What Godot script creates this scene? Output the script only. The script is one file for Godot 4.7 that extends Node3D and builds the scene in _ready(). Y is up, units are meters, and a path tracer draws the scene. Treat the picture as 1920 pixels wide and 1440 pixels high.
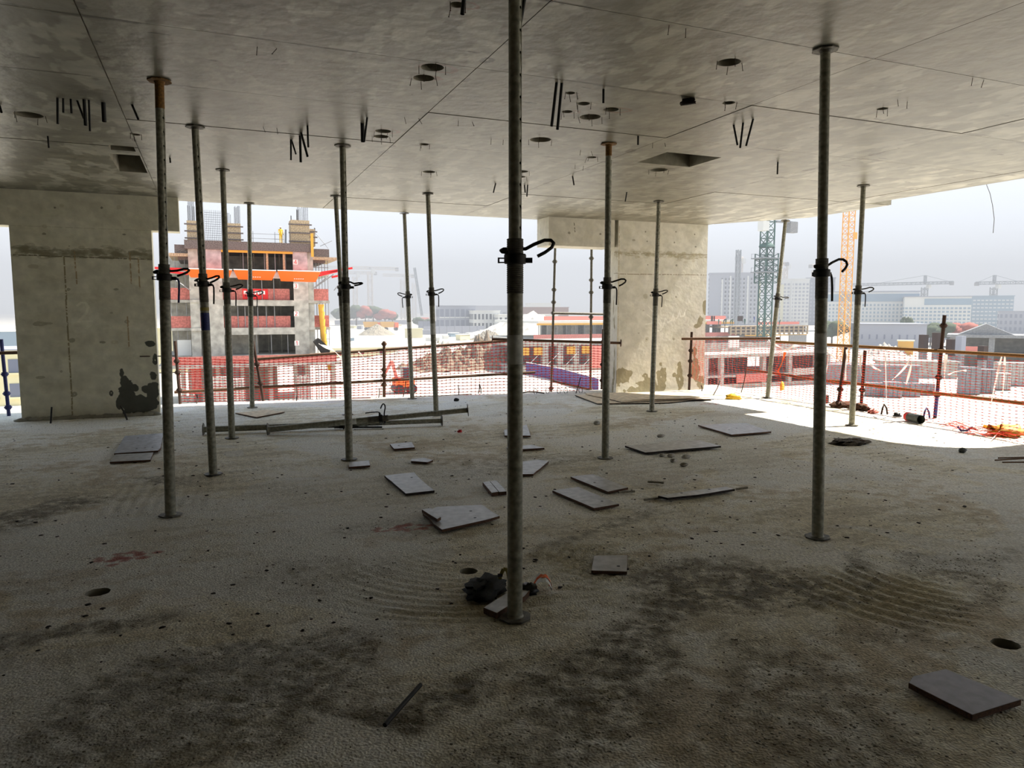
extends Node3D

const CEILING_HEIGHT := 3.2
var M := {}
var names := {}
var floor_noise := FastNoiseLite.new()
var fine_noise := FastNoiseLite.new()
var rng := RandomNumberGenerator.new()

# ---------------------------------------------------------------- mesh helper
class Geo:
	var v := PackedVector3Array()
	var n := PackedVector3Array()
	var i := PackedInt32Array()

	func tri(a: Vector3, b: Vector3, c: Vector3, na: Vector3, nb: Vector3, nc: Vector3) -> void:
		var k := v.size()
		if (b - a).cross(c - a).dot(na + nb + nc) > 0.0:
			v.append_array([a, c, b])
			n.append_array([na, nc, nb])
		else:
			v.append_array([a, b, c])
			n.append_array([na, nb, nc])
		i.append_array([k, k + 1, k + 2])

	func flat(a: Vector3, b: Vector3, c: Vector3, toward: Vector3) -> void:
		var m := (b - a).cross(c - a).normalized()
		if m.dot(toward) < 0.0:
			m = -m
		tri(a, b, c, m, m, m)

	func quad(a: Vector3, b: Vector3, c: Vector3, d: Vector3, m: Vector3) -> void:
		tri(a, b, c, m, m, m)
		tri(a, c, d, m, m, m)

	func quads(a: Vector3, b: Vector3, c: Vector3, d: Vector3, na: Vector3, nb: Vector3, nc: Vector3, nd: Vector3) -> void:
		tri(a, b, c, na, nb, nc)
		tri(a, c, d, na, nc, nd)

	func box(c: Vector3, size: Vector3, b := Basis()) -> void:
		var h := size * 0.5
		for ax in 3:
			for s in [-1.0, 1.0]:
				var u := Vector3.ZERO
				var w := Vector3.ZERO
				var m := Vector3.ZERO
				m[ax] = s
				u[(ax + 1) % 3] = h[(ax + 1) % 3]
				w[(ax + 2) % 3] = h[(ax + 2) % 3]
				var o := m * h[ax]
				quad(c + b * (o - u - w), c + b * (o + u - w), c + b * (o + u + w), c + b * (o - u + w), b * m)

	func span(lo: Vector3, hi: Vector3) -> void:
		box((lo + hi) * 0.5, hi - lo)

	func beam(a: Vector3, b: Vector3, w: float, h: float) -> void:
		var y := (b - a).normalized()
		var x := y.cross(Vector3.UP if absf(y.y) < 0.95 else Vector3.RIGHT).normalized()
		box((a + b) * 0.5, Vector3(w, a.distance_to(b), h), Basis(x, y, x.cross(y)))

	func tube(a: Vector3, b: Vector3, ra: float, rb: float, sides := 12, caps := true) -> void:
		var y := (b - a).normalized()
		var x := y.cross(Vector3.UP if absf(y.y) < 0.95 else Vector3.RIGHT).normalized()
		var z := x.cross(y)
		for k in sides:
			var t0 := TAU * k / sides
			var t1 := TAU * (k + 1) / sides
			var d0 := x * cos(t0) + z * sin(t0)
			var d1 := x * cos(t1) + z * sin(t1)
			quads(a + d0 * ra, a + d1 * ra, b + d1 * rb, b + d0 * rb, d0, d1, d1, d0)
			if caps:
				tri(a, a + d0 * ra, a + d1 * ra, -y, -y, -y)
				tri(b, b + d0 * rb, b + d1 * rb, y, y, y)

	func path(pts: PackedVector3Array, r: float, sides := 8) -> void:
		var x := Vector3.ZERO
		var rings: Array[PackedVector3Array] = []
		var dirs: Array[PackedVector3Array] = []
		for k in pts.size():
			var y := (pts[mini(k + 1, pts.size() - 1)] - pts[maxi(k - 1, 0)]).normalized()
			if k == 0:
				x = y.cross(Vector3.UP if absf(y.y) < 0.9 else Vector3.RIGHT).normalized()
			else:
				x = (x - y * x.dot(y)).normalized()
			var z := x.cross(y)
			var ring := PackedVector3Array()
			var dir := PackedVector3Array()
			for s in sides:
				var d := x * cos(TAU * s / sides) + z * sin(TAU * s / sides)
				dir.append(d)
				ring.append(pts[k] + d * r)
			rings.append(ring)
			dirs.append(dir)
		for k in pts.size() - 1:
			for s in sides:
				var q := (s + 1) % sides
				quads(rings[k][s], rings[k][q], rings[k + 1][q], rings[k + 1][s], dirs[k][s], dirs[k][q], dirs[k + 1][q], dirs[k + 1][s])
		var e := pts.size() - 1
		for s in sides:
			var q := (s + 1) % sides
			flat(pts[0], rings[0][s], rings[0][q], pts[0] - pts[1])
			flat(pts[e], rings[e][s], rings[e][q], pts[e] - pts[e - 1])

	func lathe(o: Vector3, prof: PackedVector2Array, sides := 20, b := Basis()) -> void:
		for k in prof.size() - 1:
			var p := prof[k]
			var q := prof[k + 1]
			var m2 := Vector2(q.y - p.y, p.x - q.x).normalized()
			for s in sides:
				var t0 := TAU * s / sides
				var t1 := TAU * (s + 1) / sides
				var d0 := Vector3(cos(t0), 0, sin(t0))
				var d1 := Vector3(cos(t1), 0, sin(t1))
				var n0 := b * (d0 * m2.x + Vector3(0, m2.y, 0))
				var n1 := b * (d1 * m2.x + Vector3(0, m2.y, 0))
				var a0 := o + b * (d0 * p.x + Vector3(0, p.y, 0))
				var a1 := o + b * (d1 * p.x + Vector3(0, p.y, 0))
				var b0 := o + b * (d0 * q.x + Vector3(0, q.y, 0))
				var b1 := o + b * (d1 * q.x + Vector3(0, q.y, 0))
				if p.x > 1e-5:
					tri(a0, a1, b1, n0, n1, n1)
				if q.x > 1e-5:
					tri(a0, b1, b0, n0, n1, n0)

	func prism(poly: PackedVector2Array, y0: float, y1: float, xf := Transform3D(), sides_only := false, top_only := false) -> void:
		if not sides_only:
			var t := Geometry2D.triangulate_polygon(poly)
			for k in range(0, t.size(), 3):
				var p := [poly[t[k]], poly[t[k + 1]], poly[t[k + 2]]]
				for y in ([y1] if top_only else [y0, y1]):
					var m := xf.basis * Vector3(0, 1 if y == y1 else -1, 0)
					tri(xf * Vector3(p[0].x, y, p[0].y), xf * Vector3(p[1].x, y, p[1].y), xf * Vector3(p[2].x, y, p[2].y), m, m, m)
		if top_only:
			return
		var cw := -1.0 if Geometry2D.is_polygon_clockwise(poly) else 1.0
		for k in poly.size():
			var a := poly[k]
			var c := poly[(k + 1) % poly.size()]
			var e := (c - a).normalized()
			var m := xf.basis * Vector3(e.y, 0, -e.x) * cw
			quad(xf * Vector3(a.x, y0, a.y), xf * Vector3(c.x, y0, c.y), xf * Vector3(c.x, y1, c.y), xf * Vector3(a.x, y1, a.y), m)

	func blob(c: Vector3, r: Vector3, noise: FastNoiseLite, amount: float, rings := 8, b := Basis(), floor_at := -1e9) -> void:
		var around := rings * 2
		var pts: Array[PackedVector3Array] = []
		for k in rings + 1:
			var row := PackedVector3Array()
			for s in around + 1:
				var th := PI * k / rings
				var ph := TAU * (s % around) / around
				var d := Vector3(sin(th) * cos(ph), cos(th), sin(th) * sin(ph))
				var q := c + b * (d * r * (1.0 + amount * noise.get_noise_3dv(d * 100.0 + c * 37.0)))
				q.y = maxf(q.y, floor_at)
				row.append(q)
			pts.append(row)
		for k in rings:
			for s in around:
				var m0 := (pts[k][s] - c) / (r * r)
				var m1 := (pts[k][s + 1] - c) / (r * r)
				var m2 := (pts[k + 1][s + 1] - c) / (r * r)
				var m3 := (pts[k + 1][s] - c) / (r * r)
				quads(pts[k][s], pts[k][s + 1], pts[k + 1][s + 1], pts[k + 1][s], m0.normalized(), m1.normalized(), m2.normalized(), m3.normalized())

	func ribbon(pts: PackedVector3Array, side: Vector3, w: float, thick: float) -> void:
		for k in pts.size() - 1:
			var a := pts[k]
			var c := pts[k + 1]
			var y := (c - a).normalized()
			var x := (side - y * side.dot(y)).normalized()
			var z := x.cross(y)
			box((a + c) * 0.5, Vector3(w, a.distance_to(c) + thick, thick), Basis(x, y, z))

	func mesh() -> ArrayMesh:
		var a := []
		a.resize(Mesh.ARRAY_MAX)
		a[Mesh.ARRAY_VERTEX] = v
		a[Mesh.ARRAY_NORMAL] = n
		a[Mesh.ARRAY_INDEX] = i
		var m := ArrayMesh.new()
		m.add_surface_from_arrays(Mesh.PRIMITIVE_TRIANGLES, a)
		return m


# ---------------------------------------------------------------- naming and adding
func numbered(called: String) -> String:
	var k: int = names.get(called, 0)
	names[called] = k + 1
	return called if k == 0 else "%s_%03d" % [called, k]


func tag(o: Node, label: String, category: String, group := "") -> Node:
	o.set_meta("label", label)
	o.set_meta("category", category)
	if group:
		o.set_meta("group", group)
	return o


func thing(called: String, label: String, category: String, at := Vector3.ZERO, group := "") -> Node3D:
	var o := Node3D.new()
	o.name = numbered(called)
	o.position = at
	add_child(o)
	tag(o, label, category, group)
	return o


func put(called: String, g: Geo, material: Material, parent: Node = null) -> MeshInstance3D:
	var o := MeshInstance3D.new()
	o.mesh = g.mesh()
	o.material_override = material
	if parent == null:
		o.name = numbered(called)
		add_child(o)
	else:
		o.name = called
		parent.add_child(o, true)
	return o


func one(called: String, label: String, category: String, g: Geo, material: Material, group := "") -> MeshInstance3D:
	var o := put(called, g, material)
	tag(o, label, category, group)
	return o


func kind(o: Node, k: String) -> Node:
	o.set_meta("kind", k)
	return o


func stuff_part(called: String, g: Geo, material: Material, parent: Node) -> MeshInstance3D:
	var o := put(called, g, material, parent)
	o.set_meta("kind", "stuff")
	return o


# ---------------------------------------------------------------- materials
func noise_tex(frequency: float, lo: float, hi: float, octaves := 4, seed_at := 1, size := 512, cell := false) -> NoiseTexture2D:
	var f := FastNoiseLite.new()
	f.seed = seed_at
	f.noise_type = FastNoiseLite.TYPE_CELLULAR if cell else FastNoiseLite.TYPE_SIMPLEX_SMOOTH
	f.frequency = frequency
	f.fractal_octaves = octaves
	var t := NoiseTexture2D.new()
	t.width = size
	t.height = size
	t.seamless = true
	t.noise = f
	var ramp := Gradient.new()
	ramp.set_color(0, Color(lo, lo, lo))
	ramp.set_color(1, Color(hi, hi, hi))
	t.color_ramp = ramp
	return t


func mat(c: Color, rough := 0.85, metal := 0.0, tex: Texture2D = null, scale := 1.0, bump: Texture2D = null, relief := 0.0) -> StandardMaterial3D:
	var m := StandardMaterial3D.new()
	m.albedo_color = c
	m.roughness = rough
	m.metallic = metal
	if tex or bump:
		m.uv1_triplanar = true
		m.uv1_world_triplanar = true
		m.uv1_scale = Vector3.ONE * scale
	if tex:
		m.albedo_texture = tex
	if bump:
		m.heightmap_enabled = true
		m.heightmap_texture = bump
		m.heightmap_scale = relief
	return m


func paint_over(m: StandardMaterial3D, im: Image, scale: Vector3, offset: Vector3) -> void:
	m.detail_enabled = true
	m.detail_albedo = ImageTexture.create_from_image(im)
	m.detail_blend_mode = BaseMaterial3D.BLEND_MODE_MUL
	m.detail_uv_layer = BaseMaterial3D.DETAIL_UV_2
	m.uv2_triplanar = true
	m.uv2_world_triplanar = true
	m.uv2_scale = scale
	m.uv2_offset = offset


func lerp3(a: Color, b: Color, t: float) -> Color:
	return a.lerp(b, clampf(t, 0.0, 1.0))


func stroke(im: Image, pts: PackedVector2Array, w: float, c: Color, ragged := 0.35) -> void:
	for k in pts.size() - 1:
		var steps := int(pts[k].distance_to(pts[k + 1]) * 1.5) + 1
		for s in steps:
			var p := pts[k].lerp(pts[k + 1], float(s) / steps)
			for dx in range(-int(w) - 1, int(w) + 2):
				for dy in range(-int(w) - 1, int(w) + 2):
					var q := Vector2i(int(p.x) + dx, int(p.y) + dy)
					if q.x < 0 or q.y < 0 or q.x >= im.get_width() or q.y >= im.get_height():
						continue
					if Vector2(dx, dy).length() < w * 0.5 + 0.4 and fine_noise.get_noise_2d(q.x * 5.0, q.y * 5.0) > ragged - 0.6:
						im.set_pixelv(q, lerp3(im.get_pixelv(q), c, c.a))


func splotch(im: Image, c: Vector2, r: Vector2, tint: Color, edge := 0.5, ring := 0.0) -> void:
	for x in range(maxi(0, int(c.x - r.x * 1.7)), mini(im.get_width(), int(c.x + r.x * 1.7) + 1)):
		for y in range(maxi(0, int(c.y - r.y * 1.7)), mini(im.get_height(), int(c.y + r.y * 1.7) + 1)):
			var d := Vector2((x - c.x) / r.x, (y - c.y) / r.y).length() + edge * fine_noise.get_noise_2d(x * 1.3, y * 1.3)
			if d < 1.0 and d > ring:
				im.set_pixel(x, y, lerp3(im.get_pixel(x, y), tint, tint.a))


func make_materials() -> void:
	var mottle := noise_tex(0.012, 0.72, 1.0, 5, 3)
	var speck := noise_tex(0.05, 0.55, 1.05, 4, 5)
	var grain := noise_tex(0.03, 0.0, 1.0, 5, 8)
	var pits := noise_tex(0.06, 0.0, 1.0, 3, 11, 512, true)
	var soft := noise_tex(0.012, 0.88, 1.0, 5, 4)
	var rough_floor := noise_tex(0.09, 0.74, 1.04, 4, 6)
	var floor_grain := noise_tex(0.16, 0.0, 1.0, 4, 7)
	M.mottle = mottle
	M.speck = speck
	M.grain = grain
	M.floor = mat(Color(1.0, 0.99, 0.95), 0.8, 0.0, rough_floor, 0.8, floor_grain, 0.45)
	M.soffit = mat(Color(0.74, 0.735, 0.685), 0.4, 0.0, mottle, 0.45, grain, 0.25)
	M.slab = mat(Color(0.66, 0.64, 0.57), 0.85, 0.0, mottle, 0.6, grain, 0.4)
	M.wall = mat(Color(0.9, 0.88, 0.8), 0.75, 0.0, soft, 0.7, grain, 0.2)
	M.back = mat(Color(0.72, 0.7, 0.64), 0.9, 0.0, mottle, 0.5)
	M.galvanized = mat(Color(0.68, 0.67, 0.59), 0.5, 0.1, noise_tex(0.02, 0.55, 1.0, 5, 21), 2.2, grain, 0.03)
	M.galvanized_dark = mat(Color(0.5, 0.48, 0.42), 0.6, 0.1, noise_tex(0.02, 0.5, 1.0, 5, 22), 2.2)
	M.iron = mat(Color(0.2, 0.19, 0.18), 0.6, 0.5, mottle, 3.0)
	M.rust = mat(Color(0.46, 0.33, 0.24), 0.85, 0.1, speck, 1.5)
	M.rust_dark = mat(Color(0.3, 0.2, 0.15), 0.8, 0.2, speck, 2.0)
	M.ochre_rust = mat(Color(0.58, 0.42, 0.2), 0.85, 0.1, speck, 2.0)
	M.tape = mat(Color(0.93, 0.93, 0.9), 0.7, 0.0, mottle, 3.0)
	M.blue_paint = mat(Color(0.2, 0.23, 0.5), 0.6, 0.1, speck, 2.0)
	M.yellow_paint = mat(Color(0.55, 0.5, 0.25), 0.7)
	M.conduit = mat(Color(0.045, 0.045, 0.05), 0.45)
	M.film = mat(Color(0.8, 0.795, 0.79), 0.42, 0.0, mottle, 1.6, grain, 0.05)
	M.film_blue = mat(Color(0.82, 0.83, 0.87), 0.4, 0.0, mottle, 1.6)
	M.core = mat(Color(0.42, 0.29, 0.2), 0.9, 0.0, speck, 3.0)
	M.core_dark = mat(Color(0.2, 0.15, 0.12), 0.9, 0.0, speck, 3.0)
	M.ply = mat(Color(0.95, 0.86, 0.72), 0.8, 0.0, mottle, 1.2)
	M.black_plastic = mat(Color(0.05, 0.05, 0.05), 0.5)
	M.mesh = mat(Color(0.9, 0.24, 0.12), 0.6)
	M.mesh.backlight_enabled = true
	M.mesh.backlight = Color(0.5, 0.11, 0.05)
	M.mesh_dark = mat(Color(0.9, 0.15, 0.12), 0.6)
	M.mesh_dark.backlight_enabled = true
	M.mesh_dark.backlight = Color(0.55, 0.08, 0.06)
	M.shred = mat(Color(0.95, 0.94, 0.93), 0.5)
	M.shred.backlight_enabled = true
	M.shred.backlight = Color(1.0, 0.97, 0.95)
	M.orange = mat(Color(0.95, 0.42, 0.1), 0.6)
	M.amber = mat(Color(0.85, 0.6, 0.12), 0.6, 0.0, mottle, 4.0)
	M.yellow_bag = mat(Color(0.85, 0.68, 0.15), 0.5)
	M.white = mat(Color(0.88, 0.88, 0.86), 0.6)
	M.red = mat(Color(0.85, 0.1, 0.1), 0.6)
	M.rag = mat(Color(0.24, 0.24, 0.23), 0.95, 0.0, speck, 4.0)
	M.pipe = mat(Color(0.3, 0.32, 0.29), 0.6, 0.0, mottle, 3.0)
	M.stone = mat(Color(0.86, 0.84, 0.78), 0.9, 0.0, speck, 4.0)
	M.stone_dark = mat(Color(0.72, 0.69, 0.62), 0.9, 0.0, speck, 4.0)
	M.dirt = mat(Color(0.42, 0.37, 0.3), 0.95, 0.0, speck, 3.0, grain, 2.0)
	M.wood = mat(Color(0.5, 0.38, 0.26), 0.85, 0.0, speck, 2.0)
	# outside
	M.sand = mat(Color(0.84, 0.815, 0.76), 0.95, 0.0, noise_tex(0.01, 0.8, 1.0, 5, 31), 0.02)
	M.sand_dark = mat(Color(0.68, 0.64, 0.56), 0.95, 0.0, noise_tex(0.015, 0.75, 1.0, 5, 32), 0.06)
	M.spoil = mat(Color(0.7, 0.62, 0.52), 0.95, 0.0, noise_tex(0.02, 0.55, 1.0, 5, 33), 0.06)
	M.render_light = mat(Color(0.8, 0.76, 0.72), 0.85, 0.0, mottle, 0.15)
	M.render_grey = mat(Color(0.76, 0.745, 0.7), 0.85, 0.0, mottle, 0.15)
	M.pink_wall = mat(Color(0.8, 0.74, 0.74), 0.85, 0.0, mottle, 0.15)
	M.formwork = mat(Color(0.84, 0.74, 0.6), 0.9, 0.0, speck, 0.3)
	M.formwork_dark = mat(Color(0.5, 0.45, 0.43), 0.9, 0.0, speck, 0.3)
	M.beam_yellow = mat(Color(0.82, 0.62, 0.22), 0.7)
	M.net_red = mat(Color(0.86, 0.52, 0.47), 0.8, 0.0, mottle, 0.5)
	M.net_red.backlight_enabled = true
	M.net_red.backlight = Color(0.3, 0.08, 0.06)
	M.barrier_red = mat(Color(0.88, 0.52, 0.46), 0.6)
	M.steel = mat(Color(0.55, 0.55, 0.55), 0.5, 0.5)
	M.rebar = mat(Color(0.3, 0.3, 0.3), 0.7, 0.3)
	M.hoarding = mat(Color(0.3, 0.24, 0.55), 0.6, 0.0, mottle, 0.2)
	M.cream = mat(Color(0.84, 0.81, 0.66), 0.8)
	M.building_white = mat(Color(0.82, 0.82, 0.8), 0.8)
	M.building_grey = mat(Color(0.58, 0.59, 0.63), 0.8)
	M.building_dark = mat(Color(0.44, 0.46, 0.52), 0.8)
	M.building_blue = mat(Color(0.5, 0.58, 0.64), 0.5)
	M.window = mat(Color(0.16, 0.19, 0.23), 0.25)
	M.roof_brown = mat(Color(0.5, 0.36, 0.3), 0.8)
	M.crane_green = mat(Color(0.1, 0.3, 0.26), 0.6)
	M.crane_yellow = mat(Color(0.88, 0.64, 0.3), 0.6)
	M.crane_white = mat(Color(0.8, 0.76, 0.72), 0.6)
	M.crane_grey = mat(Color(0.5, 0.52, 0.54), 0.6)
	M.leaf = mat(Color(0.3, 0.36, 0.2), 0.9, 0.0, speck, 0.2)
	M.blossom = mat(Color(0.74, 0.4, 0.32), 0.9, 0.0, speck, 0.2)
	M.coverall_green = mat(Color(0.08, 0.33, 0.25), 0.9)
	M.coverall_blue = mat(Color(0.12, 0.25, 0.6), 0.9)
	M.coverall_dark = mat(Color(0.17, 0.2, 0.26), 0.9)
	M.skin = mat(Color(0.4, 0.26, 0.18), 0.7)
	M.grey_block = mat(Color(0.62, 0.62, 0.62), 0.9, 0.0, mottle, 0.4)
	M.white_block = mat(Color(0.8, 0.78, 0.74), 0.9, 0.0, mottle, 0.4)



const HAZE := 0.0017


func _ready() -> void:
	rng.seed = 20
	floor_noise.seed = 5
	floor_noise.frequency = 0.012
	floor_noise.fractal_octaves = 4
	fine_noise.seed = 9
	fine_noise.frequency = 0.02
	fine_noise.fractal_octaves = 3
	# camera
	var cam := Camera3D.new()
	cam.name = "camera"
	cam.position = Vector3(0, 1.535, 0)
	cam.rotation_degrees = Vector3(-5.713, -22.477, 0.0)
	cam.fov = 55.68
	cam.near = 0.05
	cam.far = 6000.0
	add_child(cam)
	cam.current = true
	# sky and exposure
	var sky := ProceduralSkyMaterial.new()
	sky.sky_top_color = Color(0.66, 0.74, 0.84)
	sky.sky_horizon_color = Color(0.93, 0.945, 0.965)
	sky.sky_curve = 0.25
	sky.ground_bottom_color = Color(0.7, 0.66, 0.58)
	sky.ground_horizon_color = Color(0.9, 0.91, 0.92)
	sky.sun_angle_max = 12.0
	var env := Environment.new()
	env.background_mode = Environment.BG_SKY
	env.sky = Sky.new()
	env.sky.sky_material = sky
	env.background_energy_multiplier = 0.78
	env.tonemap_mode = Environment.TONE_MAPPER_LINEAR
	env.tonemap_exposure = 2.45
	env.volumetric_fog_enabled = true
	env.volumetric_fog_density = 0.0
	env.sdfgi_enabled = true
	env.ssao_enabled = true
	env.ssil_enabled = true
	var we := WorldEnvironment.new()
	we.name = "surroundings"
	we.environment = env
	add_child(we)
	# the high hazy sun, from the right
	var sun := DirectionalLight3D.new()
	sun.name = "sun"
	sun.light_color = Color(1.0, 0.97, 0.93)
	sun.light_energy = 1.75
	sun.light_angular_distance = 0.8
	sun.shadow_enabled = true
	add_child(sun)
	sun.look_at_from_position(Vector3(2.18, 3.2, 0.13), Vector3.ZERO, Vector3.UP)
	make_materials()
	build_floor()
	build_ceiling()
	build_walls()
	build_tower()
	build_site()
	build_props()
	build_boards()
	build_fences()
	build_stubs()
	build_litter()



# ---------------------------------------------------------------- floor
var floor_holes: Array[Vector3] = [Vector3(-0.628, -4.454, 0.062), Vector3(1.367, -3.982, 0.054), Vector3(3.365, -2.123, 0.06)]


func floor_edge(x: float) -> float:
	return lerpf(-13.3, -12.5, smoothstep(-0.5, 6.0, x)) + 0.05 * fine_noise.get_noise_2d(x * 60.0, 3.0)


# strength of the trowel combing and of the rough dark aggregate at a place on the floor
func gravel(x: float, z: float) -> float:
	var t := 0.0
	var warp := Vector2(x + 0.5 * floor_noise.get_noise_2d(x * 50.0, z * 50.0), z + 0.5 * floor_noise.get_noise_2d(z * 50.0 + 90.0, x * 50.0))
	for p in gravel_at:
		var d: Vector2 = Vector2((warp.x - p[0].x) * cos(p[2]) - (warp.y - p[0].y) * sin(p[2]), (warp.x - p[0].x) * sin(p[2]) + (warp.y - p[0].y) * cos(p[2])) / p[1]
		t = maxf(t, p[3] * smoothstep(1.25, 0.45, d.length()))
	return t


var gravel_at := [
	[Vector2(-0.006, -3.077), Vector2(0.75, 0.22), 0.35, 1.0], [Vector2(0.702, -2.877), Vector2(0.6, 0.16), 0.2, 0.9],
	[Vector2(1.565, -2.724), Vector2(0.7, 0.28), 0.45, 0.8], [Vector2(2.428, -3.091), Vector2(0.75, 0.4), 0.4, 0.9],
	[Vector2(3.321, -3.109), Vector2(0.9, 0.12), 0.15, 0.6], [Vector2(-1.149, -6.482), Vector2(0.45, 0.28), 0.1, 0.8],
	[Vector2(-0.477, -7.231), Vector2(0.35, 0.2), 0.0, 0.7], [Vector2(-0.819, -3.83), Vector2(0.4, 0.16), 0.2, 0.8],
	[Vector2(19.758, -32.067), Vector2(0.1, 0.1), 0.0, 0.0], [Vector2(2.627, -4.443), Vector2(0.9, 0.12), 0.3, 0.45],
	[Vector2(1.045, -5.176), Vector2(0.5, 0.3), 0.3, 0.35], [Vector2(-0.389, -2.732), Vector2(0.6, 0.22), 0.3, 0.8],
	[Vector2(1.013, -2.251), Vector2(0.9, 0.3), 0.4, 0.55], [Vector2(2.053, -2.047), Vector2(0.7, 0.3), 0.4, 0.45], [Vector2(-0.225, -2.766), Vector2(0.8, 0.3), 0.4, 0.6], [Vector2(3.345, -2.631), Vector2(0.6, 0.15), 0.3, 0.35], [Vector2(2.762, -6.678), Vector2(1.2, 0.5), 0.2, 0.3], [Vector2(0.42, -4.272), Vector2(0.5, 0.3), 0.2, 0.35], [Vector2(4.292, -2.851), Vector2(0.9, 0.16), 0.1, 0.5],  # rough aggregate, extended here also to darken the floor near the camera
]
var comb_centre: Vector2 = Vector2(1.635, -4.523)


func combing(x: float, z: float) -> float:
	# arcs left by a toothed trowel round one centre, and three straight passes
	var d := Vector2(x, z) - comb_centre
	var r := d.length() + 0.05 * floor_noise.get_noise_2d(x * 40.0, z * 40.0)
	var a := atan2(d.y, d.x)
	var h := 0.0
	var gate := smoothstep(-0.1, 0.25, floor_noise.get_noise_2d(x * 60.0 + 40.0, z * 60.0))
	h += sin(r * TAU / 0.075) * smoothstep(0.35, 0.5, r) * smoothstep(1.5, 1.1, r) * smoothstep(0.2, 0.7, a) * smoothstep(3.3, 2.9, a) * (0.35 + 0.65 * gate)
	var e := Vector2(x, z) - comb_left
	h += sin((e.x + 0.06 * e.y + 0.02 * floor_noise.get_noise_2d(x * 80.0, z * 30.0)) * TAU / 0.09) * smoothstep(1.5, 0.9, absf(e.x)) * smoothstep(1.0, 0.5, absf(e.y)) * (0.25 + 0.75 * gate)
	var f := Vector2(x, z) - comb_right
	var rr := (f - Vector2(0.9, -0.2)).length()
	h += sin(rr * TAU / 0.1) * smoothstep(0.6, 0.25, f.length())
	var g := Vector2(x, z) - comb_near
	h += sin((g.x - 0.25 * g.y) * TAU / 0.085) * smoothstep(0.55, 0.3, absf(g.x)) * smoothstep(0.4, 0.15, absf(g.y)) * (0.3 + 0.7 * gate)
	return h


var comb_left: Vector2 = Vector2(-0.331, -6.887)
var comb_right: Vector2 = Vector2(3.313, -2.803)
var comb_near: Vector2 = Vector2(-0.262, -3.431)


func floor_height(x: float, z: float) -> float:
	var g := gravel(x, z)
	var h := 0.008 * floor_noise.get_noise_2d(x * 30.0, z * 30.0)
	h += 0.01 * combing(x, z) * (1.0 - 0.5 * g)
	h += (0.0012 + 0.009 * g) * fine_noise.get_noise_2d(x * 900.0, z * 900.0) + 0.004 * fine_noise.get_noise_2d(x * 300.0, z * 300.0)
	return h - 0.004


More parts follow.
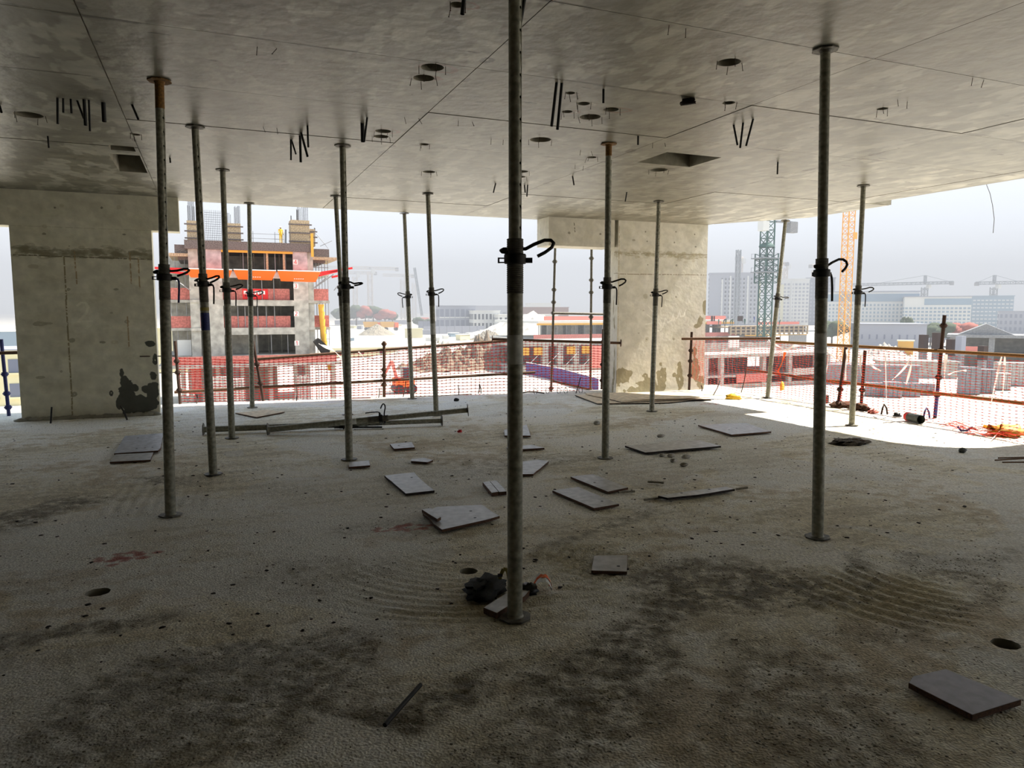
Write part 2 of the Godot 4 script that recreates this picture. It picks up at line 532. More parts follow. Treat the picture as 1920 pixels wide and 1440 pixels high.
func build_floor() -> void:
	var root := Node3D.new()
	root.name = "floor"
	add_child(root)
	kind(root, "structure")
	var x0 := -3.4
	var x1 := 9.75
	var nx := 380
	var nz := 350
	var z1 := -1.2
	var g := Geo.new()
	var idx := func(a: int, b: int) -> int: return a * (nz + 1) + b
	var h := PackedFloat32Array()
	h.resize((nx + 1) * (nz + 1))
	g.v.resize(h.size())
	g.n.resize(h.size())
	var gz := func(x: float, b: int) -> float:
		var t := pow(float(b) / nz, 1.35)
		return lerpf(z1, floor_edge(x), t)
	for a in nx + 1:
		var x := lerpf(x0, x1, pow(float(a) / nx, 1.0))
		for b in nz + 1:
			var z: float = gz.call(x, b)
			g.v[a * (nz + 1) + b] = Vector3(x, floor_height(x, z), z)
	for a in nx + 1:
		for b in nz + 1:
			var p := g.v[mini(a + 1, nx) * (nz + 1) + b] - g.v[maxi(a - 1, 0) * (nz + 1) + b]
			var q := g.v[a * (nz + 1) + mini(b + 1, nz)] - g.v[a * (nz + 1) + maxi(b - 1, 0)]
			var m := p.cross(q).normalized()
			g.n[a * (nz + 1) + b] = m if m.y > 0 else -m
	var cut := {}
	var boxes := []
	var dx := (x1 - x0) / nx
	for hole in floor_holes:
		var a0 := int((hole.x - hole.z * 1.5 - x0) / dx)
		var a1 := int((hole.x + hole.z * 1.5 - x0) / dx) + 1
		var edge := floor_edge(hole.x)
		var b0 := int(nz * pow((hole.y + hole.z * 1.5 - z1) / (edge - z1), 1.0 / 1.35))
		var b1 := int(nz * pow((hole.y - hole.z * 1.5 - z1) / (edge - z1), 1.0 / 1.35)) + 1
		boxes.append([a0, a1, b0, b1])
		for a in range(a0, a1):
			for b in range(b0, b1):
				cut[a * (nz + 1) + b] = true
	for a in nx:
		for b in nz:
			var k: int = a * (nz + 1) + b
			if cut.has(k):
				continue
			var k2: int = k + nz + 1
			g.i.append_array([k, k + 1, k2, k2, k + 1, k2 + 1])
	var sleeve := Geo.new()
	for j in floor_holes.size():
		var hole := floor_holes[j]
		var e: Array = boxes[j]
		var loop := PackedInt32Array()
		for a in range(e[0], e[1]):
			loop.append(a * (nz + 1) + e[2])
		for b in range(e[2], e[3]):
			loop.append(e[1] * (nz + 1) + b)
		for a in range(e[1], e[0], -1):
			loop.append(a * (nz + 1) + e[3])
		for b in range(e[3], e[2], -1):
			loop.append(e[0] * (nz + 1) + b)
		var c := Vector3(hole.x, 0, hole.y)
		for k in loop.size():
			var p := g.v[loop[k]]
			var q := g.v[loop[(k + 1) % loop.size()]]
			var pd := Vector3(p.x - c.x, 0, p.z - c.z).normalized()
			var qd := Vector3(q.x - c.x, 0, q.z - c.z).normalized()
			var pr := c + pd * hole.z * (1.0 + 0.12 * fine_noise.get_noise_2d(pd.x * 150.0, pd.z * 150.0)) - Vector3(0, 0.006, 0)
			var qr := c + qd * hole.z * (1.0 + 0.12 * fine_noise.get_noise_2d(qd.x * 150.0, qd.z * 150.0)) - Vector3(0, 0.006, 0)
			g.quad(p, q, qr, pr, Vector3.UP)
			var down := Vector3(0, 0.28, 0)
			sleeve.quads(pr, qr, qr - down, pr - down, -pd, -qd, -qd, -pd)
			sleeve.tri(c - down, pr - down, qr - down, Vector3.UP, Vector3.UP, Vector3.UP)
	put("concrete_surface", g, M.floor, root)
	put("sleeve_hole", sleeve, M.slab, root)
	# the body of the slab below the surface and the rest of the storey's floor behind the camera
	var s := Geo.new()
	s.span(Vector3(-9.0, -0.3, -1.2), Vector3(9.75, -0.006, 5.2))
	s.span(Vector3(-9.0, -0.3, -13.3), Vector3(-3.4, -0.006, -1.2))
	s.span(Vector3(-3.4, -0.36, -13.0), Vector3(9.75, -0.2, -6.0))
	s.span(Vector3(-3.4, -0.3, -12.55), Vector3(9.7, -0.2, -12.3))
	for k in 40:
		var xa := lerpf(x0, x1, k / 40.0)
		var xb := lerpf(x0, x1, (k + 1) / 40.0)
		s.quad(Vector3(xa, -0.01, floor_edge(xa)), Vector3(xb, -0.01, floor_edge(xb)), Vector3(xb, -0.36, floor_edge(xb)), Vector3(xa, -0.36, floor_edge(xa)), Vector3(0, 0, -1))
		s.quad(Vector3(xa, -0.36, floor_edge(xa)), Vector3(xb, -0.36, floor_edge(xb)), Vector3(xb, -0.36, -12.3), Vector3(xa, -0.36, -12.3), Vector3(0, -1, 0))
	s.quad(Vector3(9.75, -0.01, -12.6), Vector3(9.75, -0.01, -1.2), Vector3(9.75, -0.36, -1.2), Vector3(9.75, -0.36, -12.6), Vector3(1, 0, 0))
	put("slab_body", s, M.slab, root)
	# colour of the floor: pale laitance, brown dust, dark aggregate spread wider to dim the near floor, red marking spray
	var im := Image.create(768, 768, false, Image.FORMAT_RGB8)
	var pale := Color(1.0, 0.995, 0.985)
	var dust := Color(0.95, 0.92, 0.84)
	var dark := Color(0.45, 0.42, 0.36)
	for u in 768:
		var x := -3.4 + 13.4 * u / 768.0
		for w in 768:
			var z := -13.4 + 12.4 * w / 768.0
			var k := floor_noise.get_noise_2d(x * 45.0, z * 45.0)
			var k2 := fine_noise.get_noise_2d(x * 260.0, z * 260.0)
			var streak := fine_noise.get_noise_2d(x * 50.0 + z * 40.0, z * 260.0)
			var k3 := fine_noise.get_noise_2d(x * 700.0, z * 700.0)
			var c := pale.lerp(dust, clampf(0.4 + 1.5 * k + 0.7 * k2, 0.0, 1.0))
			c = c.lerp(Color(0.76, 0.72, 0.63), clampf(0.9 * streak + 1.2 * k + 0.9 * k3 - 0.1, 0.0, 0.75))
			c = c.lerp(Color(0.78, 0.71, 0.6), clampf(2.2 * floor_noise.get_noise_2d(x * 35.0 + 500.0, z * 60.0) + 0.8 * k2 - 0.5, 0.0, 0.55))
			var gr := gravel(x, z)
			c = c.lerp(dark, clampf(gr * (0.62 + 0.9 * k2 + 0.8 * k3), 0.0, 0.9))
			var far := 0.55 + 0.8 * floor_noise.get_noise_2d(x * 22.0 + 300.0, z * 22.0)
			if far > 0.6:
				c = c.lerp(Color(0.93, 0.94, 0.97), 0.4)
			im.set_pixel(u, w, c)
	var at := func(p: Vector2) -> Vector2: return Vector2((p.x + 3.4) / 13.4, (p.y + 13.4) / 12.4) * 768.0
	for p in [Vector2(-0.521, -5.047), Vector2(1.252, -4.975), Vector2(7.627, -9.843)]:
		for k in 26:
			var q: Vector2 = at.call(p) + Vector2(rng.randfn() * 5.0, rng.randfn() * 3.0)
			splotch(im, q, Vector2(1.6, 1.2), Color(0.62, 0.25, 0.2, 0.5))
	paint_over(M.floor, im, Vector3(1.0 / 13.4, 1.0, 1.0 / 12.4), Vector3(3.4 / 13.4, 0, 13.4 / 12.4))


# ---------------------------------------------------------------- ceiling
var round_holes: Array[Vector3] = [
	Vector3(-1.362, -7.48, 0.109), Vector3(1.474, -4.993, 0.08), Vector3(1.482, -5.237, 0.076), Vector3(1.553, -6.885, 0.074), Vector3(1.58, -7.098, 0.071), Vector3(3.287, -4.134, 0.079), Vector3(2.619, -5.159, 0.037), Vector3(2.849, -5.375, 0.052),
	Vector3(2.833, -5.637, 0.045), Vector3(3.139, -5.441, 0.066), Vector3(3.091, -5.712, 0.092), Vector3(3.039, -6.619, 0.104), Vector3(3.913, -4.907, 0.051), Vector3(1.309, -3.95, 0.041), Vector3(2.494, -8.631, 0.077), Vector3(2.047, -7.245, 0.048),
	Vector3(3.512, -8.181, 0.077), Vector3(3.623, -8.508, 0.073), Vector3(3.892, -7.146, 0.052), Vector3(4.974, -7.478, 0.107), Vector3(-0.586, -7.893, 0.045), Vector3(5.2, -4.563, 0.044),
]
var shafts: Array[Rect2] = [Rect2(4.5, -7.19, 0.7, 0.57), Rect2(-0.93, -10.0, 0.3, 1.07), Rect2(-0.88, -8.72, 0.23, 0.22)]


func cut_holes(body: CSGShape3D, at: Vector3, half: Vector2, height: float) -> void:
	for h in round_holes:
		if absf(h.x - at.x) < half.x + h.z and absf(h.y - at.z) < half.y + h.z:
			var c := CSGCylinder3D.new()
			c.name = "sleeve"
			c.radius = h.z
			c.material = M.slab
			c.height = height
			c.sides = 24
			c.operation = CSGShape3D.OPERATION_SUBTRACTION
			c.position = Vector3(h.x, CEILING_HEIGHT, h.y) - at
			body.add_child(c, true)
	for r in shafts:
		var m := r.get_center()
		if absf(m.x - at.x) < half.x + r.size.x and absf(m.y - at.z) < half.y + r.size.y:
			var c := CSGBox3D.new()
			c.name = "shaft"
			c.size = Vector3(r.size.x, height, r.size.y)
			c.material = M.slab
			c.operation = CSGShape3D.OPERATION_SUBTRACTION
			c.position = Vector3(m.x, CEILING_HEIGHT, m.y) - at
			body.add_child(c, true)


func ceiling_piece(called: String, lo: Vector3, hi: Vector3, m: Material, root: Node3D, depth: float) -> void:
	var b := CSGBox3D.new()
	b.name = called
	b.size = hi - lo
	b.position = (lo + hi) * 0.5
	b.material = m
	root.add_child(b, true)
	cut_holes(b, b.position, Vector2(b.size.x, b.size.z) * 0.5, depth)


func build_ceiling() -> void:
	var root := Node3D.new()
	root.name = "ceiling"
	add_child(root)
	kind(root, "structure")
	var y := CEILING_HEIGHT
	# body of the slab, two depths at the right-hand edge
	ceiling_piece("slab_body", Vector3(-9.0, y + 0.006, -12.36), Vector3(9.0, y + 0.6, 5.2), M.slab, root, 1.16)
	var edge := Geo.new()
	var outline := PackedVector2Array([Vector2(9.001, 5.2), Vector2(9.55, 5.2), Vector2(9.55, -8.52), Vector2(10.0, -8.52), Vector2(9.98, -10.2), Vector2(9.001, -11.72)])
	edge.prism(outline, y + 0.006, y + 0.6)
	put("slab_edge", edge, M.slab, root)
	# the balcony slab beyond the frame, whose rounded inner corner ends the sunlit patch
	var bal := Geo.new()
	var poly := PackedVector2Array([Vector2(9.551, 5.2), Vector2(9.551, -6.2)])
	for k in range(1, 9):
		var t := PI / 2 * k / 8.0
		poly.append(Vector2(10.45 - 0.9 * cos(t), -6.2 + 0.9 * sin(t)))
	poly.append_array([Vector2(12.5, -5.3), Vector2(12.5, 5.2)])
	bal.prism(poly, y + 0.006, y + 0.3)
	put("balcony_slab", bal, M.slab, root)
	# imprints of the 2.4 by 1.2 m formwork sheets, each a piece with a fine joint
	var xs := [-9.0, -7.81, -5.41, -3.01, -0.61, 1.76, 4.13, 6.6, 9.0]
	var zs := [-12.3, -11.0, -9.75, -8.53, -7.31, -6.1, -4.89, -3.71, -2.5, -1.3, -0.1, 1.1, 2.3, 3.5, 4.7]
	for a in xs.size() - 1:
		for b in zs.size() - 1:
			var drop := 0.0012 * float((a * 7 + b * 5) % 4)
			ceiling_piece("panel", Vector3(xs[a] + 0.004, y - drop, zs[b] + 0.004), Vector3(xs[a + 1] - 0.004, y + 0.0065, zs[b + 1] - 0.004), M.soffit, root, 1.16)
	for b in zs.size() - 1:
		var sheet := PackedVector2Array([Vector2(9.004, zs[b] + 0.004), Vector2(9.97, zs[b] + 0.004), Vector2(9.97, zs[b + 1] - 0.004), Vector2(9.004, zs[b + 1] - 0.004)])
		for piece in Geometry2D.intersect_polygons(sheet, Geometry2D.offset_polygon(outline, -0.02)[0]):
			var g := Geo.new()
			g.prism(piece, y - 0.0012 * (b % 3), y + 0.0065)
			put("panel", g, M.soffit, root)
	# nails left round the sleeve holes
	var nail := Geo.new()
	nail.tube(Vector3.ZERO, Vector3(0, -0.055, 0), 0.0022, 0.0022, 5)
	nail.tube(Vector3(0, -0.055, 0), Vector3(0, -0.057, 0), 0.0045, 0.0045, 6)
	for h in round_holes:
		var count := 3 if h.z < 0.07 else 4
		for k in count:
			var o := put("nail", nail, M.rust_dark, root)
			var t := TAU * (k + rng.randf() * 0.5) / count
			o.position = Vector3(h.x + cos(t) * (h.z + 0.012), y + 0.003, h.y + sin(t) * (h.z + 0.012))
			o.rotation = Vector3(rng.randfn() * 0.12, 0, rng.randfn() * 0.12)
	for p in nail_spots:
		for k in 2:
			var o := put("nail", nail, M.rust_dark, root)
			o.position = p + Vector3(0.12 * k - 0.06, 0.003, rng.randf() * 0.04)
			o.rotation = Vector3(rng.randfn() * 0.3, 0, rng.randfn() * 0.3)
	# stains of the soffit
	var im := Image.create(1024, 1024, false, Image.FORMAT_RGB8)
	for u in 1024:
		var x := -3.4 + 13.6 * u / 1024.0
		var col := 0
		while col < xs.size() - 1 and xs[col + 1] < x:
			col += 1
		for w in 1024:
			var z := -12.5 + 11.5 * w / 1024.0
			var row := 0
			while row < zs.size() - 1 and zs[row + 1] < z:
				row += 1
			var k := fine_noise.get_noise_2d(x * 140.0, z * 60.0)
			var k2 := floor_noise.get_noise_2d(x * 90.0 + 70.0, z * 60.0)
			var blot := smoothstep(0.04, 0.2, k + 0.5 * k2 + 0.35 * fine_noise.get_noise_2d(x * 420.0, z * 200.0))
			var bare := float((col * 13 + row * 29 + col * row * 7) % 5) / 5.0
			var c := Color(0.76, 0.745, 0.7).lerp(Color(1.0, 0.99, 0.97), blot * (0.25 + 0.75 * bare))
			if k2 < -0.35 and k < 0.0:
				c = c.lerp(Color(0.66, 0.63, 0.56), 0.5)
			im.set_pixel(u, w, c)
	var at := func(p: Vector2) -> Vector2: return Vector2((p.x + 3.4) / 13.6, (p.y + 12.5) / 11.5) * 1024.0
	for h in round_holes:
		var q: Vector2 = at.call(Vector2(h.x, h.y))
		splotch(im, q, Vector2.ONE * h.z * 76.0 * 1.5, Color(0.6, 0.56, 0.48, 0.45), 0.7)
	for k in [3, 1, 13, 9, 2, 8]:
		var h := round_holes[k]
		var q: Vector2 = at.call(Vector2(h.x + 0.05, h.y))
		splotch(im, q, Vector2(h.z * 110.0, h.z * 90.0), Color(0.75, 0.42, 0.36, 0.55), 0.9, 0.62)
	for k in [6, 7, 8, 11, 14, 4, 17]:
		var h := round_holes[k]
		var q: Vector2 = at.call(Vector2(h.x, h.y))
		splotch(im, q + Vector2(h.z * 40.0, 0), Vector2(h.z * 130.0, h.z * 80.0), Color(1, 1, 0.99, 0.6), 0.8, 0.72)
	for p in [Vector2(1.89, -4.752), Vector2(1.122, -5.067), Vector2(1.285, -5.371), Vector2(2.97, -8.932), Vector2(2.736, -6.109), Vector2(3.133, -5.947), Vector2(4.626, -5.607), Vector2(2.269, -7.154)]:
		splotch(im, at.call(p), Vector2(16, 5), Color(1, 1, 0.98, 0.55), 0.9)
	for k in 170:
		var q := Vector2(rng.randf(), rng.randf()) * 1024.0
		splotch(im, q, Vector2(1.0 + rng.randf() * 4.0, 0.8 + rng.randf()), Color(0.36, 0.33, 0.27, 0.75), 0.8)
	for k in 60:
		var q: Vector2 = at.call(Vector2([-0.61, 1.76, 4.13, 6.6][k % 4] + rng.randfn() * 0.02, -12.0 + 8.0 * rng.randf()))
		splotch(im, q, Vector2(1.2 + rng.randf() * 2.0, 2.0 + rng.randf() * 5.0), Color(0.4, 0.36, 0.3, 0.7), 0.8)
	for k in 90:
		var q: Vector2 = at.call(Vector2(-1.0 + 10.5 * rng.randf(), zs[rng.randi() % 8] + rng.randfn() * 0.015))
		splotch(im, q, Vector2(4.0 + rng.randf() * 18.0, 1.0 + rng.randf()), Color(0.4, 0.36, 0.3, 0.65), 0.8)
	paint_over(M.soffit, im, Vector3(1.0 / 13.6, 1.0, 1.0 / 11.5), Vector3(3.4 / 13.6, 0, 12.5 / 11.5))


var nail_spots: Array[Vector3] = [Vector3(0.402, 3.201, -5.059), Vector3(2.604, 3.201, -3.775), Vector3(4.181, 3.201, -6.322), Vector3(5.146, 3.201, -4.337), Vector3(5.178, 3.201, -3.748), Vector3(2.14, 3.201, -6.274), Vector3(3.679, 3.201, -6.919), Vector3(3.979, 3.201, -7.611), Vector3(1.677, 3.201, -6.347), Vector3(2.648, 3.201, -6.802), Vector3(0.569, 3.201, -7.16)]


# ---------------------------------------------------------------- walls
func build_walls() -> void:
	var y := CEILING_HEIGHT + 0.003
	# left pier with the beam above it
	var l := Node3D.new()
	l.name = "wall_left"
	add_child(l)
	kind(l, "structure")
	var lm: StandardMaterial3D = M.wall.duplicate()
	var g := Geo.new()
	g.span(Vector3(-2.5, -0.02, -12.28), Vector3(-0.745, 2.71, -12.0))
	put("pier", g, lm, l)
	g = Geo.new()
	g.span(Vector3(-9.0, 2.71, -12.3), Vector3(-0.37, y, -11.985))
	put("beam", g, lm, l)
	g = Geo.new()
	for k in 22:
		var c := Vector3(lerpf(-2.5, -0.8, k / 21.0), 0.0, -11.97 + 0.02 * rng.randf())
		g.blob(c, Vector3(0.07 + 0.05 * rng.randf(), 0.035 + 0.02 * rng.randf(), 0.05), fine_noise, 0.5, 5)
	stuff_part("mortar_fillet", g, M.slab, l)
	var im := Image.create(512, 640, false, Image.FORMAT_RGB8)
	im.fill(Color(0.92, 0.915, 0.905))
	# the picture covers x -3.4 .. 0.0 and y 0 .. 3.2
	var at := func(px: float, py: float) -> Vector2: return Vector2((px + 3.4) / 3.4 * 512.0, (3.2 - py) / 3.2 * 640.0)
	for k in 500:
		splotch(im, Vector2(rng.randf() * 512, rng.randf() * 640), Vector2(6 + rng.randf() * 30, 5 + rng.randf() * 22), Color(0.86, 0.85, 0.81, 0.16) if k % 2 else Color(1, 1, 1, 0.2), 0.8)
	# dark repair mortar at the lower right corner
	var blots := [[Vector3(-1.16, 0.278, -12), 0.09, 0.17], [Vector3(-1.198, 0.517, -12), 0.045, 0.08], [Vector3(-1.011, 0.168, -12), 0.16, 0.1], [Vector3(-1.07, 0.409, -12), 0.035, 0.045], [Vector3(-0.841, 0.303, -12), 0.07, 0.14], [Vector3(-0.93, 0.387, -12), 0.035, 0.05], [Vector3(-1.379, 0.351, -12), 0.018, 0.025], [Vector3(-1.276, 0.189, -12), 0.04, 0.06], [Vector3(-0.828, 1.058, -12), 0.05, 0.028], [Vector3(-0.782, 0.819, -12), 0.028, 0.06], [Vector3(-0.814, 0.582, -12), 0.04, 0.05], [Vector3(-1.227, 0.635, -12), 0.03, 0.05]]
	for b in blots:
		var q: Vector2 = at.call(b[0].x, b[0].y)
		splotch(im, q, Vector2(b[1] * 190.0, b[2] * 290.0), Color(0.36, 0.365, 0.36, 1.0), 0.55)
	# open tie holes as flat dots, the dark inside them painted on; scuffs
	for s in [[Vector3(-1.838, 1.847, -12), 5, 5, 0.5], [Vector3(-1.243, 1.853, -12), 6, 4, 0.5], [Vector3(-1.837, 1.122, -12), 8, 9, 0.5], [Vector3(-1.444, 1.092, -12), 9, 5, 0.45], [Vector3(-1.845, 0.348, -12), 6, 8, 0.5], [Vector3(-2.207, 1.36, -12), 14, 8, 0.62], [Vector3(-2.111, 1.366, -12), 10, 4, 0.6], [Vector3(-2.258, 2.159, -12), 12, 7, 0.75], [Vector3(-2.237, 0.609, -12), 11, 6, 0.62], [Vector3(-1.128, 1.39, -12), 5, 6, 0.6], [Vector3(-1.945, 2.975, -12), 3, 4, 0.3], [Vector3(-1.368, 3.006, -12), 3, 4, 0.3], [Vector3(-1.103, 2.641, -12), 5, 3, 0.35], [Vector3(-2.093, 2.611, -12), 5, 4, 0.4], [Vector3(-2.081, 2.713, -12), 5, 6, 0.75], [Vector3(-1.86, 3.009, -12), 6, 6, 0.78], [Vector3(-1.152, 3.024, -12), 7, 9, 0.78], [Vector3(-1.799, 2.452, -12), 3, 2, 0.35], [Vector3(-1.308, 1.09, -12), 8, 6, 0.8], [Vector3(-1.321, 1.515, -12), 3, 3, 0.6], [Vector3(-1.992, 0.684, -12), 3, 4, 0.6]]:
		var q: Vector2 = at.call(s[0].x, s[0].y)
		splotch(im, q, Vector2(s[1], s[2]) * 0.8, Color(0.35 + s[3] * 0.65, 0.34 + s[3] * 0.64, 0.31 + s[3] * 0.62, 0.85), 0.6)
	# joint ridge under the beam, vertical board joint, run-down streaks
	for k in 240:
		splotch(im, at.call(-2.48 + 1.74 * rng.randf(), 2.37 + 0.035 * rng.randfn()), Vector2(3 + rng.randf() * 12, 2 + rng.randf() * 4), Color(0.6, 0.58, 0.52, 0.3), 0.9)
	stroke(im, PackedVector2Array([at.call(-2.5, 2.31), at.call(-0.75, 2.29)]), 2.0, Color(0.5, 0.48, 0.42, 0.8))
	stroke(im, PackedVector2Array([at.call(-1.87, 2.3), at.call(-1.88, 0.05)]), 2.0, Color(0.62, 0.58, 0.48, 0.75))
	stroke(im, PackedVector2Array([at.call(-3.4, 2.71), at.call(-0.4, 2.71)]), 1.2, Color(0.7, 0.68, 0.62, 0.5))
	for p in [Vector3(-1.736, 2.17, -12), Vector3(-1.042, 2.186, -12), Vector3(-0.935, 2.111, -12), Vector3(-1.114, 1.258, -12)]:
		stroke(im, PackedVector2Array([at.call(p.x, p.y + 0.2), at.call(p.x + 0.005, p.y - 0.25)]), 1.5, Color(0.72, 0.62, 0.5, 0.5))
	# the chalk figure 2
	stroke(im, PackedVector2Array([at.call(-1.735, 1.62), at.call(-1.69, 1.66), at.call(-1.63, 1.65), at.call(-1.605, 1.59), at.call(-1.64, 1.5), at.call(-1.72, 1.41), at.call(-1.735, 1.39), at.call(-1.56, 1.395)]), 4.0, Color(1, 1, 1, 1.0), 0.0)
	paint_over(lm, im, Vector3(1.0 / 3.4, 1.0 / 3.2, 1.0), Vector3(1.0, 0, 0))
	lm.albedo_color = Color(0.98, 0.965, 0.88)
	# right pier with its lintel
	var r := Node3D.new()
	r.name = "wall_right"
	add_child(r)
	kind(r, "structure")
	var rm: StandardMaterial3D = M.wall.duplicate()
	g = Geo.new()
	g.span(Vector3(7.0, -0.02, -12.3), Vector3(9.0, y, -11.8))
	put("pier", g, rm, r)
	g = Geo.new()
	g.span(Vector3(5.6, 2.7, -12.33), Vector3(6.94, y, -11.83))
	g.span(Vector3(6.94, 2.72, -12.2), Vector3(7.0, y, -11.9))
	put("lintel", g, rm, r)
	im = Image.create(768, 640, false, Image.FORMAT_RGB8)
	im.fill(Color(0.92, 0.915, 0.905))
	# covers x 5.4 .. 9.2, y 0 .. 3.2
	var at2 := func(px: float, py: float) -> Vector2: return Vector2((px - 5.4) / 3.8 * 768.0, (3.2 - py) / 3.2 * 640.0)
	for k in 500:
		splotch(im, Vector2(rng.randf() * 768, rng.randf() * 640), Vector2(6 + rng.randf() * 30, 5 + rng.randf() * 22), Color(0.88, 0.865, 0.82, 0.16) if k % 2 else Color(1, 1, 1, 0.2), 0.8)
	for b in [[Vector3(7.142, 0.34, -11.8), 0.12, 0.1], [Vector3(7.05, 0.273, -11.8), 0.05, 0.1], [Vector3(7.999, 0.218, -11.8), 0.08, 0.2], [Vector3(7.7, 0.096, -11.8), 0.16, 0.12], [Vector3(7.404, 0.026, -11.8), 0.14, 0.06], [Vector3(8.417, 0.224, -11.8), 0.055, 0.2], [Vector3(7.636, 0.313, -11.8), 0.04, 0.03], [Vector3(8.291, 0.311, -11.8), 0.03, 0.03], [Vector3(8.775, 0.421, -11.8), 0.07, 0.17], [Vector3(8.862, 1.34, -11.8), 0.05, 0.07], [Vector3(8.814, 1.257, -11.8), 0.06, 0.03], [Vector3(8.968, 1.6, -11.8), 0.03, 0.1], [Vector3(8.754, 0.737, -11.8), 0.04, 0.08], [Vector3(8.938, 0.099, -11.8), 0.06, 0.15]]:
		splotch(im, at2.call(b[0].x, b[0].y), Vector2(b[1], b[2]) * 290.0, Color(0.66, 0.635, 0.54, 1.0), 0.55)
	for s in [[Vector3(7.605, 1.819, -11.8), 11, 11, 0.72], [Vector3(8.289, 1.813, -11.8), 6, 4, 0.5], [Vector3(7.646, 1.004, -11.8), 8, 8, 0.74], [Vector3(7.646, 1.004, -11.8), 3, 3, 0.4], [Vector3(8.261, 1.005, -11.8), 5, 5, 0.6], [Vector3(7.581, 3.016, -11.8), 3, 3, 0.3], [Vector3(8.258, 3.043, -11.8), 3, 3, 0.3], [Vector3(8.688, 3.01, -11.8), 3, 3, 0.3], [Vector3(7.62, 2.841, -11.8), 4, 3, 0.35], [Vector3(8.227, 2.842, -11.8), 3, 3, 0.3], [Vector3(8.719, 2.778, -11.8), 5, 3, 0.35], [Vector3(7.64, 2.406, -11.8), 3, 3, 0.35], [Vector3(8.286, 2.411, -11.8), 4, 3, 0.35], [Vector3(5.999, 2.934, -11.8), 5, 4, 0.4], [Vector3(6.639, 2.94, -11.8), 5, 4, 0.4], [Vector3(7.329, 2.85, -11.8), 7, 4, 0.6], [Vector3(7.466, 1.128, -11.8), 5, 3, 0.6], [Vector3(7.564, 1.549, -11.8), 4, 3, 0.7]]:
		splotch(im, at2.call(s[0].x, s[0].y), Vector2(s[1], s[2]), Color(0.35 + s[3] * 0.65, 0.34 + s[3] * 0.64, 0.31 + s[3] * 0.62, 0.85), 0.5)  # tie holes here too: their inner dark is painted flat
	for k in 200:
		splotch(im, at2.call(7.0 + 2.0 * rng.randf(), 2.6 + 0.03 * rng.randfn()), Vector2(3 + rng.randf() * 9, 2 + rng.randf() * 4), Color(0.72, 0.69, 0.6, 0.28), 0.9)
	stroke(im, PackedVector2Array([at2.call(7.0, 2.22), at2.call(9.0, 2.24)]), 1.6, Color(0.62, 0.58, 0.5, 0.7))
	stroke(im, PackedVector2Array([at2.call(7.2, 2.6), at2.call(9.0, 2.63)]), 1.6, Color(0.66, 0.63, 0.55, 0.6))
	stroke(im, PackedVector2Array([at2.call(7.9, 3.2), at2.call(7.9, 2.62)]), 1.2, Color(0.7, 0.67, 0.6, 0.5))
	stroke(im, PackedVector2Array([at2.call(7.02, 3.1), at2.call(7.02, 0.0)]), 2.0, Color(0.75, 0.7, 0.6, 0.5))
	stroke(im, PackedVector2Array([at2.call(6.1, 3.12), at2.call(6.12, 2.95)]), 1.8, Color(0.42, 0.4, 0.34, 0.9))
	# the chalk word
	for line in [[Vector3(8.53, 1.569, -11.8), Vector3(8.484, 1.445, -11.8), Vector3(8.41, 1.435, -11.8), Vector3(8.382, 1.538, -11.8), Vector3(8.337, 1.405, -11.8), Vector3(8.263, 1.395, -11.8), Vector3(8.237, 1.487, -11.8), Vector3(8.203, 1.365, -11.8), Vector3(8.119, 1.324, -11.8), Vector3(8.068, 1.416, -11.8), Vector3(8.023, 1.264, -11.8), Vector3(7.953, 1.163, -11.8), Vector3(7.857, 1.164, -11.8)], [Vector3(7.68, 1.619, -11.8), Vector3(7.826, 1.468, -11.8), Vector3(7.926, 1.305, -11.8), Vector3(7.975, 1.244, -11.8)], [Vector3(7.66, 1.468, -11.8), Vector3(7.78, 1.387, -11.8), Vector3(7.758, 1.306, -11.8), Vector3(7.616, 1.287, -11.8)]]:
		var pts := PackedVector2Array()
		for p in line:
			pts.append(at2.call(p.x, p.y))
		stroke(im, pts, 3.4, Color(1, 1, 1, 1.0), 0.1)
	paint_over(rm, im, Vector3(1.0 / 3.8, 1.0 / 3.2, 1.0), Vector3(-5.4 / 3.8, 0, 0))
	rm.albedo_color = Color(0.9, 0.885, 0.83)
	# the storey's closed sides behind the camera
	g = Geo.new()
	g.span(Vector3(-9.0, -0.1, 5.0), Vector3(9.75, y, 5.3))
	kind(put("wall_back", g, M.back), "structure")
	g = Geo.new()
	g.span(Vector3(-9.3, -0.1, -12.3), Vector3(-9.0, y, 5.3))
	kind(put("wall_side", g, M.back), "structure")



# ---------------------------------------------------------------- steel props
func plate(g: Geo, y0: float, y1: float, r: float) -> void:
	var poly := PackedVector2Array()
	for k in 8:
		var t := TAU * (k + 0.5) / 8
		poly.append(Vector2(cos(t) * r * (1.0 if k % 2 else 0.97), sin(t) * r))
	g.prism(poly, y0, y1)


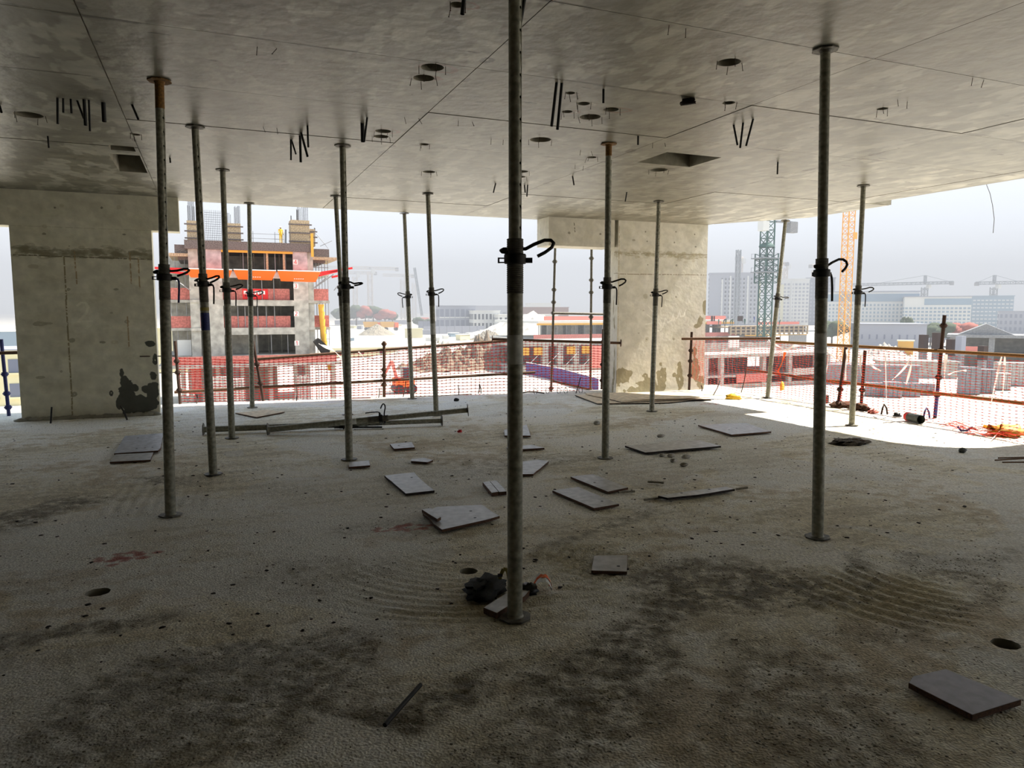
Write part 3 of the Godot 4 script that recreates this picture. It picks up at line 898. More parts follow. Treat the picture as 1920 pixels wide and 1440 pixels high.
func steel_prop(label: String, base: Vector3, length: float, turn: float, look := {}, lean := Basis(), group := "steel props standing between floor and ceiling") -> Node3D:
	var o := thing("steel_prop", label, "steel prop", base, group)
	o.basis = lean * Basis(Vector3.UP, turn)
	var steel: Material = look.get("steel", M.galvanized)
	var nut := minf(1.79, length * 0.56)
	var g := Geo.new()
	plate(g, 0.0, 0.009, 0.085)
	put("base_plate", g, M.galvanized_dark, o)
	g = Geo.new()
	g.lathe(Vector3.ZERO, PackedVector2Array([Vector2(0.044, 0.009), Vector2(0.039, 0.018), Vector2(0.038, 0.03), Vector2(0.038, nut - 0.17)]), 28)
	put("outer_tube", g, steel, o)
	g = Geo.new()
	var prof := PackedVector2Array()
	for k in 26:
		var y := nut - 0.17 + 0.25 * k / 25.0
		prof.append_array([Vector2(0.0378, y), Vector2(0.0402, y + 0.003), Vector2(0.0402, y + 0.006), Vector2(0.0378, y + 0.0095)])
	prof.append(Vector2(0.032, nut + 0.09))
	g.lathe(Vector3.ZERO, prof, 28)
	put("threaded_sleeve", g, M.galvanized_dark, o)
	g = Geo.new()
	g.lathe(Vector3.ZERO, PackedVector2Array([Vector2(0.039, nut - 0.03), Vector2(0.051, nut - 0.028), Vector2(0.053, nut - 0.02), Vector2(0.053, nut + 0.012), Vector2(0.05, nut + 0.018), Vector2(0.039, nut + 0.02)]), 24)
	g.box(Vector3(0.066, nut - 0.012, 0), Vector3(0.034, 0.024, 0.022))
	# the left lug has an eye
	g.box(Vector3(-0.06, nut - 0.022, 0), Vector3(0.03, 0.005, 0.02))
	g.box(Vector3(-0.06, nut - 0.002, 0), Vector3(0.03, 0.005, 0.02))
	g.box(Vector3(-0.079, nut - 0.012, 0), Vector3(0.008, 0.026, 0.02))
	var nut_part := put("adjusting_nut", g, M.iron, o)
	g = Geo.new()
	var hook: float = look.get("hook", 1.0)
	g.path(PackedVector3Array([Vector3(-0.03, nut + 0.022, 0.042), Vector3(-0.062, nut + 0.026, 0.03), Vector3(-0.068, nut + 0.034, 0.0), Vector3(-0.056, nut + 0.042, -0.012), Vector3(0.0, nut + 0.043, 0.0), Vector3(0.05, nut + 0.042, 0.0), Vector3(0.09, nut + 0.05 * hook, 0.01), Vector3(0.14, nut + 0.065 * hook, 0.02), Vector3(0.17, nut + 0.064 * hook, 0.03), Vector3(0.182, nut + 0.052 * hook, 0.045), Vector3(0.172, nut + 0.035 * hook, 0.06), Vector3(0.14, nut + 0.016 * hook, 0.07), Vector3(0.105, nut + 0.002, 0.075)]), 0.0085, 8)
	put("locking_pin", g, M.iron, nut_part)
	if look.get("handle", true):
		g = Geo.new()
		g.path(PackedVector3Array([Vector3(0.07, nut - 0.012, 0), Vector3(0.092, nut - 0.016, 0.0), Vector3(0.1, nut - 0.04, 0.0), Vector3(0.1, nut - 0.1, 0.004), Vector3(0.096, nut - 0.19, 0.008)]), 0.0075, 8)
		put("nut_handle", g, M.blue_paint if look.get("blue", false) else M.iron, nut_part)
	# the inner tube is hollow and drilled through at every 10 cm
	var inner := CSGCylinder3D.new()
	inner.name = "inner_tube"
	inner.radius = 0.0312
	inner.height = length - 0.009 - nut - 0.06
	inner.sides = 24
	inner.position = Vector3(0, nut + 0.06 + inner.height * 0.5, 0)
	inner.material = steel
	o.add_child(inner, true)
	var bore := CSGCylinder3D.new()
	bore.name = "bore"
	bore.radius = 0.0275
	bore.height = inner.height - 0.004
	bore.sides = 16
	bore.operation = CSGShape3D.OPERATION_SUBTRACTION
	bore.material = steel
	inner.add_child(bore, true)
	if look.has("rust_top"):
		g = Geo.new()
		g.tube(Vector3(0, length - look.rust_top, 0), Vector3(0, length - 0.008, 0), 0.0317, 0.0317, 24, false)
		put("rusted_end", g, M.ochre_rust, o)
	var face: float = look.get("holes", 0.6)
	var y := nut + 0.14
	while y < length - 0.08:
		var drill := CSGCylinder3D.new()
		drill.name = "pin_hole"
		drill.radius = 0.0075
		drill.height = 0.08
		drill.sides = 10
		drill.operation = CSGShape3D.OPERATION_SUBTRACTION
		drill.material = steel
		drill.basis = Basis(Vector3(cos(face), 0, sin(face)).cross(Vector3.UP), Vector3(cos(face), 0, sin(face)), Vector3.UP)
		drill.position = Vector3(0, y, 0) - inner.position
		inner.add_child(drill, true)
		y += 0.1
	g = Geo.new()
	plate(g, length - 0.009, length - 0.001, 0.083)
	g.lathe(Vector3.ZERO, PackedVector2Array([Vector2(0.0312, length - 0.025), Vector2(0.038, length - 0.009)]), 20)
	put("top_plate", g, M.ochre_rust if look.has("rust_top") else M.galvanized_dark, o)
	if look.has("band"):
		g = Geo.new()
		g.lathe(Vector3.ZERO, PackedVector2Array([Vector2(0.0381, look.band.x), Vector2(0.0388, look.band.x + 0.001), Vector2(0.0388, look.band.y), Vector2(0.0381, look.band.y + 0.001)]), 28)
		put("paint_band", g, M.tape, o)
	if look.has("blue_band"):
		g = Geo.new()
		g.lathe(Vector3.ZERO, PackedVector2Array([Vector2(0.0381, 1.36), Vector2(0.0388, 1.361), Vector2(0.0388, 1.52), Vector2(0.0381, 1.521)]), 28)
		put("blue_band", g, M.blue_paint, o)
		g = Geo.new()
		g.lathe(Vector3.ZERO, PackedVector2Array([Vector2(0.0381, 1.54), Vector2(0.0388, 1.541), Vector2(0.0388, 1.57), Vector2(0.0381, 1.571)]), 28)
		put("yellow_band", g, M.yellow_paint, o)
	return o


func leaning(a: Vector3, b: Vector3) -> Basis:
	var y := (b - a).normalized()
	var x := Vector3.RIGHT
	x = (x - y * x.dot(y)).normalized()
	return Basis(x, y, x.cross(y))


func build_props() -> void:
	var L := CEILING_HEIGHT - 0.004
	var view := -0.392
	var up := func(p: Vector3, q: Vector3) -> Basis: return leaning(p, Vector3(p.x, 0, p.z) + Vector3(clampf(q.x - p.x, -0.12, 0.12), CEILING_HEIGHT, clampf(q.z - p.z, -0.1, 0.1)))
	steel_prop("steel prop in the middle foreground with rags and a torn bag round its base", Vector3(1.362, 0, -3.253), L, view, {"band": Vector2(1.28, 1.42), "handle": false, "hook": 1.25})
	steel_prop("steel prop with a rusty yellow head in front of the left concrete pier", Vector3(-0.332, 0, -5.947), L, view + 0.2, {"rust_top": 0.2, "blue": true, "hook": 0.9}, up.call(Vector3(-0.332, 0, -5.947), Vector3(-0.273, 3.201, -6.009)))
	steel_prop("steel prop with blue and yellow paint bands, beside the rusty-headed prop", Vector3(-0.027, 0, -7.325), L, view - 0.1, {"blue_band": true}, up.call(Vector3(-0.027, 0, -7.325), Vector3(-0.059, 3.201, -7.355)))
	steel_prop("steel prop standing just behind the left end of the lying props", Vector3(0.192, 0, -9.371), L, view + 0.3, {"holes": 0.2}, up.call(Vector3(0.192, 0, -9.371), Vector3(0.205, 3.201, -9.423)))
	steel_prop("steel prop near the slab edge beside the pale ply sheet, before the unfinished tower", Vector3(0.57, 0, -12.242), L, view + 0.6, {}, up.call(Vector3(0.57, 0, -12.242), Vector3(0.626, 3.201, -12.084)))
	steel_prop("plain steel prop behind the lying props with a small ply offcut at its foot", Vector3(1.283, 0, -7.529), L, view, {"handle": false, "hook": 0.5}, up.call(Vector3(1.283, 0, -7.529), Vector3(1.3, 3.201, -7.601)))
	steel_prop("thin far steel prop almost hidden behind the prop with the offcut at its foot", Vector3(1.842, 0, -10.857), L, view + 2.0, {"handle": false}, up.call(Vector3(1.842, 0, -10.857), Vector3(1.748, 3.201, -10.9)))
	steel_prop("far steel prop at the slab edge whose pin hooks to the left, before the sand", Vector3(3.239, 0, -12.424), L, view + PI, {"band": Vector2(1.24, 1.35)}, up.call(Vector3(3.239, 0, -12.424), Vector3(3.104, 3.201, -12.184)))
	steel_prop("steel prop rising behind the right end of the lying props", Vector3(3.043, 0, -10.29), L, view, {"band": Vector2(1.2, 1.36)}, up.call(Vector3(3.043, 0, -10.29), Vector3(2.883, 3.201, -9.935)))
	steel_prop("steel prop with a yellow rusty head left of the two large ply boards", Vector3(3.778, 0, -6.572), L, view + 0.1, {"rust_top": 0.12, "hook": 1.1}, up.call(Vector3(3.778, 0, -6.572), Vector3(3.734, 3.201, -6.505)))
	steel_prop("steel prop in front of the right concrete pier with pin holes showing light", Vector3(6.238, 0, -9.443), L, view - 0.3, {"steel": M.galvanized}, up.call(Vector3(6.238, 0, -9.443), Vector3(6.363, 3.201, -9.636)))
	steel_prop("tall near steel prop standing alone on the right side of the floor", Vector3(3.773, 0, -3.668), L, view + 0.5, {"band": Vector2(1.26, 1.39), "hook": 1.3}, up.call(Vector3(3.773, 0, -3.668), Vector3(3.686, 3.201, -3.69)))
	steel_prop("steel prop with a pale lower tube standing in the sunlit strip at the right", Vector3(7.959, 0, -7.229), L, view, {}, up.call(Vector3(7.959, 0, -7.229), Vector3(8.153, 3.201, -7.463)))
	var a: Vector3 = Vector3(9.095, 0, -10.116)
	var b: Vector3 = Vector3(9.606, 3.201, -10.382)
	steel_prop("leaning pale steel prop in the sun beside the right pier, tilted out of plumb", a, a.distance_to(b) - 0.05, view, {"handle": false, "hook": 0.6}, leaning(a, b))
	# two props lying on the floor
	a = Vector3(-0.132, 0.06, -9.804)
	b = Vector3(2.852, 0.06, -9.369)
	var lying := "steel props lying on the floor"
	steel_prop("lower of the two lying steel props, flat on the concrete", a, a.distance_to(b), 0.4, {"holes": 0.0}, leaning(a, b), lying)
	a = Vector3(0.615, 0.06, -9.49)
	b = Vector3(3.025, 0.27, -8.784)
	steel_prop("upper of the two lying steel props, resting across the other with its end raised", a, a.distance_to(b), 2.2, {"band": Vector2(1.0, 1.1), "holes": 0.0}, leaning(a, b), lying)


# ---------------------------------------------------------------- boards and litter on the floor
func inset(poly: PackedVector2Array, amount: float, seed_at: int) -> PackedVector2Array:
	var r := RandomNumberGenerator.new()
	r.seed = seed_at
	var out := PackedVector2Array()
	for k in poly.size():
		var a := poly[k]
		var b := poly[(k + 1) % poly.size()]
		out.append(a)
		var steps := int(a.distance_to(b) / 0.12)
		var m := (b - a).normalized().orthogonal()
		for s in range(1, steps):
			out.append(a.lerp(b, float(s) / steps) + m * r.randf_range(-1, 1) * amount)
	return out


func board(called: String, label: String, category: String, corners: Array, look := {}) -> Node3D:
	var poly := PackedVector2Array()
	var c := Vector2.ZERO
	for p in corners:
		c += p / corners.size()
	for p in corners:
		poly.append(p - c)
	poly = inset(poly, look.get("ragged", 0.0015), corners.size() * 7 + int(absf(c.x) * 100))
	var t: float = look.get("thick", 0.018)
	var o := thing(called, label, category, Vector3(c.x, look.get("lift", 0.003), c.y), look.get("group", "plywood offcuts on the floor"))
	o.rotation = look.get("tilt", Vector3.ZERO)
	var g := Geo.new()
	g.prism(poly, 0.0, t)
	put("core", g, look.get("core", M.core), o)
	g = Geo.new()
	var top := Geometry2D.offset_polygon(poly, -0.0015)
	g.prism(top[0] if top.size() else poly, t, t + 0.0012)
	put("film_face", g, look.get("film", M.film), o)
	for s in look.get("hole_marks", []):
		g = Geo.new()
		g.tube(Vector3(s.x - c.x, t, s.y - c.y), Vector3(s.x - c.x, t + 0.0025, s.y - c.y), 0.011, 0.011, 8)
		put("hole_disc", g, M.iron, o)  # dark disc standing in for the shade inside a screw hole
	return o


func build_boards() -> void:
	board("plywood_board", "bluish sheet with clipped corner, larger of two boards by the rusty-headed prop", "board", [Vector2(-1, -9.764), Vector2(-0.579, -9.795), Vector2(-0.556, -8.756), Vector2(-0.575, -8.63), Vector2(-0.997, -8.66)], {"film": M.film_blue, "lift": 0.02, "tilt": Vector3(0.01, 0, 0.012), "hole_marks": [Vector2(-0.841, -9.559), Vector2(-0.799, -8.848), Vector2(-0.715, -8.847), Vector2(-0.642, -8.85)]})
	board("plywood_board", "narrow grey strip of board lying in front of the bluish sheet", "board", [Vector2(-0.986, -8.648), Vector2(-0.617, -8.62), Vector2(-0.619, -8.192), Vector2(-0.99, -8.233)], {"film": M.film})
	board("plywood_sheet", "pale thin ply sheet near the slab edge behind the lying props", "board", [Vector2(0.297, -11.603), Vector2(0.759, -11.796), Vector2(0.996, -11.435), Vector2(0.566, -11.009)], {"film": M.ply, "thick": 0.012})
	board("plywood_board", "small grey offcut touching the foot of the plain prop", "board", [Vector2(1.243, -7.297), Vector2(1.443, -7.299), Vector2(1.405, -7.063), Vector2(1.198, -7.07)])
	board("plywood_board", "small square grey board alone in the open centre of the floor, furthest back", "board", [Vector2(1.849, -8.132), Vector2(2.115, -8.168), Vector2(2.063, -7.829), Vector2(1.826, -7.825)], {"hole_marks": [Vector2(1.921, -7.994)]})
	board("plywood_board", "little broken chip of ply with a pointed right end", "board", [Vector2(1.859, -7.211), Vector2(2.006, -7.209), Vector2(2.052, -7.072), Vector2(1.972, -6.991), Vector2(1.832, -7.107)], {"ragged": 0.01})
	board("plywood_board", "grey rectangular board lying askew left of the double batten", "board", [Vector2(1.438, -6.567), Vector2(1.728, -6.591), Vector2(1.707, -6.269), Vector2(1.706, -5.844), Vector2(1.454, -5.832)], {"core": M.core_dark, "ragged": 0.004, "hole_marks": [Vector2(1.649, -6.385)]})
	board("plywood_board", "left half of the pair of short grey battens behind the middle prop", "board", [Vector2(2.169, -5.921), Vector2(2.239, -5.935), Vector2(2.175, -5.55), Vector2(2.108, -5.539)], {"thick": 0.03, "group": "pair of short battens"})
	board("plywood_board", "right half of the pair of short grey battens behind the middle prop", "board", [Vector2(2.244, -5.933), Vector2(2.311, -5.949), Vector2(2.243, -5.541), Vector2(2.179, -5.548)], {"thick": 0.028, "group": "pair of short battens"})
	board("plywood_board", "large broken grey board with ragged brown edge and a block on its corner", "board", [Vector2(1.421, -5.186), Vector2(1.572, -5.316), Vector2(1.912, -5.224), Vector2(1.908, -5.014), Vector2(1.917, -4.871), Vector2(1.648, -4.78), Vector2(1.429, -4.721)], {"ragged": 0.012, "lift": 0.012, "tilt": Vector3(-0.01, 0, 0.01), "hole_marks": [Vector2(1.768, -5.088), Vector2(1.736, -4.902)]})
	board("timber_block", "small splintered block lying on the corner of the broken board", "block", [Vector2(1.407, -5.163), Vector2(1.482, -5.18), Vector2(1.481, -4.918), Vector2(1.441, -4.877)], {"thick": 0.022, "lift": 0.04, "ragged": 0.004, "group": ""})
	board("plywood_board", "pale slanting board just right of the middle prop, third back from the camera", "board", [Vector2(2.756, -6.634), Vector2(3.058, -6.679), Vector2(3.12, -6.567), Vector2(2.737, -6.095), Vector2(2.554, -6.148)], {"ragged": 0.004})
	board("plywood_board", "narrow pale board behind the slanting one, half hidden by the middle prop", "board", [Vector2(3.021, -7.461), Vector2(3.328, -7.474), Vector2(3.386, -7.239), Vector2(2.961, -7.281)])
	board("plywood_board", "furthest grey board behind the middle prop, showing on both its sides", "board", [Vector2(3.402, -8.49), Vector2(3.809, -8.692), Vector2(3.554, -7.996), Vector2(3.275, -8.155)], {"lift": 0.015, "tilt": Vector3(0.02, 0, 0.03)})
	board("plywood_board", "upper of two parallel grey boards right of the middle prop", "board", [Vector2(3.008, -5.862), Vector2(3.252, -5.88), Vector2(3.281, -5.307), Vector2(3.045, -5.245)], {"hole_marks": [Vector2(3.1, -5.575)]})
	board("plywood_board", "lower and nearer of two parallel grey boards right of the middle prop", "board", [Vector2(2.629, -5.458), Vector2(2.891, -5.491), Vector2(2.929, -4.868), Vector2(2.686, -4.834)], {"hole_marks": [Vector2(2.845, -4.991)]})
	board("plywood_strip", "long narrow strip of board with dark edge, left of the tall right prop", "board", [Vector2(3.334, -4.932), Vector2(3.708, -4.967), Vector2(4.05, -4.965), Vector2(4.068, -4.876), Vector2(3.662, -4.832), Vector2(3.367, -4.844)], {"core": M.core_dark, "lift": 0.014, "ragged": 0.005, "hole_marks": [Vector2(3.563, -4.93), Vector2(3.855, -4.945)]})
	board("plywood_board", "large grey rectangular board behind the long strip, lit from the right", "board", [Vector2(4.257, -6.967), Vector2(5.23, -6.929), Vector2(5.23, -6.523), Vector2(4.256, -6.551)], {"core": M.core_dark, "lift": 0.015, "tilt": Vector3(0.004, 0, 0.006)})
	board("plywood_board", "large grey board nearest the sunlit strip, corner pointing at the camera", "board", [Vector2(5.959, -7.914), Vector2(6.674, -7.816), Vector2(6.486, -7.127), Vector2(5.87, -7.126)], {"lift": 0.008, "hole_marks": [Vector2(6.252, -7.5), Vector2(6.079, -7.434)]})
	board("plywood_board", "small square grey board with one dark nick, right of the middle prop's foot", "board", [Vector2(2.153, -3.869), Vector2(2.351, -3.797), Vector2(2.195, -3.548), Vector2(2.011, -3.644)], {"hole_marks": [Vector2(2.195, -3.645)]})
	board("plywood_board", "big mauve-grey board in the near right corner of the floor", "board", [Vector2(2.571, -1.992), Vector2(2.634, -2.023), Vector2(2.818, -2.014), Vector2(2.861, -1.731), Vector2(2.582, -1.73)], {"thick": 0.022, "lift": 0.008, "film": mat(Color(0.56, 0.52, 0.54), 0.4, 0.0, M.mottle, 2.0)})
	board("timber_plank", "short grey plank lying aslant against the foot of the middle prop", "plank", [Vector2(1.231, -3.355), Vector2(1.569, -3.601), Vector2(1.602, -3.544), Vector2(1.484, -3.413), Vector2(1.27, -3.267)], {"thick": 0.03, "group": ""})
	board("plywood_sheet", "lower thin ply sheet at the right pier, showing at the stack's left end", "board", [Vector2(6.099, -11.738), Vector2(6.559, -11.73), Vector2(7.991, -10.317), Vector2(7.005, -10.165), Vector2(5.869, -10.492)], {"film": M.ply, "thick": 0.012, "core": M.core_dark, "group": "thin ply sheets at the right pier"})
	board("plywood_sheet", "middle thin ply sheet at the right pier, its right end in the sun", "board", [Vector2(6.338, -11.775), Vector2(8.38, -11.3), Vector2(7.988, -10.182), Vector2(6.282, -10.419)], {"film": M.ply, "thick": 0.012, "lift": 0.018, "core": M.core_dark, "group": "thin ply sheets at the right pier"})
	var sheet := thing("plywood_sheet", "bowed thin ply sheet on top of the stack at the right pier, front corner lifted", "board", Vector3(7.102, 0, -11.136), "thin ply sheets at the right pier")
	var g := Geo.new()
	var a: Vector3 = Vector3(6.276, 0.04, -11.659)
	var b: Vector3 = Vector3(6.337, 0.04, -10.51)
	var c: Vector3 = Vector3(7.721, 0.07, -10.229)
	var d: Vector3 = Vector3(7.7, 0.06, -11.44)
	for k in 12:
		for j in 6:
			var q: Array[Vector3] = []
			for e in [[0, 0], [1, 0], [1, 1], [0, 1]]:
				var s: float = (k + e[0]) / 12.0
				var t: float = (j + e[1]) / 6.0
				var p := a.lerp(d, s).lerp(b.lerp(c, s), t)
				p.y = 0.036 + 0.05 * s * s * t + 0.012 * sin(s * 5.0)
				q.append(p - sheet.position)
			var m := (q[1] - q[0]).cross(q[3] - q[0]).normalized()
			m = m if m.y > 0 else -m
			g.quad(q[0], q[1], q[2], q[3], m)
			var dn := Vector3(0, -0.01, 0)
			g.quad(q[0] + dn, q[1] + dn, q[2] + dn, q[3] + dn, -m)
			if j == 5:
				g.quad(q[2], q[3], q[3] + dn, q[2] + dn, (q[2] - q[1]).normalized())
			if j == 0:
				g.quad(q[0], q[1], q[1] + dn, q[0] + dn, (q[1] - q[2]).normalized())
			if k == 11:
				g.quad(q[1], q[2], q[2] + dn, q[1] + dn, (q[1] - q[0]).normalized())
			if k == 0:
				g.quad(q[0], q[3], q[3] + dn, q[0] + dn, (q[0] - q[1]).normalized())
	put("bowed_panel", g, M.ply, sheet)


func crumpled(called: String, label: String, category: String, at: Vector3, size: Vector3, m: Material, seed_at: int, amount := 0.9) -> Node3D:
	var f := FastNoiseLite.new()
	f.seed = seed_at
	f.frequency = 0.02
	var g := Geo.new()
	g.blob(Vector3(0, size.y * 0.35, 0), size * Vector3(0.5, 0.7, 0.5), f, amount, 12, Basis(), 0.002)
	var o := one(called, label, category, g, m)
	o.position = at
	o.rotation.y = seed_at
	return o


func rod(called: String, label: String, category: String, pts: PackedVector3Array, r: float, m: Material, group := "") -> MeshInstance3D:
	var g := Geo.new()
	var rel := PackedVector3Array()
	for p in pts:
		rel.append(p - pts[0])
	g.path(rel, r, 7)
	var o := one(called, label, category, g, m, group)
	o.position = pts[0]
	return o


func build_litter() -> void:
	# heap at the middle prop's foot
	crumpled("cloth_rag", "dark crumpled rag heap left of the middle prop's foot", "rag", Vector3(1.335, 0, -3.611), Vector3(0.3, 0.07, 0.2), M.rag, 4, 0.75)
	crumpled("cloth_rag", "black rag half under the plank, right of the middle prop's foot", "rag", Vector3(1.55, 0, -3.521), Vector3(0.12, 0.05, 0.1), M.black_plastic, 9, 0.5)
	var strap := thing("yellow_strap", "yellow plastic strap standing up behind the middle prop's foot", "strap", Vector3(1.458, 0, -3.66))
	var g := Geo.new()
	g.ribbon(PackedVector3Array([Vector3(-0.02, 0.01, 0), Vector3(-0.015, 0.06, 0), Vector3(0, 0.105, 0.01), Vector3(0.02, 0.1, 0.02), Vector3(0.03, 0.05, 0.02)]), Vector3(0.9, 0, 0.4), 0.02, 0.003)
	put("band", g, M.yellow_paint, strap)
	g = Geo.new()
	g.box(Vector3(-0.016, 0.07, 0.002), Vector3(0.026, 0.018, 0.01))
	put("buckle", g, M.iron, strap)
	var bag := thing("packaging_bag", "torn white and orange packaging bag right of the middle prop's foot", "bag", Vector3(1.639, 0, -3.518))
	bag.rotation.y = -0.39
	for part in [["white_paper", 0.0, 1.0, M.white], ["orange_print", 0.45, 0.86, M.orange]]:
		g = Geo.new()
		var lift := 0.0 if part[1] == 0.0 else 0.0015
		for k in 10:
			var t0 := PI * k / 10.0
			var t1 := PI * (k + 1) / 10.0
			for j in 6:
				var z0: float = lerpf(part[1], part[2], j / 6.0)
				var z1: float = lerpf(part[1], part[2], (j + 1) / 6.0)
				var f := func(t: float, s: float) -> Vector3:
					return Vector3(cos(t) * 0.052 * (1.0 - 0.25 * s) + 0.006 * sin(s * 17.0), sin(t) * (0.062 + lift) * (1.0 - 0.15 * s) + 0.02 * s + 0.004 * sin(t * 7.0), 0.02 - 0.1 * s)
				var m := Vector3(cos((t0 + t1) / 2), sin((t0 + t1) / 2), 0)
				g.quad(f.call(t0, z0), f.call(t1, z0), f.call(t1, z1), f.call(t0, z1), m)
				g.quad(f.call(t0, z0) * 0.97, f.call(t1, z0) * 0.97, f.call(t1, z1) * 0.97, f.call(t0, z1) * 0.97, -m)
		put(part[0], g, part[3], bag)
	# the rest of the litter
	rod("steel_rod", "dark rod lying aslant on the rough concrete nearest the camera", "rod", PackedVector3Array([Vector3(0.539, 0.015, -2.531), Vector3(0.631, 0.02, -2.633), Vector3(0.732, 0.03, -2.737)]), 0.009, M.iron)
	g = Geo.new()
	var p: Vector3 = Vector3(1.744, 0.01, -9.485)
	g.box(Vector3(0, 0.012, 0), Vector3(0.62, 0.018, 0.05), Basis(Vector3.UP, -0.36))
	one("flat_bar", "black flat bar on the floor under the lying props", "bar", g, M.black_plastic).position = p
	crumpled("glove", "yellow glove lying in the sunlit strip by the ply sheets", "glove", Vector3(8.434, 0, -10.225), Vector3(0.26, 0.09, 0.14), M.yellow_bag, 12, 0.7)
	crumpled("plastic_bag", "orange and yellow rope bundle on the right floor edge by the netting", "rope", Vector3(9.095, 0, -5.918), Vector3(0.36, 0.12, 0.3), M.amber, 15, 1.1)
	crumpled("plastic_scrap", "small yellow scrap under the right netting", "scrap", Vector3(10.282, 0, -11.047), Vector3(0.12, 0.16, 0.06), M.yellow_bag, 16, 0.4)
	var drum := thing("pipe_offcut", "short grey pipe offcut with a red end lying by the right fence", "pipe", Vector3(8.932, 0.06, -7.073))
	var pa: Vector3 = Vector3(9.02, 0.06, -7.203)
	var pb: Vector3 = Vector3(8.937, 0.06, -6.963)
	g = Geo.new()
	g.tube(pa - drum.position, pb - drum.position, 0.06, 0.06, 20, false)
	g.tube(pa - drum.position, pb - drum.position, 0.052, 0.052, 20, false)
	put("pipe_wall", g, M.pipe, drum)
	g = Geo.new()
	g.tube(pa - drum.position, pa - drum.position + (pa - pb).normalized() * 0.06, 0.061, 0.061, 20)
	put("red_end", g, M.red, drum)
	var heap := thing("rubbish_heap", "low heap of dirt and splinters beside the tall right prop in the shade", "heap", Vector3(6.831, 0, -6.231))
	g = Geo.new()
	g.blob(Vector3(0, 0.01, 0), Vector3(0.26, 0.045, 0.14), fine_noise, 0.5, 12, Basis(), 0.001)
	put("dirt", g, M.dirt, heap)
	for k in 8:
		g = Geo.new()
		var t := rng.randf() * TAU
		var at := Vector3(rng.randfn() * 0.12, 0.035, rng.randfn() * 0.06)
		g.beam(at, at + Vector3(cos(t), 0.1, sin(t)) * (0.08 + 0.1 * rng.randf()), 0.014, 0.01)
		put("splinter", g, M.wood if k % 2 else M.stone_dark, heap)
	for k in 3:
		var q: Vector3 = [Vector3(7.361, 0.02, -4.874), Vector3(7.45, 0.03, -4.902), Vector3(7.325, 0.02, -4.774)][k]
		rod("thin_stick", ["lowest of three thin sticks on the shaded floor at the right", "upper thin stick of three on the shaded floor at the right", "front thin stick of three on the shaded floor at the right"][k], "stick", PackedVector3Array([q, q + Vector3(0.5, 0.0, 0.06 * k + 0.08)]), 0.008, M.wood, "thin sticks at the right")
	g = Geo.new()
	g.blob(Vector3.ZERO, Vector3(0.05, 0.03, 0.035), fine_noise, 0.5, 6)
	one("concrete_lump", "dark lump on the floor near the slab edge beyond the lying props", "lump", g, M.rag).position = Vector3(3.85, 0.02, -11.82)
	one("concrete_lump", "pale lump beside the yellow-headed prop behind the large boards", "lump", g, M.stone).position = Vector3(4.808, 0.02, -8.621)
	one("concrete_lump", "grey stone alone in the sunlit strip near its curved edge", "lump", g, M.pipe).position = Vector3(7.54, 0.02, -5.359)
	for k in 6:
		g = Geo.new()
		g.blob(Vector3.ZERO, Vector3(0.035 + 0.012 * (k % 3), 0.02, 0.03), fine_noise, 0.6, 6)
		var q: Vector3 = [Vector3(4.383, 0.012, -6.438), Vector3(4.455, 0.012, -6.377), Vector3(4.573, 0.01, -6.276), Vector3(4.324, 0.014, -6.15), Vector3(4.306, 0.012, -5.942), Vector3(5.048, 0.014, -7.447)][k]
		one("plaster_crumb", ["leftmost crumb of the pale row before the large grey board", "second crumb of the pale row before the large grey board", "right crumb of the pale row before the large grey board", "white crumb just in front of the pale row", "dark crumb in front of the pale row of crumbs", "white crumb at the back edge of the large grey board"][k], "crumb", g, M.stone_dark if k == 4 else M.white_block, "crumbs by the large grey board").position = q
	crumpled("plastic_scrap", "tiny red scrap on the open floor right of the lying props", "scrap", Vector3(2.881, 0, -8.706), Vector3(0.06, 0.03, 0.05), M.red, 18)
	for k in 4:
		var ends: Array = [[Vector3(3.582, 0.01, -5.463), Vector3(3.679, 0.015, -5.355)], [Vector3(3.139, 0.01, -5.228), Vector3(3.284, 0.01, -5.208)], [Vector3(4.128, 0.01, -4.935), Vector3(4.232, 0.02, -4.91)], [Vector3(3.208, 0.008, -4.942), Vector3(3.375, 0.008, -4.946)]][k]
		rod("timber_splinter", ["dark splinter between the parallel boards and the long strip", "dark splinter at the right end of the lower parallel board", "dark splinter beyond the right end of the long strip", "dark splinter at the left end of the long strip"][k], "splinter", PackedVector3Array(ends), 0.01, M.stone_dark, "splinters by the boards")
	rod("steel_rod", "thin rod standing in the floor at the foot of the left pier", "rod", PackedVector3Array([Vector3(-2.086, -0.02, -11.6), Vector3(-2.06, 0.223, -11.6)]), 0.012, M.iron)
	rod("steel_rod", "bent rod leaning on the dark repair patch of the left pier", "rod", PackedVector3Array([Vector3(-1.259, 0.147, -11.95), Vector3(-1.196, 0.104, -11.7), Vector3(-1.135, 0.02, -11.445)]), 0.013, M.iron)
	rod("steel_rod", "thin rod poking sideways out of the left pier's right edge", "rod", PackedVector3Array([Vector3(-0.976, 0.874, -11.97), Vector3(-0.496, 0.862, -12.1)]), 0.008, M.rust_dark)
	# loose grit on the floor
	var variants := 3
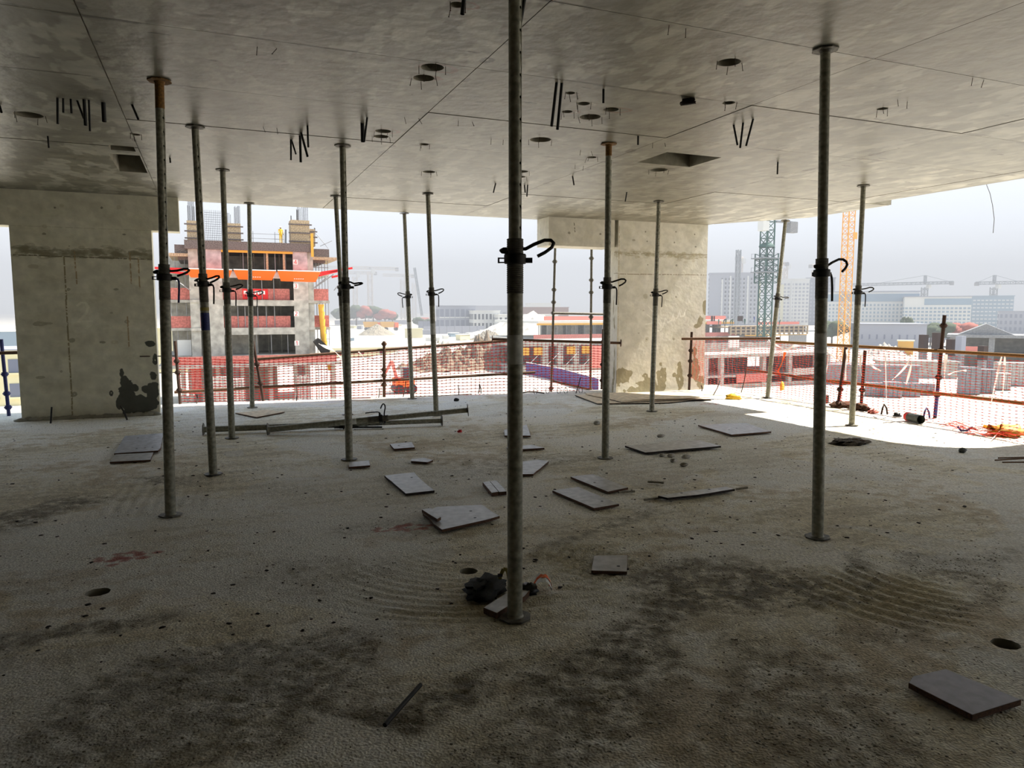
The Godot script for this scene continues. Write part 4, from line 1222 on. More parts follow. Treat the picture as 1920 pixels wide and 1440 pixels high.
	for j in variants:
		g = Geo.new()
		g.blob(Vector3.ZERO, Vector3(1.0, 0.7, 0.85), fine_noise, 0.6 + 0.2 * j, 4)
		var mm := MultiMesh.new()
		mm.transform_format = MultiMesh.TRANSFORM_3D
		mm.mesh = g.mesh()
		var places: Array[Transform3D] = []
		var tries := 0
		while places.size() < (9000 if j < 2 else 900) and tries < 70000:
			tries += 1
			var u := pow(rng.randf(), 1.6)
			var z := lerpf(-1.4, -12.2, u)
			var x := -z * 0.42 + rng.randf_range(-1.0, 1.0) * (1.1 - z * 0.78)
			if x < -3.2 or x > 9.4 or (j == 2 and z > -3.5) or rng.randf() > (0.07 + gravel(x, z) if j < 2 else 0.3) or (x < -0.6 and z < -11.9):
				continue
			var skip := false
			for hole in floor_holes:
				skip = skip or Vector2(x - hole.x, z - hole.y).length() < hole.z * 1.3
			if skip:
				continue
			var s := 0.0018 + 0.006 * pow(rng.randf(), 3.0) if j < 2 else 0.005 + 0.012 * pow(rng.randf(), 2.0)
			places.append(Transform3D(Basis.from_euler(Vector3(rng.randf(), rng.randf() * 6.0, rng.randf())).scaled(Vector3(s, s * (0.5 if j < 2 else 0.35), s)), Vector3(x, floor_height(x, z) + s * 0.1, z)))
		mm.instance_count = places.size()
		for k in places.size():
			mm.set_instance_transform(k, places[k])
		var o := MultiMeshInstance3D.new()
		o.name = numbered("loose_grit" if j < 2 else "litter_chips")
		o.multimesh = mm
		o.material_override = [M.stone, M.stone_dark, M.core_dark][j]
		add_child(o)
		tag(o, ["pale loose grit scattered over the concrete floor", "dark loose grit scattered over the rough dark patches", "dark splinters and chips littering the far half of the floor"][j], "grit")
		kind(o, "stuff")


# ---------------------------------------------------------------- things hanging from the soffit
func stub(label: String, a: Vector3, b: Vector3, r: float, group: String) -> void:
	var d := b - a
	var g := Geo.new()
	g.tube(Vector3.ZERO - d.normalized() * 0.01, d, r, r, 12, false)
	g.tube(Vector3.ZERO, d, r * 0.82, r * 0.82, 12, false)
	one("conduit_stub", label, "conduit", g, M.conduit, group).position = a


func hang(label: String, a: Vector3, ex: float, ey: float, r: float, group := "black conduit stubs under the ceiling") -> void:
	stub(label, a, a + Vector3(ex * 0.924, -ey, ex * 0.382), r, group)


func build_stubs() -> void:
	var s := "black conduit stub, %s among seven left of the rusty-headed prop"
	var g1 := "cluster of seven conduit stubs at the left"
	hang(s % "leftmost", Vector3(-1.039, 3.201, -6.809), -0.01, 0.2, 0.009, g1)
	hang(s % "second from left, short", Vector3(-1, 3.201, -6.808), -0.005, 0.11, 0.008, g1)
	hang(s % "third from left, short", Vector3(-0.948, 3.201, -6.803), 0.0, 0.11, 0.008, g1)
	hang(s % "fourth from left, slanting", Vector3(-0.909, 3.201, -6.834), 0.045, 0.14, 0.008, g1)
	hang(s % "thick long one in the middle", Vector3(-0.853, 3.201, -6.78), 0.0, 0.2, 0.013, g1)
	hang(s % "long one crossing the thick one", Vector3(-0.82, 3.201, -6.782), -0.005, 0.24, 0.008, g1)
	hang(s % "rightmost, thick and apart", Vector3(-0.725, 3.201, -6.823), 0.0, 0.15, 0.017, g1)
	hang("black conduit stub slanting just left of the rusty-headed prop", Vector3(-0.518, 3.201, -6.804), 0.045, 0.115, 0.009)
	hang("black conduit stub alone below the cluster of seven", Vector3(-1.366, 3.201, -8.303), 0.003, 0.11, 0.008)
	hang("stubby black conduit right of the rusty-headed prop, below its head", Vector3(-0.337, 3.201, -8.932), 0.003, 0.055, 0.009)
	hang("black conduit stub cut by the left frame edge", Vector3(-1.515, 3.201, -7.229), 0.015, 0.06, 0.009)
	s = "black conduit stub, %s among five left of the plain prop"
	var g2 := "cluster of five conduit stubs"
	hang(s % "leftmost upright", Vector3(0.793, 3.201, -7.537), -0.005, 0.2, 0.009, g2)
	hang(s % "short slanting one at the left", Vector3(0.8, 3.201, -7.558), 0.04, 0.14, 0.008, g2)
	hang(s % "central upright", Vector3(0.858, 3.201, -7.348), 0.0, 0.25, 0.012, g2)
	hang(s % "slanting one at the right", Vector3(0.855, 3.201, -7.237), 0.055, 0.22, 0.011, g2)
	hang(s % "topmost at the far right", Vector3(0.879, 3.201, -6.95), 0.002, 0.19, 0.009, g2)
	hang("thick black conduit stub of the pair beside the twin sleeve holes", Vector3(1.323, 3.201, -6.687), 0.0, 0.16, 0.018)
	hang("bent thin conduit of the pair beside the twin sleeve holes", Vector3(1.323, 3.201, -6.474), -0.03, 0.2, 0.009)
	hang("long black conduit hanging from the ceiling right of the middle prop's upper tube", Vector3(1.588, 3.201, -3.65), -0.05, 0.27, 0.012)
	hang("black conduit poking down beside the red-ringed hole at the top of the picture", Vector3(1.308, 3.201, -3.82), -0.012, 0.1, 0.012)
	hang("left long conduit of the pair hanging right of the middle prop", Vector3(2.412, 3.201, -4.975), -0.035, 0.31, 0.011)
	hang("right long conduit of the pair hanging right of the middle prop", Vector3(2.453, 3.201, -4.972), -0.03, 0.33, 0.011)
	hang("single short conduit above the group of five sleeve holes", Vector3(2.807, 3.201, -4.98), 0.0, 0.1, 0.009)
	hang("single short conduit left of the rectangular ceiling shaft", Vector3(3.837, 3.201, -6.129), 0.0, 0.085, 0.009)
	s = "black conduit stub, %s of the three near the tall right prop"
	var g3 := "three conduit stubs near the tall right prop"
	hang(s % "left slanting", Vector3(4.403, 3.201, -5.447), 0.04, 0.18, 0.009, g3)
	hang(s % "middle upright", Vector3(4.433, 3.201, -5.355), -0.02, 0.22, 0.009, g3)
	hang(s % "right slanting", Vector3(4.43, 3.201, -5.221), -0.055, 0.23, 0.009, g3)
	hang("thin conduit stub hanging alone between the shaft and the tall right prop", Vector3(5.947, 3.201, -6.582), 0.0, 0.135, 0.009)
	hang("thin conduit stub left of the yellow-headed prop below the twin holes", Vector3(4.215, 3.201, -8.229), 0.02, 0.11, 0.009)
	hang("thin conduit stub right of the yellow-headed prop near the slab edge", Vector3(5.48, 3.201, -9.025), -0.02, 0.13, 0.009)
	hang("left stub of the small pair above the lintel", Vector3(3.923, 3.201, -9.049), 0.01, 0.1, 0.009)
	hang("right stub of the small pair above the lintel", Vector3(3.962, 3.201, -9.033), -0.01, 0.15, 0.009)
	hang("thin conduit stub just left of the middle prop's tube near the far holes", Vector3(3.525, 3.201, -9.08), -0.03, 0.12, 0.009)
	crumpled("timber_scrap", "dark scrap of timber stuck to the ceiling joint left of the far square hole", "scrap", Vector3(3.54, 3.201, -4.932) - Vector3(0, 0.05, 0), Vector3(0.13, 0.05, 0.05), M.core_dark, 21, 0.6)
	# the cable beyond the right slab edge
	rod("hanging_cable", "thin cable dangling outside the right slab edge against the sky", "cable", PackedVector3Array([Vector3(9.58, 3.23, -6.712), Vector3(9.6, 3.085, -6.659), Vector3(9.6, 2.919, -6.613), Vector3(9.59, 2.742, -6.573), Vector3(9.58, 2.561, -6.569)]), 0.004, M.steel)



# ---------------------------------------------------------------- guard rails and netting at the slab edge
func coupler(g: Geo, c: Vector3, axis: Vector3, r: float) -> void:
	var y := axis.normalized()
	g.tube(c - y * 0.03, c + y * 0.03, r * 1.45, r * 1.45, 10)
	g.tube(c - y * 0.012, c + y * 0.012, r * 1.9, r * 1.9, 10)


func post(label: String, a: Vector3, b: Vector3, m: Material, rings: Array, group := "", lower: Material = null) -> void:
	var o := thing("scaffold_post", label, "scaffold post", a, group)
	var g := Geo.new()
	g.tube(Vector3.ZERO, b - a, 0.0245, 0.0245, 14)
	put("tube", g, m, o)
	for t in rings:
		g = Geo.new()
		coupler(g, (b - a) * t, b - a, 0.027)
		put("coupler", g, m, o)
	if lower:
		g = Geo.new()
		g.tube((b - a) * 0.02, (b - a) * 0.3, 0.0252, 0.0252, 14, false)
		put("painted_end", g, lower, o)


func rail(label: String, a: Vector3, b: Vector3, m: Material, group := "", capped := false) -> void:
	var o := thing("guard_rail", label, "guard rail", a, group)
	var g := Geo.new()
	g.tube(Vector3.ZERO, b - a, 0.0245, 0.0245, 14)
	put("tube", g, m, o)
	if capped:
		for t in [0.0, 1.0]:
			g = Geo.new()
			var y := (b - a).normalized()
			g.tube((b - a) * t - y * 0.006, (b - a) * t + y * 0.006, 0.07, 0.07, 8)
			put("end_plate", g, m, o)


func netting(label: String, tops: PackedVector3Array, bots: PackedVector3Array, row_gap: float, col_gap: float, bulge: float, m: Material, seed_at: int, thick := 0.0036) -> void:
	var o := thing("barrier_netting", label, "barrier netting", tops[0], "orange barrier netting along the slab edge")
	var f := FastNoiseLite.new()
	f.seed = seed_at
	f.frequency = 0.9
	var length := 0.0
	var marks := PackedFloat32Array([0.0])
	for k in tops.size() - 1:
		length += tops[k].distance_to(tops[k + 1])
		marks.append(length)
	var height := 0.0
	for k in tops.size():
		height += tops[k].distance_to(bots[k]) / tops.size()
	var nc := int(length / col_gap)
	var nr := int(height / row_gap)
	var at := func(s: float, t: float) -> Vector3:
		var d := s * length
		var k := 0
		while k < tops.size() - 2 and marks[k + 1] < d:
			k += 1
		var w := (d - marks[k]) / (marks[k + 1] - marks[k])
		var a := tops[k].lerp(tops[k + 1], w)
		var b := bots[k].lerp(bots[k + 1], w)
		var p := a.lerp(b, t)
		var out := (tops[k + 1] - tops[k]).cross(Vector3.UP).normalized()
		p += out * bulge * (f.get_noise_2d(s * length, t * 1.5) + 0.4 * f.get_noise_2d(s * length * 3.0, t * 4.0 + 9.0)) * sin(PI * clampf(t, 0.08, 1.0))
		p.y += 0.035 * f.get_noise_2d(s * length * 1.3 + 40.0, t * 2.0) * sin(PI * t)
		return p - tops[0]
	var grid: Array[PackedVector3Array] = []
	for r in nr + 1:
		var row := PackedVector3Array()
		for c in nc + 1:
			row.append(at.call(float(c) / nc, float(r) / nr))
		grid.append(row)
	var strands := Geo.new()
	var knots := Geo.new()
	for r in nr + 1:
		for c in nc:
			var a := grid[r][c]
			var b := grid[r][c + 1]
			var mid := (a + b) * 0.5 + Vector3(0, -0.004, 0)
			strands.beam(a, mid, thick * 0.7, thick)
			strands.beam(mid, b, thick * 0.7, thick)
		for c in nc + 1:
			var e := (grid[r][mini(c + 1, nc)] - grid[r][maxi(c - 1, 0)]).normalized()
			knots.beam(grid[r][c] - e * 0.015, grid[r][c] + e * 0.015, 0.005, 0.004 + thick * 1.2)
			if r < nr:
				strands.beam(grid[r][c], grid[r + 1][c], thick * 0.4, thick * 0.5)
	stuff_part("strand", strands, m, o)
	stuff_part("knot", knots, m, o)


func shred(label: String, pts: PackedVector3Array, w: float, m: Material = null) -> void:
	var g := Geo.new()
	var rel := PackedVector3Array()
	var curve := Curve3D.new()
	curve.bake_interval = 0.03
	for k in pts.size():
		var tangent := (pts[mini(k + 1, pts.size() - 1)] - pts[maxi(k - 1, 0)]) * 0.2
		curve.add_point(pts[k] - pts[0], -tangent, tangent)
	rel = curve.get_baked_points()
	var f := rng.randf() * 6.0
	for k in rel.size() - 1:
		# a thin film that twists and narrows as it hangs
		var t := float(k) / rel.size()
		var turn := 0.9 * sin(f + t * 5.0)
		var along := (rel[k + 1] - rel[k]).normalized()
		var side := Vector3(0.3, 0, 0.95).rotated(along, turn)
		g.ribbon(PackedVector3Array([rel[k], rel[k + 1]]), side, w * (0.55 + 0.35 * sin(f * 2.0 + t * 7.0)), 0.0015)
	one("plastic_shred", label, "plastic strip", g, m if m else M.shred, "torn white plastic strips on the right netting").position = pts[0]


func build_fences() -> void:
	var far := "far guard rail along the slab edge"
	rail("sloping top guard rail at the far slab edge, rising from left to right", Vector3(0.687, 0.716, -13.2), Vector3(5.277, 0.99, -12.7), M.rust, far)
	rail("level rail with end plates crossing in front of the lintel opening", Vector3(4.826, 1.02, -12.62), Vector3(6.996, 0.951, -11.65), M.rust, far, true)
	rail("lower guard rail at the far slab edge behind the lying props", Vector3(-0.595, 0.191, -13.3), Vector3(5.754, 0.363, -12.75), M.rust, far)
	post("short dark post beside the left pier at the slab edge", Vector3(-0.511, 0, -13.209), Vector3(-0.551, 1.044, -13.3), M.rust_dark, [0.22, 0.5, 0.68], "far guard rail posts")
	post("leaning dark post at the slab edge in front of the unfinished tower", Vector3(0.796, 0.003, -13.1), Vector3(0.658, 1.031, -13.1), M.rust_dark, [0.3, 0.62], "far guard rail posts")
	post("rusty red post with couplers in the open middle of the far netting", Vector3(2.853, -0.021, -12.95), Vector3(2.872, 1, -12.95), M.rust, [0.23, 0.4, 0.5, 0.95], "far guard rail posts")
	post("dark netted post close to the right pier's left edge", Vector3(7.085, -0.073, -12.5), Vector3(7.104, 1.186, -12.5), M.rust_dark, [0.2, 0.45, 0.8], "far guard rail posts")
	post("purple painted post left of the left pier at the frame edge", Vector3(-2.804, -0.016, -12.7), Vector3(-2.835, 1.128, -12.7), M.blue_paint, [0.12, 0.3, 0.55], "")
	rail("short rail stub running into the left pier from outside", Vector3(-2.818, 0.94, -12.4), Vector3(-2.563, 0.945, -12.35), M.rust, "")
	# the outer scaffold behind the lintel
	post("left tall scaffold standard outside under the lintel", Vector3(6.218, -0.172, -13), Vector3(6.295, 2.868, -13), M.galvanized_dark, [0.06, 0.55, 0.62, 0.7, 0.88], "tall scaffold standards under the lintel")
	post("right tall scaffold standard outside under the lintel, with larger couplers", Vector3(7.108, -0.181, -13), Vector3(7.099, 2.896, -13), M.galvanized_dark, [0.04, 0.52, 0.68, 0.76, 0.9], "tall scaffold standards under the lintel")
	rail("horizontal scaffold ledger tied between the tall standards", Vector3(6.237, 1.499, -12.96), Vector3(7.461, 1.475, -12.96), M.galvanized_dark)
	rail("low scaffold ledger sloping down between the tall standards", Vector3(6.247, 0.154, -13.04), Vector3(7.141, -0.066, -13.04), M.galvanized_dark)
	netting("far barrier netting stretched along the slab edge between the two piers", PackedVector3Array([Vector3(-0.496, 0.75, -13.45), Vector3(0.712, 0.688, -13.2), Vector3(2.88, 0.806, -13), Vector3(5.297, 0.955, -12.8)]), PackedVector3Array([Vector3(-0.527, 0.018, -13.45), Vector3(0.689, -0.003, -13.2), Vector3(2.864, -0.017, -13), Vector3(5.296, -0.036, -12.8)]), 0.05, 0.08, 0.05, M.mesh_dark, 3, 0.009)
	netting("short piece of barrier netting under the lintel between standards and right pier", PackedVector3Array([Vector3(5.242, 0.956, -12.8), Vector3(6.116, 0.943, -12.75), Vector3(7.129, 0.911, -12.6)]), PackedVector3Array([Vector3(5.24, -0.033, -12.8), Vector3(6.121, -0.057, -12.75), Vector3(7.142, -0.086, -12.6)]), 0.05, 0.08, 0.04, M.mesh_dark, 7, 0.008)
	# right-hand side
	var right := "right guard rail along the slab edge"
	rail("pale top guard rail from the right pier to the leaning prop", Vector3(8.339, 1.009, -11.65), Vector3(9.62, 1.041, -10.436), M.rust, right)
	rail("long top guard rail from the leaning prop past the right frame edge", Vector3(9.5, 0.984, -10.438), Vector3(9.5, 0.972, -5.95), M.ochre_rust, right)
	rail("upper piece of the lower right rail, ending behind the near prop", Vector3(9.48, 0.427, -11.134), Vector3(9.48, 0.365, -8.775), M.rust, right)
	rail("long lower guard rail passing the purple post at the right", Vector3(9.46, 0.391, -9.077), Vector3(9.46, 0.374, -5.885), M.ochre_rust, right)
	post("brown post against the right pier's outer corner", Vector3(8.561, 0.01, -11.68), Vector3(8.591, 1.138, -11.68), M.rust_dark, [0.25, 0.5, 0.68], "right guard rail posts")
	post("leaning brown post wound with netting, left of the pale-footed prop", Vector3(9.4, -0.022, -8.83), Vector3(9.4, 0.965, -8.723), M.rust_dark, [0.08, 0.3], "right guard rail posts")
	post("short brown post just right of the pale-footed prop", Vector3(9.45, -0.034, -8.421), Vector3(9.45, 0.92, -8.394), M.rust_dark, [0.1, 0.35], "right guard rail posts")
	post("tall purple and rust post standing above the top rail at the right", Vector3(9.6, 0.004, -7.26), Vector3(9.6, 1.481, -7.204), M.rust_dark, [0.23, 0.4, 0.66, 0.9], "right guard rail posts", M.blue_paint)
	netting("orange netting between the right pier and the leaning prop", PackedVector3Array([Vector3(8.604, 1.025, -11.66), Vector3(9.3, 1.004, -11.691), Vector3(9.45, 1, -11.125), Vector3(9.5, 0.989, -10.303)]), PackedVector3Array([Vector3(8.602, 0.25, -11.66), Vector3(9.3, -0.018, -11.647), Vector3(9.4, -0.031, -11.018), Vector3(9.4, 0.002, -10.145)]), 0.038, 0.085, 0.1, M.mesh, 11)
	netting("orange netting between the leaning prop and the pale-footed prop", PackedVector3Array([Vector3(9.48, 0.96, -10.333), Vector3(9.46, 0.934, -9.405), Vector3(9.44, 0.919, -8.768)]), PackedVector3Array([Vector3(9.4, 0.006, -10.199), Vector3(9.4, -0.006, -9.296), Vector3(9.36, -0.053, -8.747)]), 0.038, 0.085, 0.1, M.mesh, 13)
	netting("orange netting from the pale-footed prop to the right frame edge", PackedVector3Array([Vector3(9.43, 0.92, -8.759), Vector3(9.43, 0.93, -8.198), Vector3(9.43, 0.927, -7.64), Vector3(9.43, 0.92, -7.049), Vector3(9.43, 0.911, -6.444), Vector3(9.43, 0.911, -5.775)]), PackedVector3Array([Vector3(9.36, -0.053, -8.747), Vector3(9.35, -0.067, -8.071), Vector3(9.3, -0.047, -7.475), Vector3(9.25, -0.017, -6.855), Vector3(8.804, 0.02, -5.955), Vector3(8.621, 0.02, -5.215)]), 0.042, 0.09, 0.07, M.mesh, 17)
	# torn strips caught in the netting
	shred("white plastic shred stretched flat across the netting near the right pier", PackedVector3Array([Vector3(9.3, 0.669, -12.043), Vector3(9.36, 0.713, -11.787), Vector3(9.4, 0.741, -11.436)]), 0.03)
	shred("broad red and white strip from the leaning prop towards the near prop", PackedVector3Array([Vector3(9.4, 0.798, -10.319), Vector3(9.4, 0.86, -10.018), Vector3(9.42, 0.933, -9.851), Vector3(9.42, 0.936, -9.58)]), 0.05)
	shred("white strip right of the leaning prop, sagging from the top rail", PackedVector3Array([Vector3(9.4, 0.943, -10.312), Vector3(9.4, 0.883, -10.136), Vector3(9.42, 0.861, -10.001)]), 0.035)
	shred("orange strip hanging down beside the near right prop", PackedVector3Array([Vector3(9.4, 0.811, -10.054), Vector3(9.4, 0.617, -10.123), Vector3(9.42, 0.445, -10.243)]), 0.06, M.orange)
	shred("white film shred draped over the far top rail beside the plain prop", PackedVector3Array([Vector3(1.736, 0.971, -12.98), Vector3(1.886, 0.898, -12.9), Vector3(1.994, 0.831, -12.9), Vector3(2.127, 0.694, -12.95)]), 0.09)
	shred("thin white film thread on the far top rail left of the rusty red post", PackedVector3Array([Vector3(2.405, 0.82, -12.92), Vector3(2.475, 0.744, -12.9), Vector3(2.539, 0.645, -12.95)]), 0.03)
	shred("white strip fluttering right of the tall near prop", PackedVector3Array([Vector3(9.38, 0.905, -9.095), Vector3(9.38, 0.798, -8.955), Vector3(9.4, 0.685, -8.815)]), 0.045)
	shred("white strip hanging on the tall near prop's right side", PackedVector3Array([Vector3(9.38, 0.863, -9.059), Vector3(9.38, 0.687, -9.06), Vector3(9.4, 0.524, -9.105)]), 0.03)
	shred("pale strip hanging beside the leaning brown post", PackedVector3Array([Vector3(9.38, 0.925, -8.681), Vector3(9.38, 0.626, -8.686), Vector3(9.4, 0.434, -8.704)]), 0.05)
	shred("looped pale strip just right of the pale-footed prop", PackedVector3Array([Vector3(9.38, 0.879, -8.41), Vector3(9.38, 0.646, -8.406), Vector3(9.4, 0.529, -8.387)]), 0.04)
	shred("slanting white strip right of the short brown post", PackedVector3Array([Vector3(9.38, 0.787, -8.284), Vector3(9.38, 0.687, -8.17), Vector3(9.4, 0.631, -8.039)]), 0.045)
	shred("straight white strip hanging half way to the purple post", PackedVector3Array([Vector3(9.38, 0.887, -7.961), Vector3(9.38, 0.599, -7.935), Vector3(9.4, 0.235, -7.921)]), 0.035)
	shred("left leg of the white strip knotted in an upside-down V", PackedVector3Array([Vector3(9.38, 0.895, -7.518), Vector3(9.38, 0.701, -7.63), Vector3(9.4, 0.51, -7.835)]), 0.045)
	shred("right leg of the white strip knotted in an upside-down V", PackedVector3Array([Vector3(9.38, 0.912, -7.493), Vector3(9.38, 0.669, -7.531), Vector3(9.4, 0.468, -7.597)]), 0.04)
	shred("white strip hanging beside the purple post", PackedVector3Array([Vector3(9.38, 0.94, -6.981), Vector3(9.38, 0.673, -6.988), Vector3(9.4, 0.45, -6.981)]), 0.05)
	shred("curled white strip right of the purple post", PackedVector3Array([Vector3(9.38, 0.663, -6.932), Vector3(9.38, 0.715, -6.826), Vector3(9.4, 0.739, -6.69)]), 0.035)
	shred("left one of two long white strips near the right frame edge", PackedVector3Array([Vector3(9.38, 0.953, -6.217), Vector3(9.38, 0.66, -6.267), Vector3(9.4, 0.325, -6.328)]), 0.05)
	shred("right one of two long white strips near the right frame edge", PackedVector3Array([Vector3(9.38, 0.956, -6.176), Vector3(9.38, 0.737, -6.169), Vector3(9.4, 0.473, -6.185)]), 0.05)
	shred("lilac plastic strip lying aslant in the sun near the right frame edge", PackedVector3Array([Vector3(8.448, 0.02, -5.659), Vector3(8.825, 0.05, -5.839), Vector3(9.2, 0.116, -6.001)]), 0.03)
	# bars cast into the slab edge
	var loops := [[1003, 738, "first rebar loop from the middle prop at the slab edge"], [1027, 736, "second rebar loop at the slab edge, left of the left standard"], [1047, 736, "third rebar loop, right of the left standard"], [1060, 736, "fourth rebar loop, midway between the standards"], [1087, 736, "fifth rebar loop, beside the right standard"]]
	var spots: Array[Vector3] = [Vector3(5.534, 0, -12.261), Vector3(5.782, 0, -12.251), Vector3(5.975, 0, -12.17), Vector3(6.094, 0, -12.119), Vector3(6.393, 0, -12.089)]
	for k in 5:
		var p := spots[k]
		rod("rebar_loop", loops[k][2], "rebar", PackedVector3Array([p, p + Vector3(-0.03, 0.04, 0), p + Vector3(-0.03, 0.08, 0), p + Vector3(0.0, 0.105, 0.0), p + Vector3(0.04, 0.09, 0), p + Vector3(0.045, 0.04, 0), p + Vector3(0.03, 0.0, 0)]), 0.005, M.rust_dark, "rebar loops at the far slab edge")
	var stubs := [[Vector3(2.727, 0, -12.813), Vector3(2.758, 0.162, -12.9), "short bar stub left of the rusty red post"], [Vector3(3.17, 0, -12.802), Vector3(3.249, 0.269, -12.9), "curved black bar left of the far pin-left prop"], [Vector3(4.172, 0, -12.65), Vector3(4.196, 0.177, -12.75), "short bar stub behind the right end of the lying props"], [Vector3(4.595, 0, -12.755), Vector3(4.598, 0.186, -12.7), "left leg of the folded bar before the spoil heap"], [Vector3(4.641, 0, -12.735), Vector3(4.598, 0.186, -12.7), "right leg of the folded bar before the spoil heap"], [Vector3(6.319, 0, -12.12), Vector3(6.555, 0.261, -12.4), "curved dark bar between the two tall standards"], [Vector3(8.533, 0, -10.895), Vector3(8.753, 0.24, -11), "thin bar leaning in the sun beside the ply sheets"], [Vector3(9.301, 0, -11.053), Vector3(9.2, 0.448, -10.819), "curved bar behind the orange netting near the right pier"], [Vector3(-0.258, 0, -13.178), Vector3(-0.254, 0.131, -13.3), "purple stub at the slab edge right of the left pier"], [Vector3(1.323, 0, -12.903), Vector3(1.351, 0.239, -13.1), "bar stub behind the far netting left of the plain prop"], [Vector3(8.727, 0, -11.499), Vector3(8.711, 0.114, -11.5), "tiny bar stub at the right pier's outer foot"]]
	for s in stubs:
		var a: Vector3 = s[0]
		var b: Vector3 = s[1]
		rod("rebar_stub", s[2], "rebar", PackedVector3Array([a, a.lerp(b, 0.5) + Vector3(0.012, 0, 0), b]), 0.009, M.rust_dark, "rebar stubs at the slab edge")
	rod("edge_bar", "rusty bar lying along the far slab edge behind the lying props", "rebar", PackedVector3Array([Vector3(3.247, 0.05, -12.309), Vector3(3.75, 0.05, -12.271), Vector3(4.302, 0.05, -12.308)]), 0.007, M.rust)
	rod("edge_bar", "wavy bundle of bars at the slab edge right of the middle prop", "rebar", PackedVector3Array([Vector3(5.209, 0.04, -12.206), Vector3(5.307, 0.07, -12.064), Vector3(5.478, 0.06, -12.089), Vector3(5.652, 0.03, -12.114)]), 0.012, M.rust_dark)
	rod("edge_bar", "thin red bar along the slab edge left of the rusty red post", "rebar", PackedVector3Array([Vector3(2.229, 0.03, -12.666), Vector3(2.528, 0.04, -12.534)]), 0.009, M.red)
	var bracket := thing("folded_bracket", "grey upright bracket in the sun between the near prop and the leaning post", "bracket", Vector3(9.539, 0, -9.189))
	var g := Geo.new()
	g.box(Vector3(0, 0.065, 0), Vector3(0.02, 0.13, 0.05))
	g.box(Vector3(0.02, 0.005, 0), Vector3(0.07, 0.01, 0.05))
	put("angle", g, M.pipe, bracket)
	g = Geo.new()
	g.path(PackedVector3Array([Vector3(-0.04, 0, 0), Vector3(-0.05, 0.05, 0.02), Vector3(-0.03, 0.1, 0.02), Vector3(0, 0.11, 0)]), 0.008, 7)
	put("hook", g, M.iron, bracket)
	for k in 3:
		var p: Vector3 = [Vector3(9.272, 0, -7.845), Vector3(9.505, 0, -7.33), Vector3(8.856, 0, -6.281)][k]
		g = Geo.new()
		g.path(PackedVector3Array([Vector3(-0.05, 0.0, 0), Vector3(-0.03, 0.09, 0), Vector3(0.0, 0.15, 0), Vector3(0.03, 0.09, 0.02), Vector3(0.04, 0.0, 0.03)]) if k < 2 else PackedVector3Array([Vector3(-0.12, 0.07, 0), Vector3(-0.06, 0.02, 0), Vector3(0.05, 0.015, 0.0), Vector3(0.12, 0.06, 0.02)]), 0.013, 7)
		one("rebar_hook", ["bent bar hook in the sun right of the pale-footed prop", "bent bar hook beside the grey pipe offcut", "flat curved bar lying in the sun right of the purple post"][k], "rebar", g, M.blue_paint if k != 0 else M.rust_dark, "").position = p
	crumpled("netting_bundle", "bunched netting at the foot of the leaning brown post", "netting", Vector3(9.35, -0.019, -8.686), Vector3(0.4, 0.1, 0.16), M.rust, 31, 1.2)
	crumpled("netting_bundle", "bunched netting at the foot of the short brown post", "netting", Vector3(9.35, -0.003, -8.353), Vector3(0.36, 0.09, 0.16), M.rust, 33, 1.2)
	crumpled("netting_bundle", "pink bunched netting along the slab edge left of the bent hook", "netting", Vector3(9.3, -0.012, -8.05), Vector3(0.22, 0.06, 0.12), M.barrier_red, 35, 1.0)
	crumpled("netting_bundle", "dark and red scrap on the slab edge just left of the pipe offcut", "scrap", Vector3(9.2, 0.003, -7.556), Vector3(0.1, 0.06, 0.08), M.black_plastic, 37, 0.8)
	for k in 5:
		var p: Vector3 = [Vector3(8.887, 0.01, -6.622), Vector3(8.804, 0.01, -6.374), Vector3(8.764, 0.01, -6.166), Vector3(8.688, 0.01, -5.941), Vector3(8.725, 0.02, -5.822)][k]
		g = Geo.new()
		for j in 5:
			var q := Vector3(rng.randfn() * 0.1, 0.02 + 0.03 * rng.randf(), rng.randfn() * 0.12)
			g.path(PackedVector3Array([q, q + Vector3(0.08, 0.02, 0.06), q + Vector3(0.1, 0.0, 0.16), q + Vector3(0.02, 0.01, 0.22)]), 0.004, 5)
		one("netting_tangle", ["first tangle of torn net along the right slab edge from the purple post", "second tangle of torn net along the right slab edge from the purple post", "third tangle of torn net, behind the flat curved bar", "fourth tangle of torn net, before the lilac strip", "fifth tangle of torn net, beside the rope bundle"][k], "netting", g, M.mesh, "net tangles on the right slab edge").position = p



# ---------------------------------------------------------------- the unfinished tower next door
func part(called: String, g: Geo, m: Material, root: Node3D) -> MeshInstance3D:
	var o := put(called, g, m, root)
	o.position = -root.position
	return o


func span_part(called: String, lo: Vector3, hi: Vector3, m: Material, root: Node3D) -> MeshInstance3D:
	var g := Geo.new()
	g.span(Vector3(minf(lo.x, hi.x), minf(lo.y, hi.y), minf(lo.z, hi.z)), Vector3(maxf(lo.x, hi.x), maxf(lo.y, hi.y), maxf(lo.z, hi.z)))
	return part(called, g, m, root)


const GROUND := -9.0


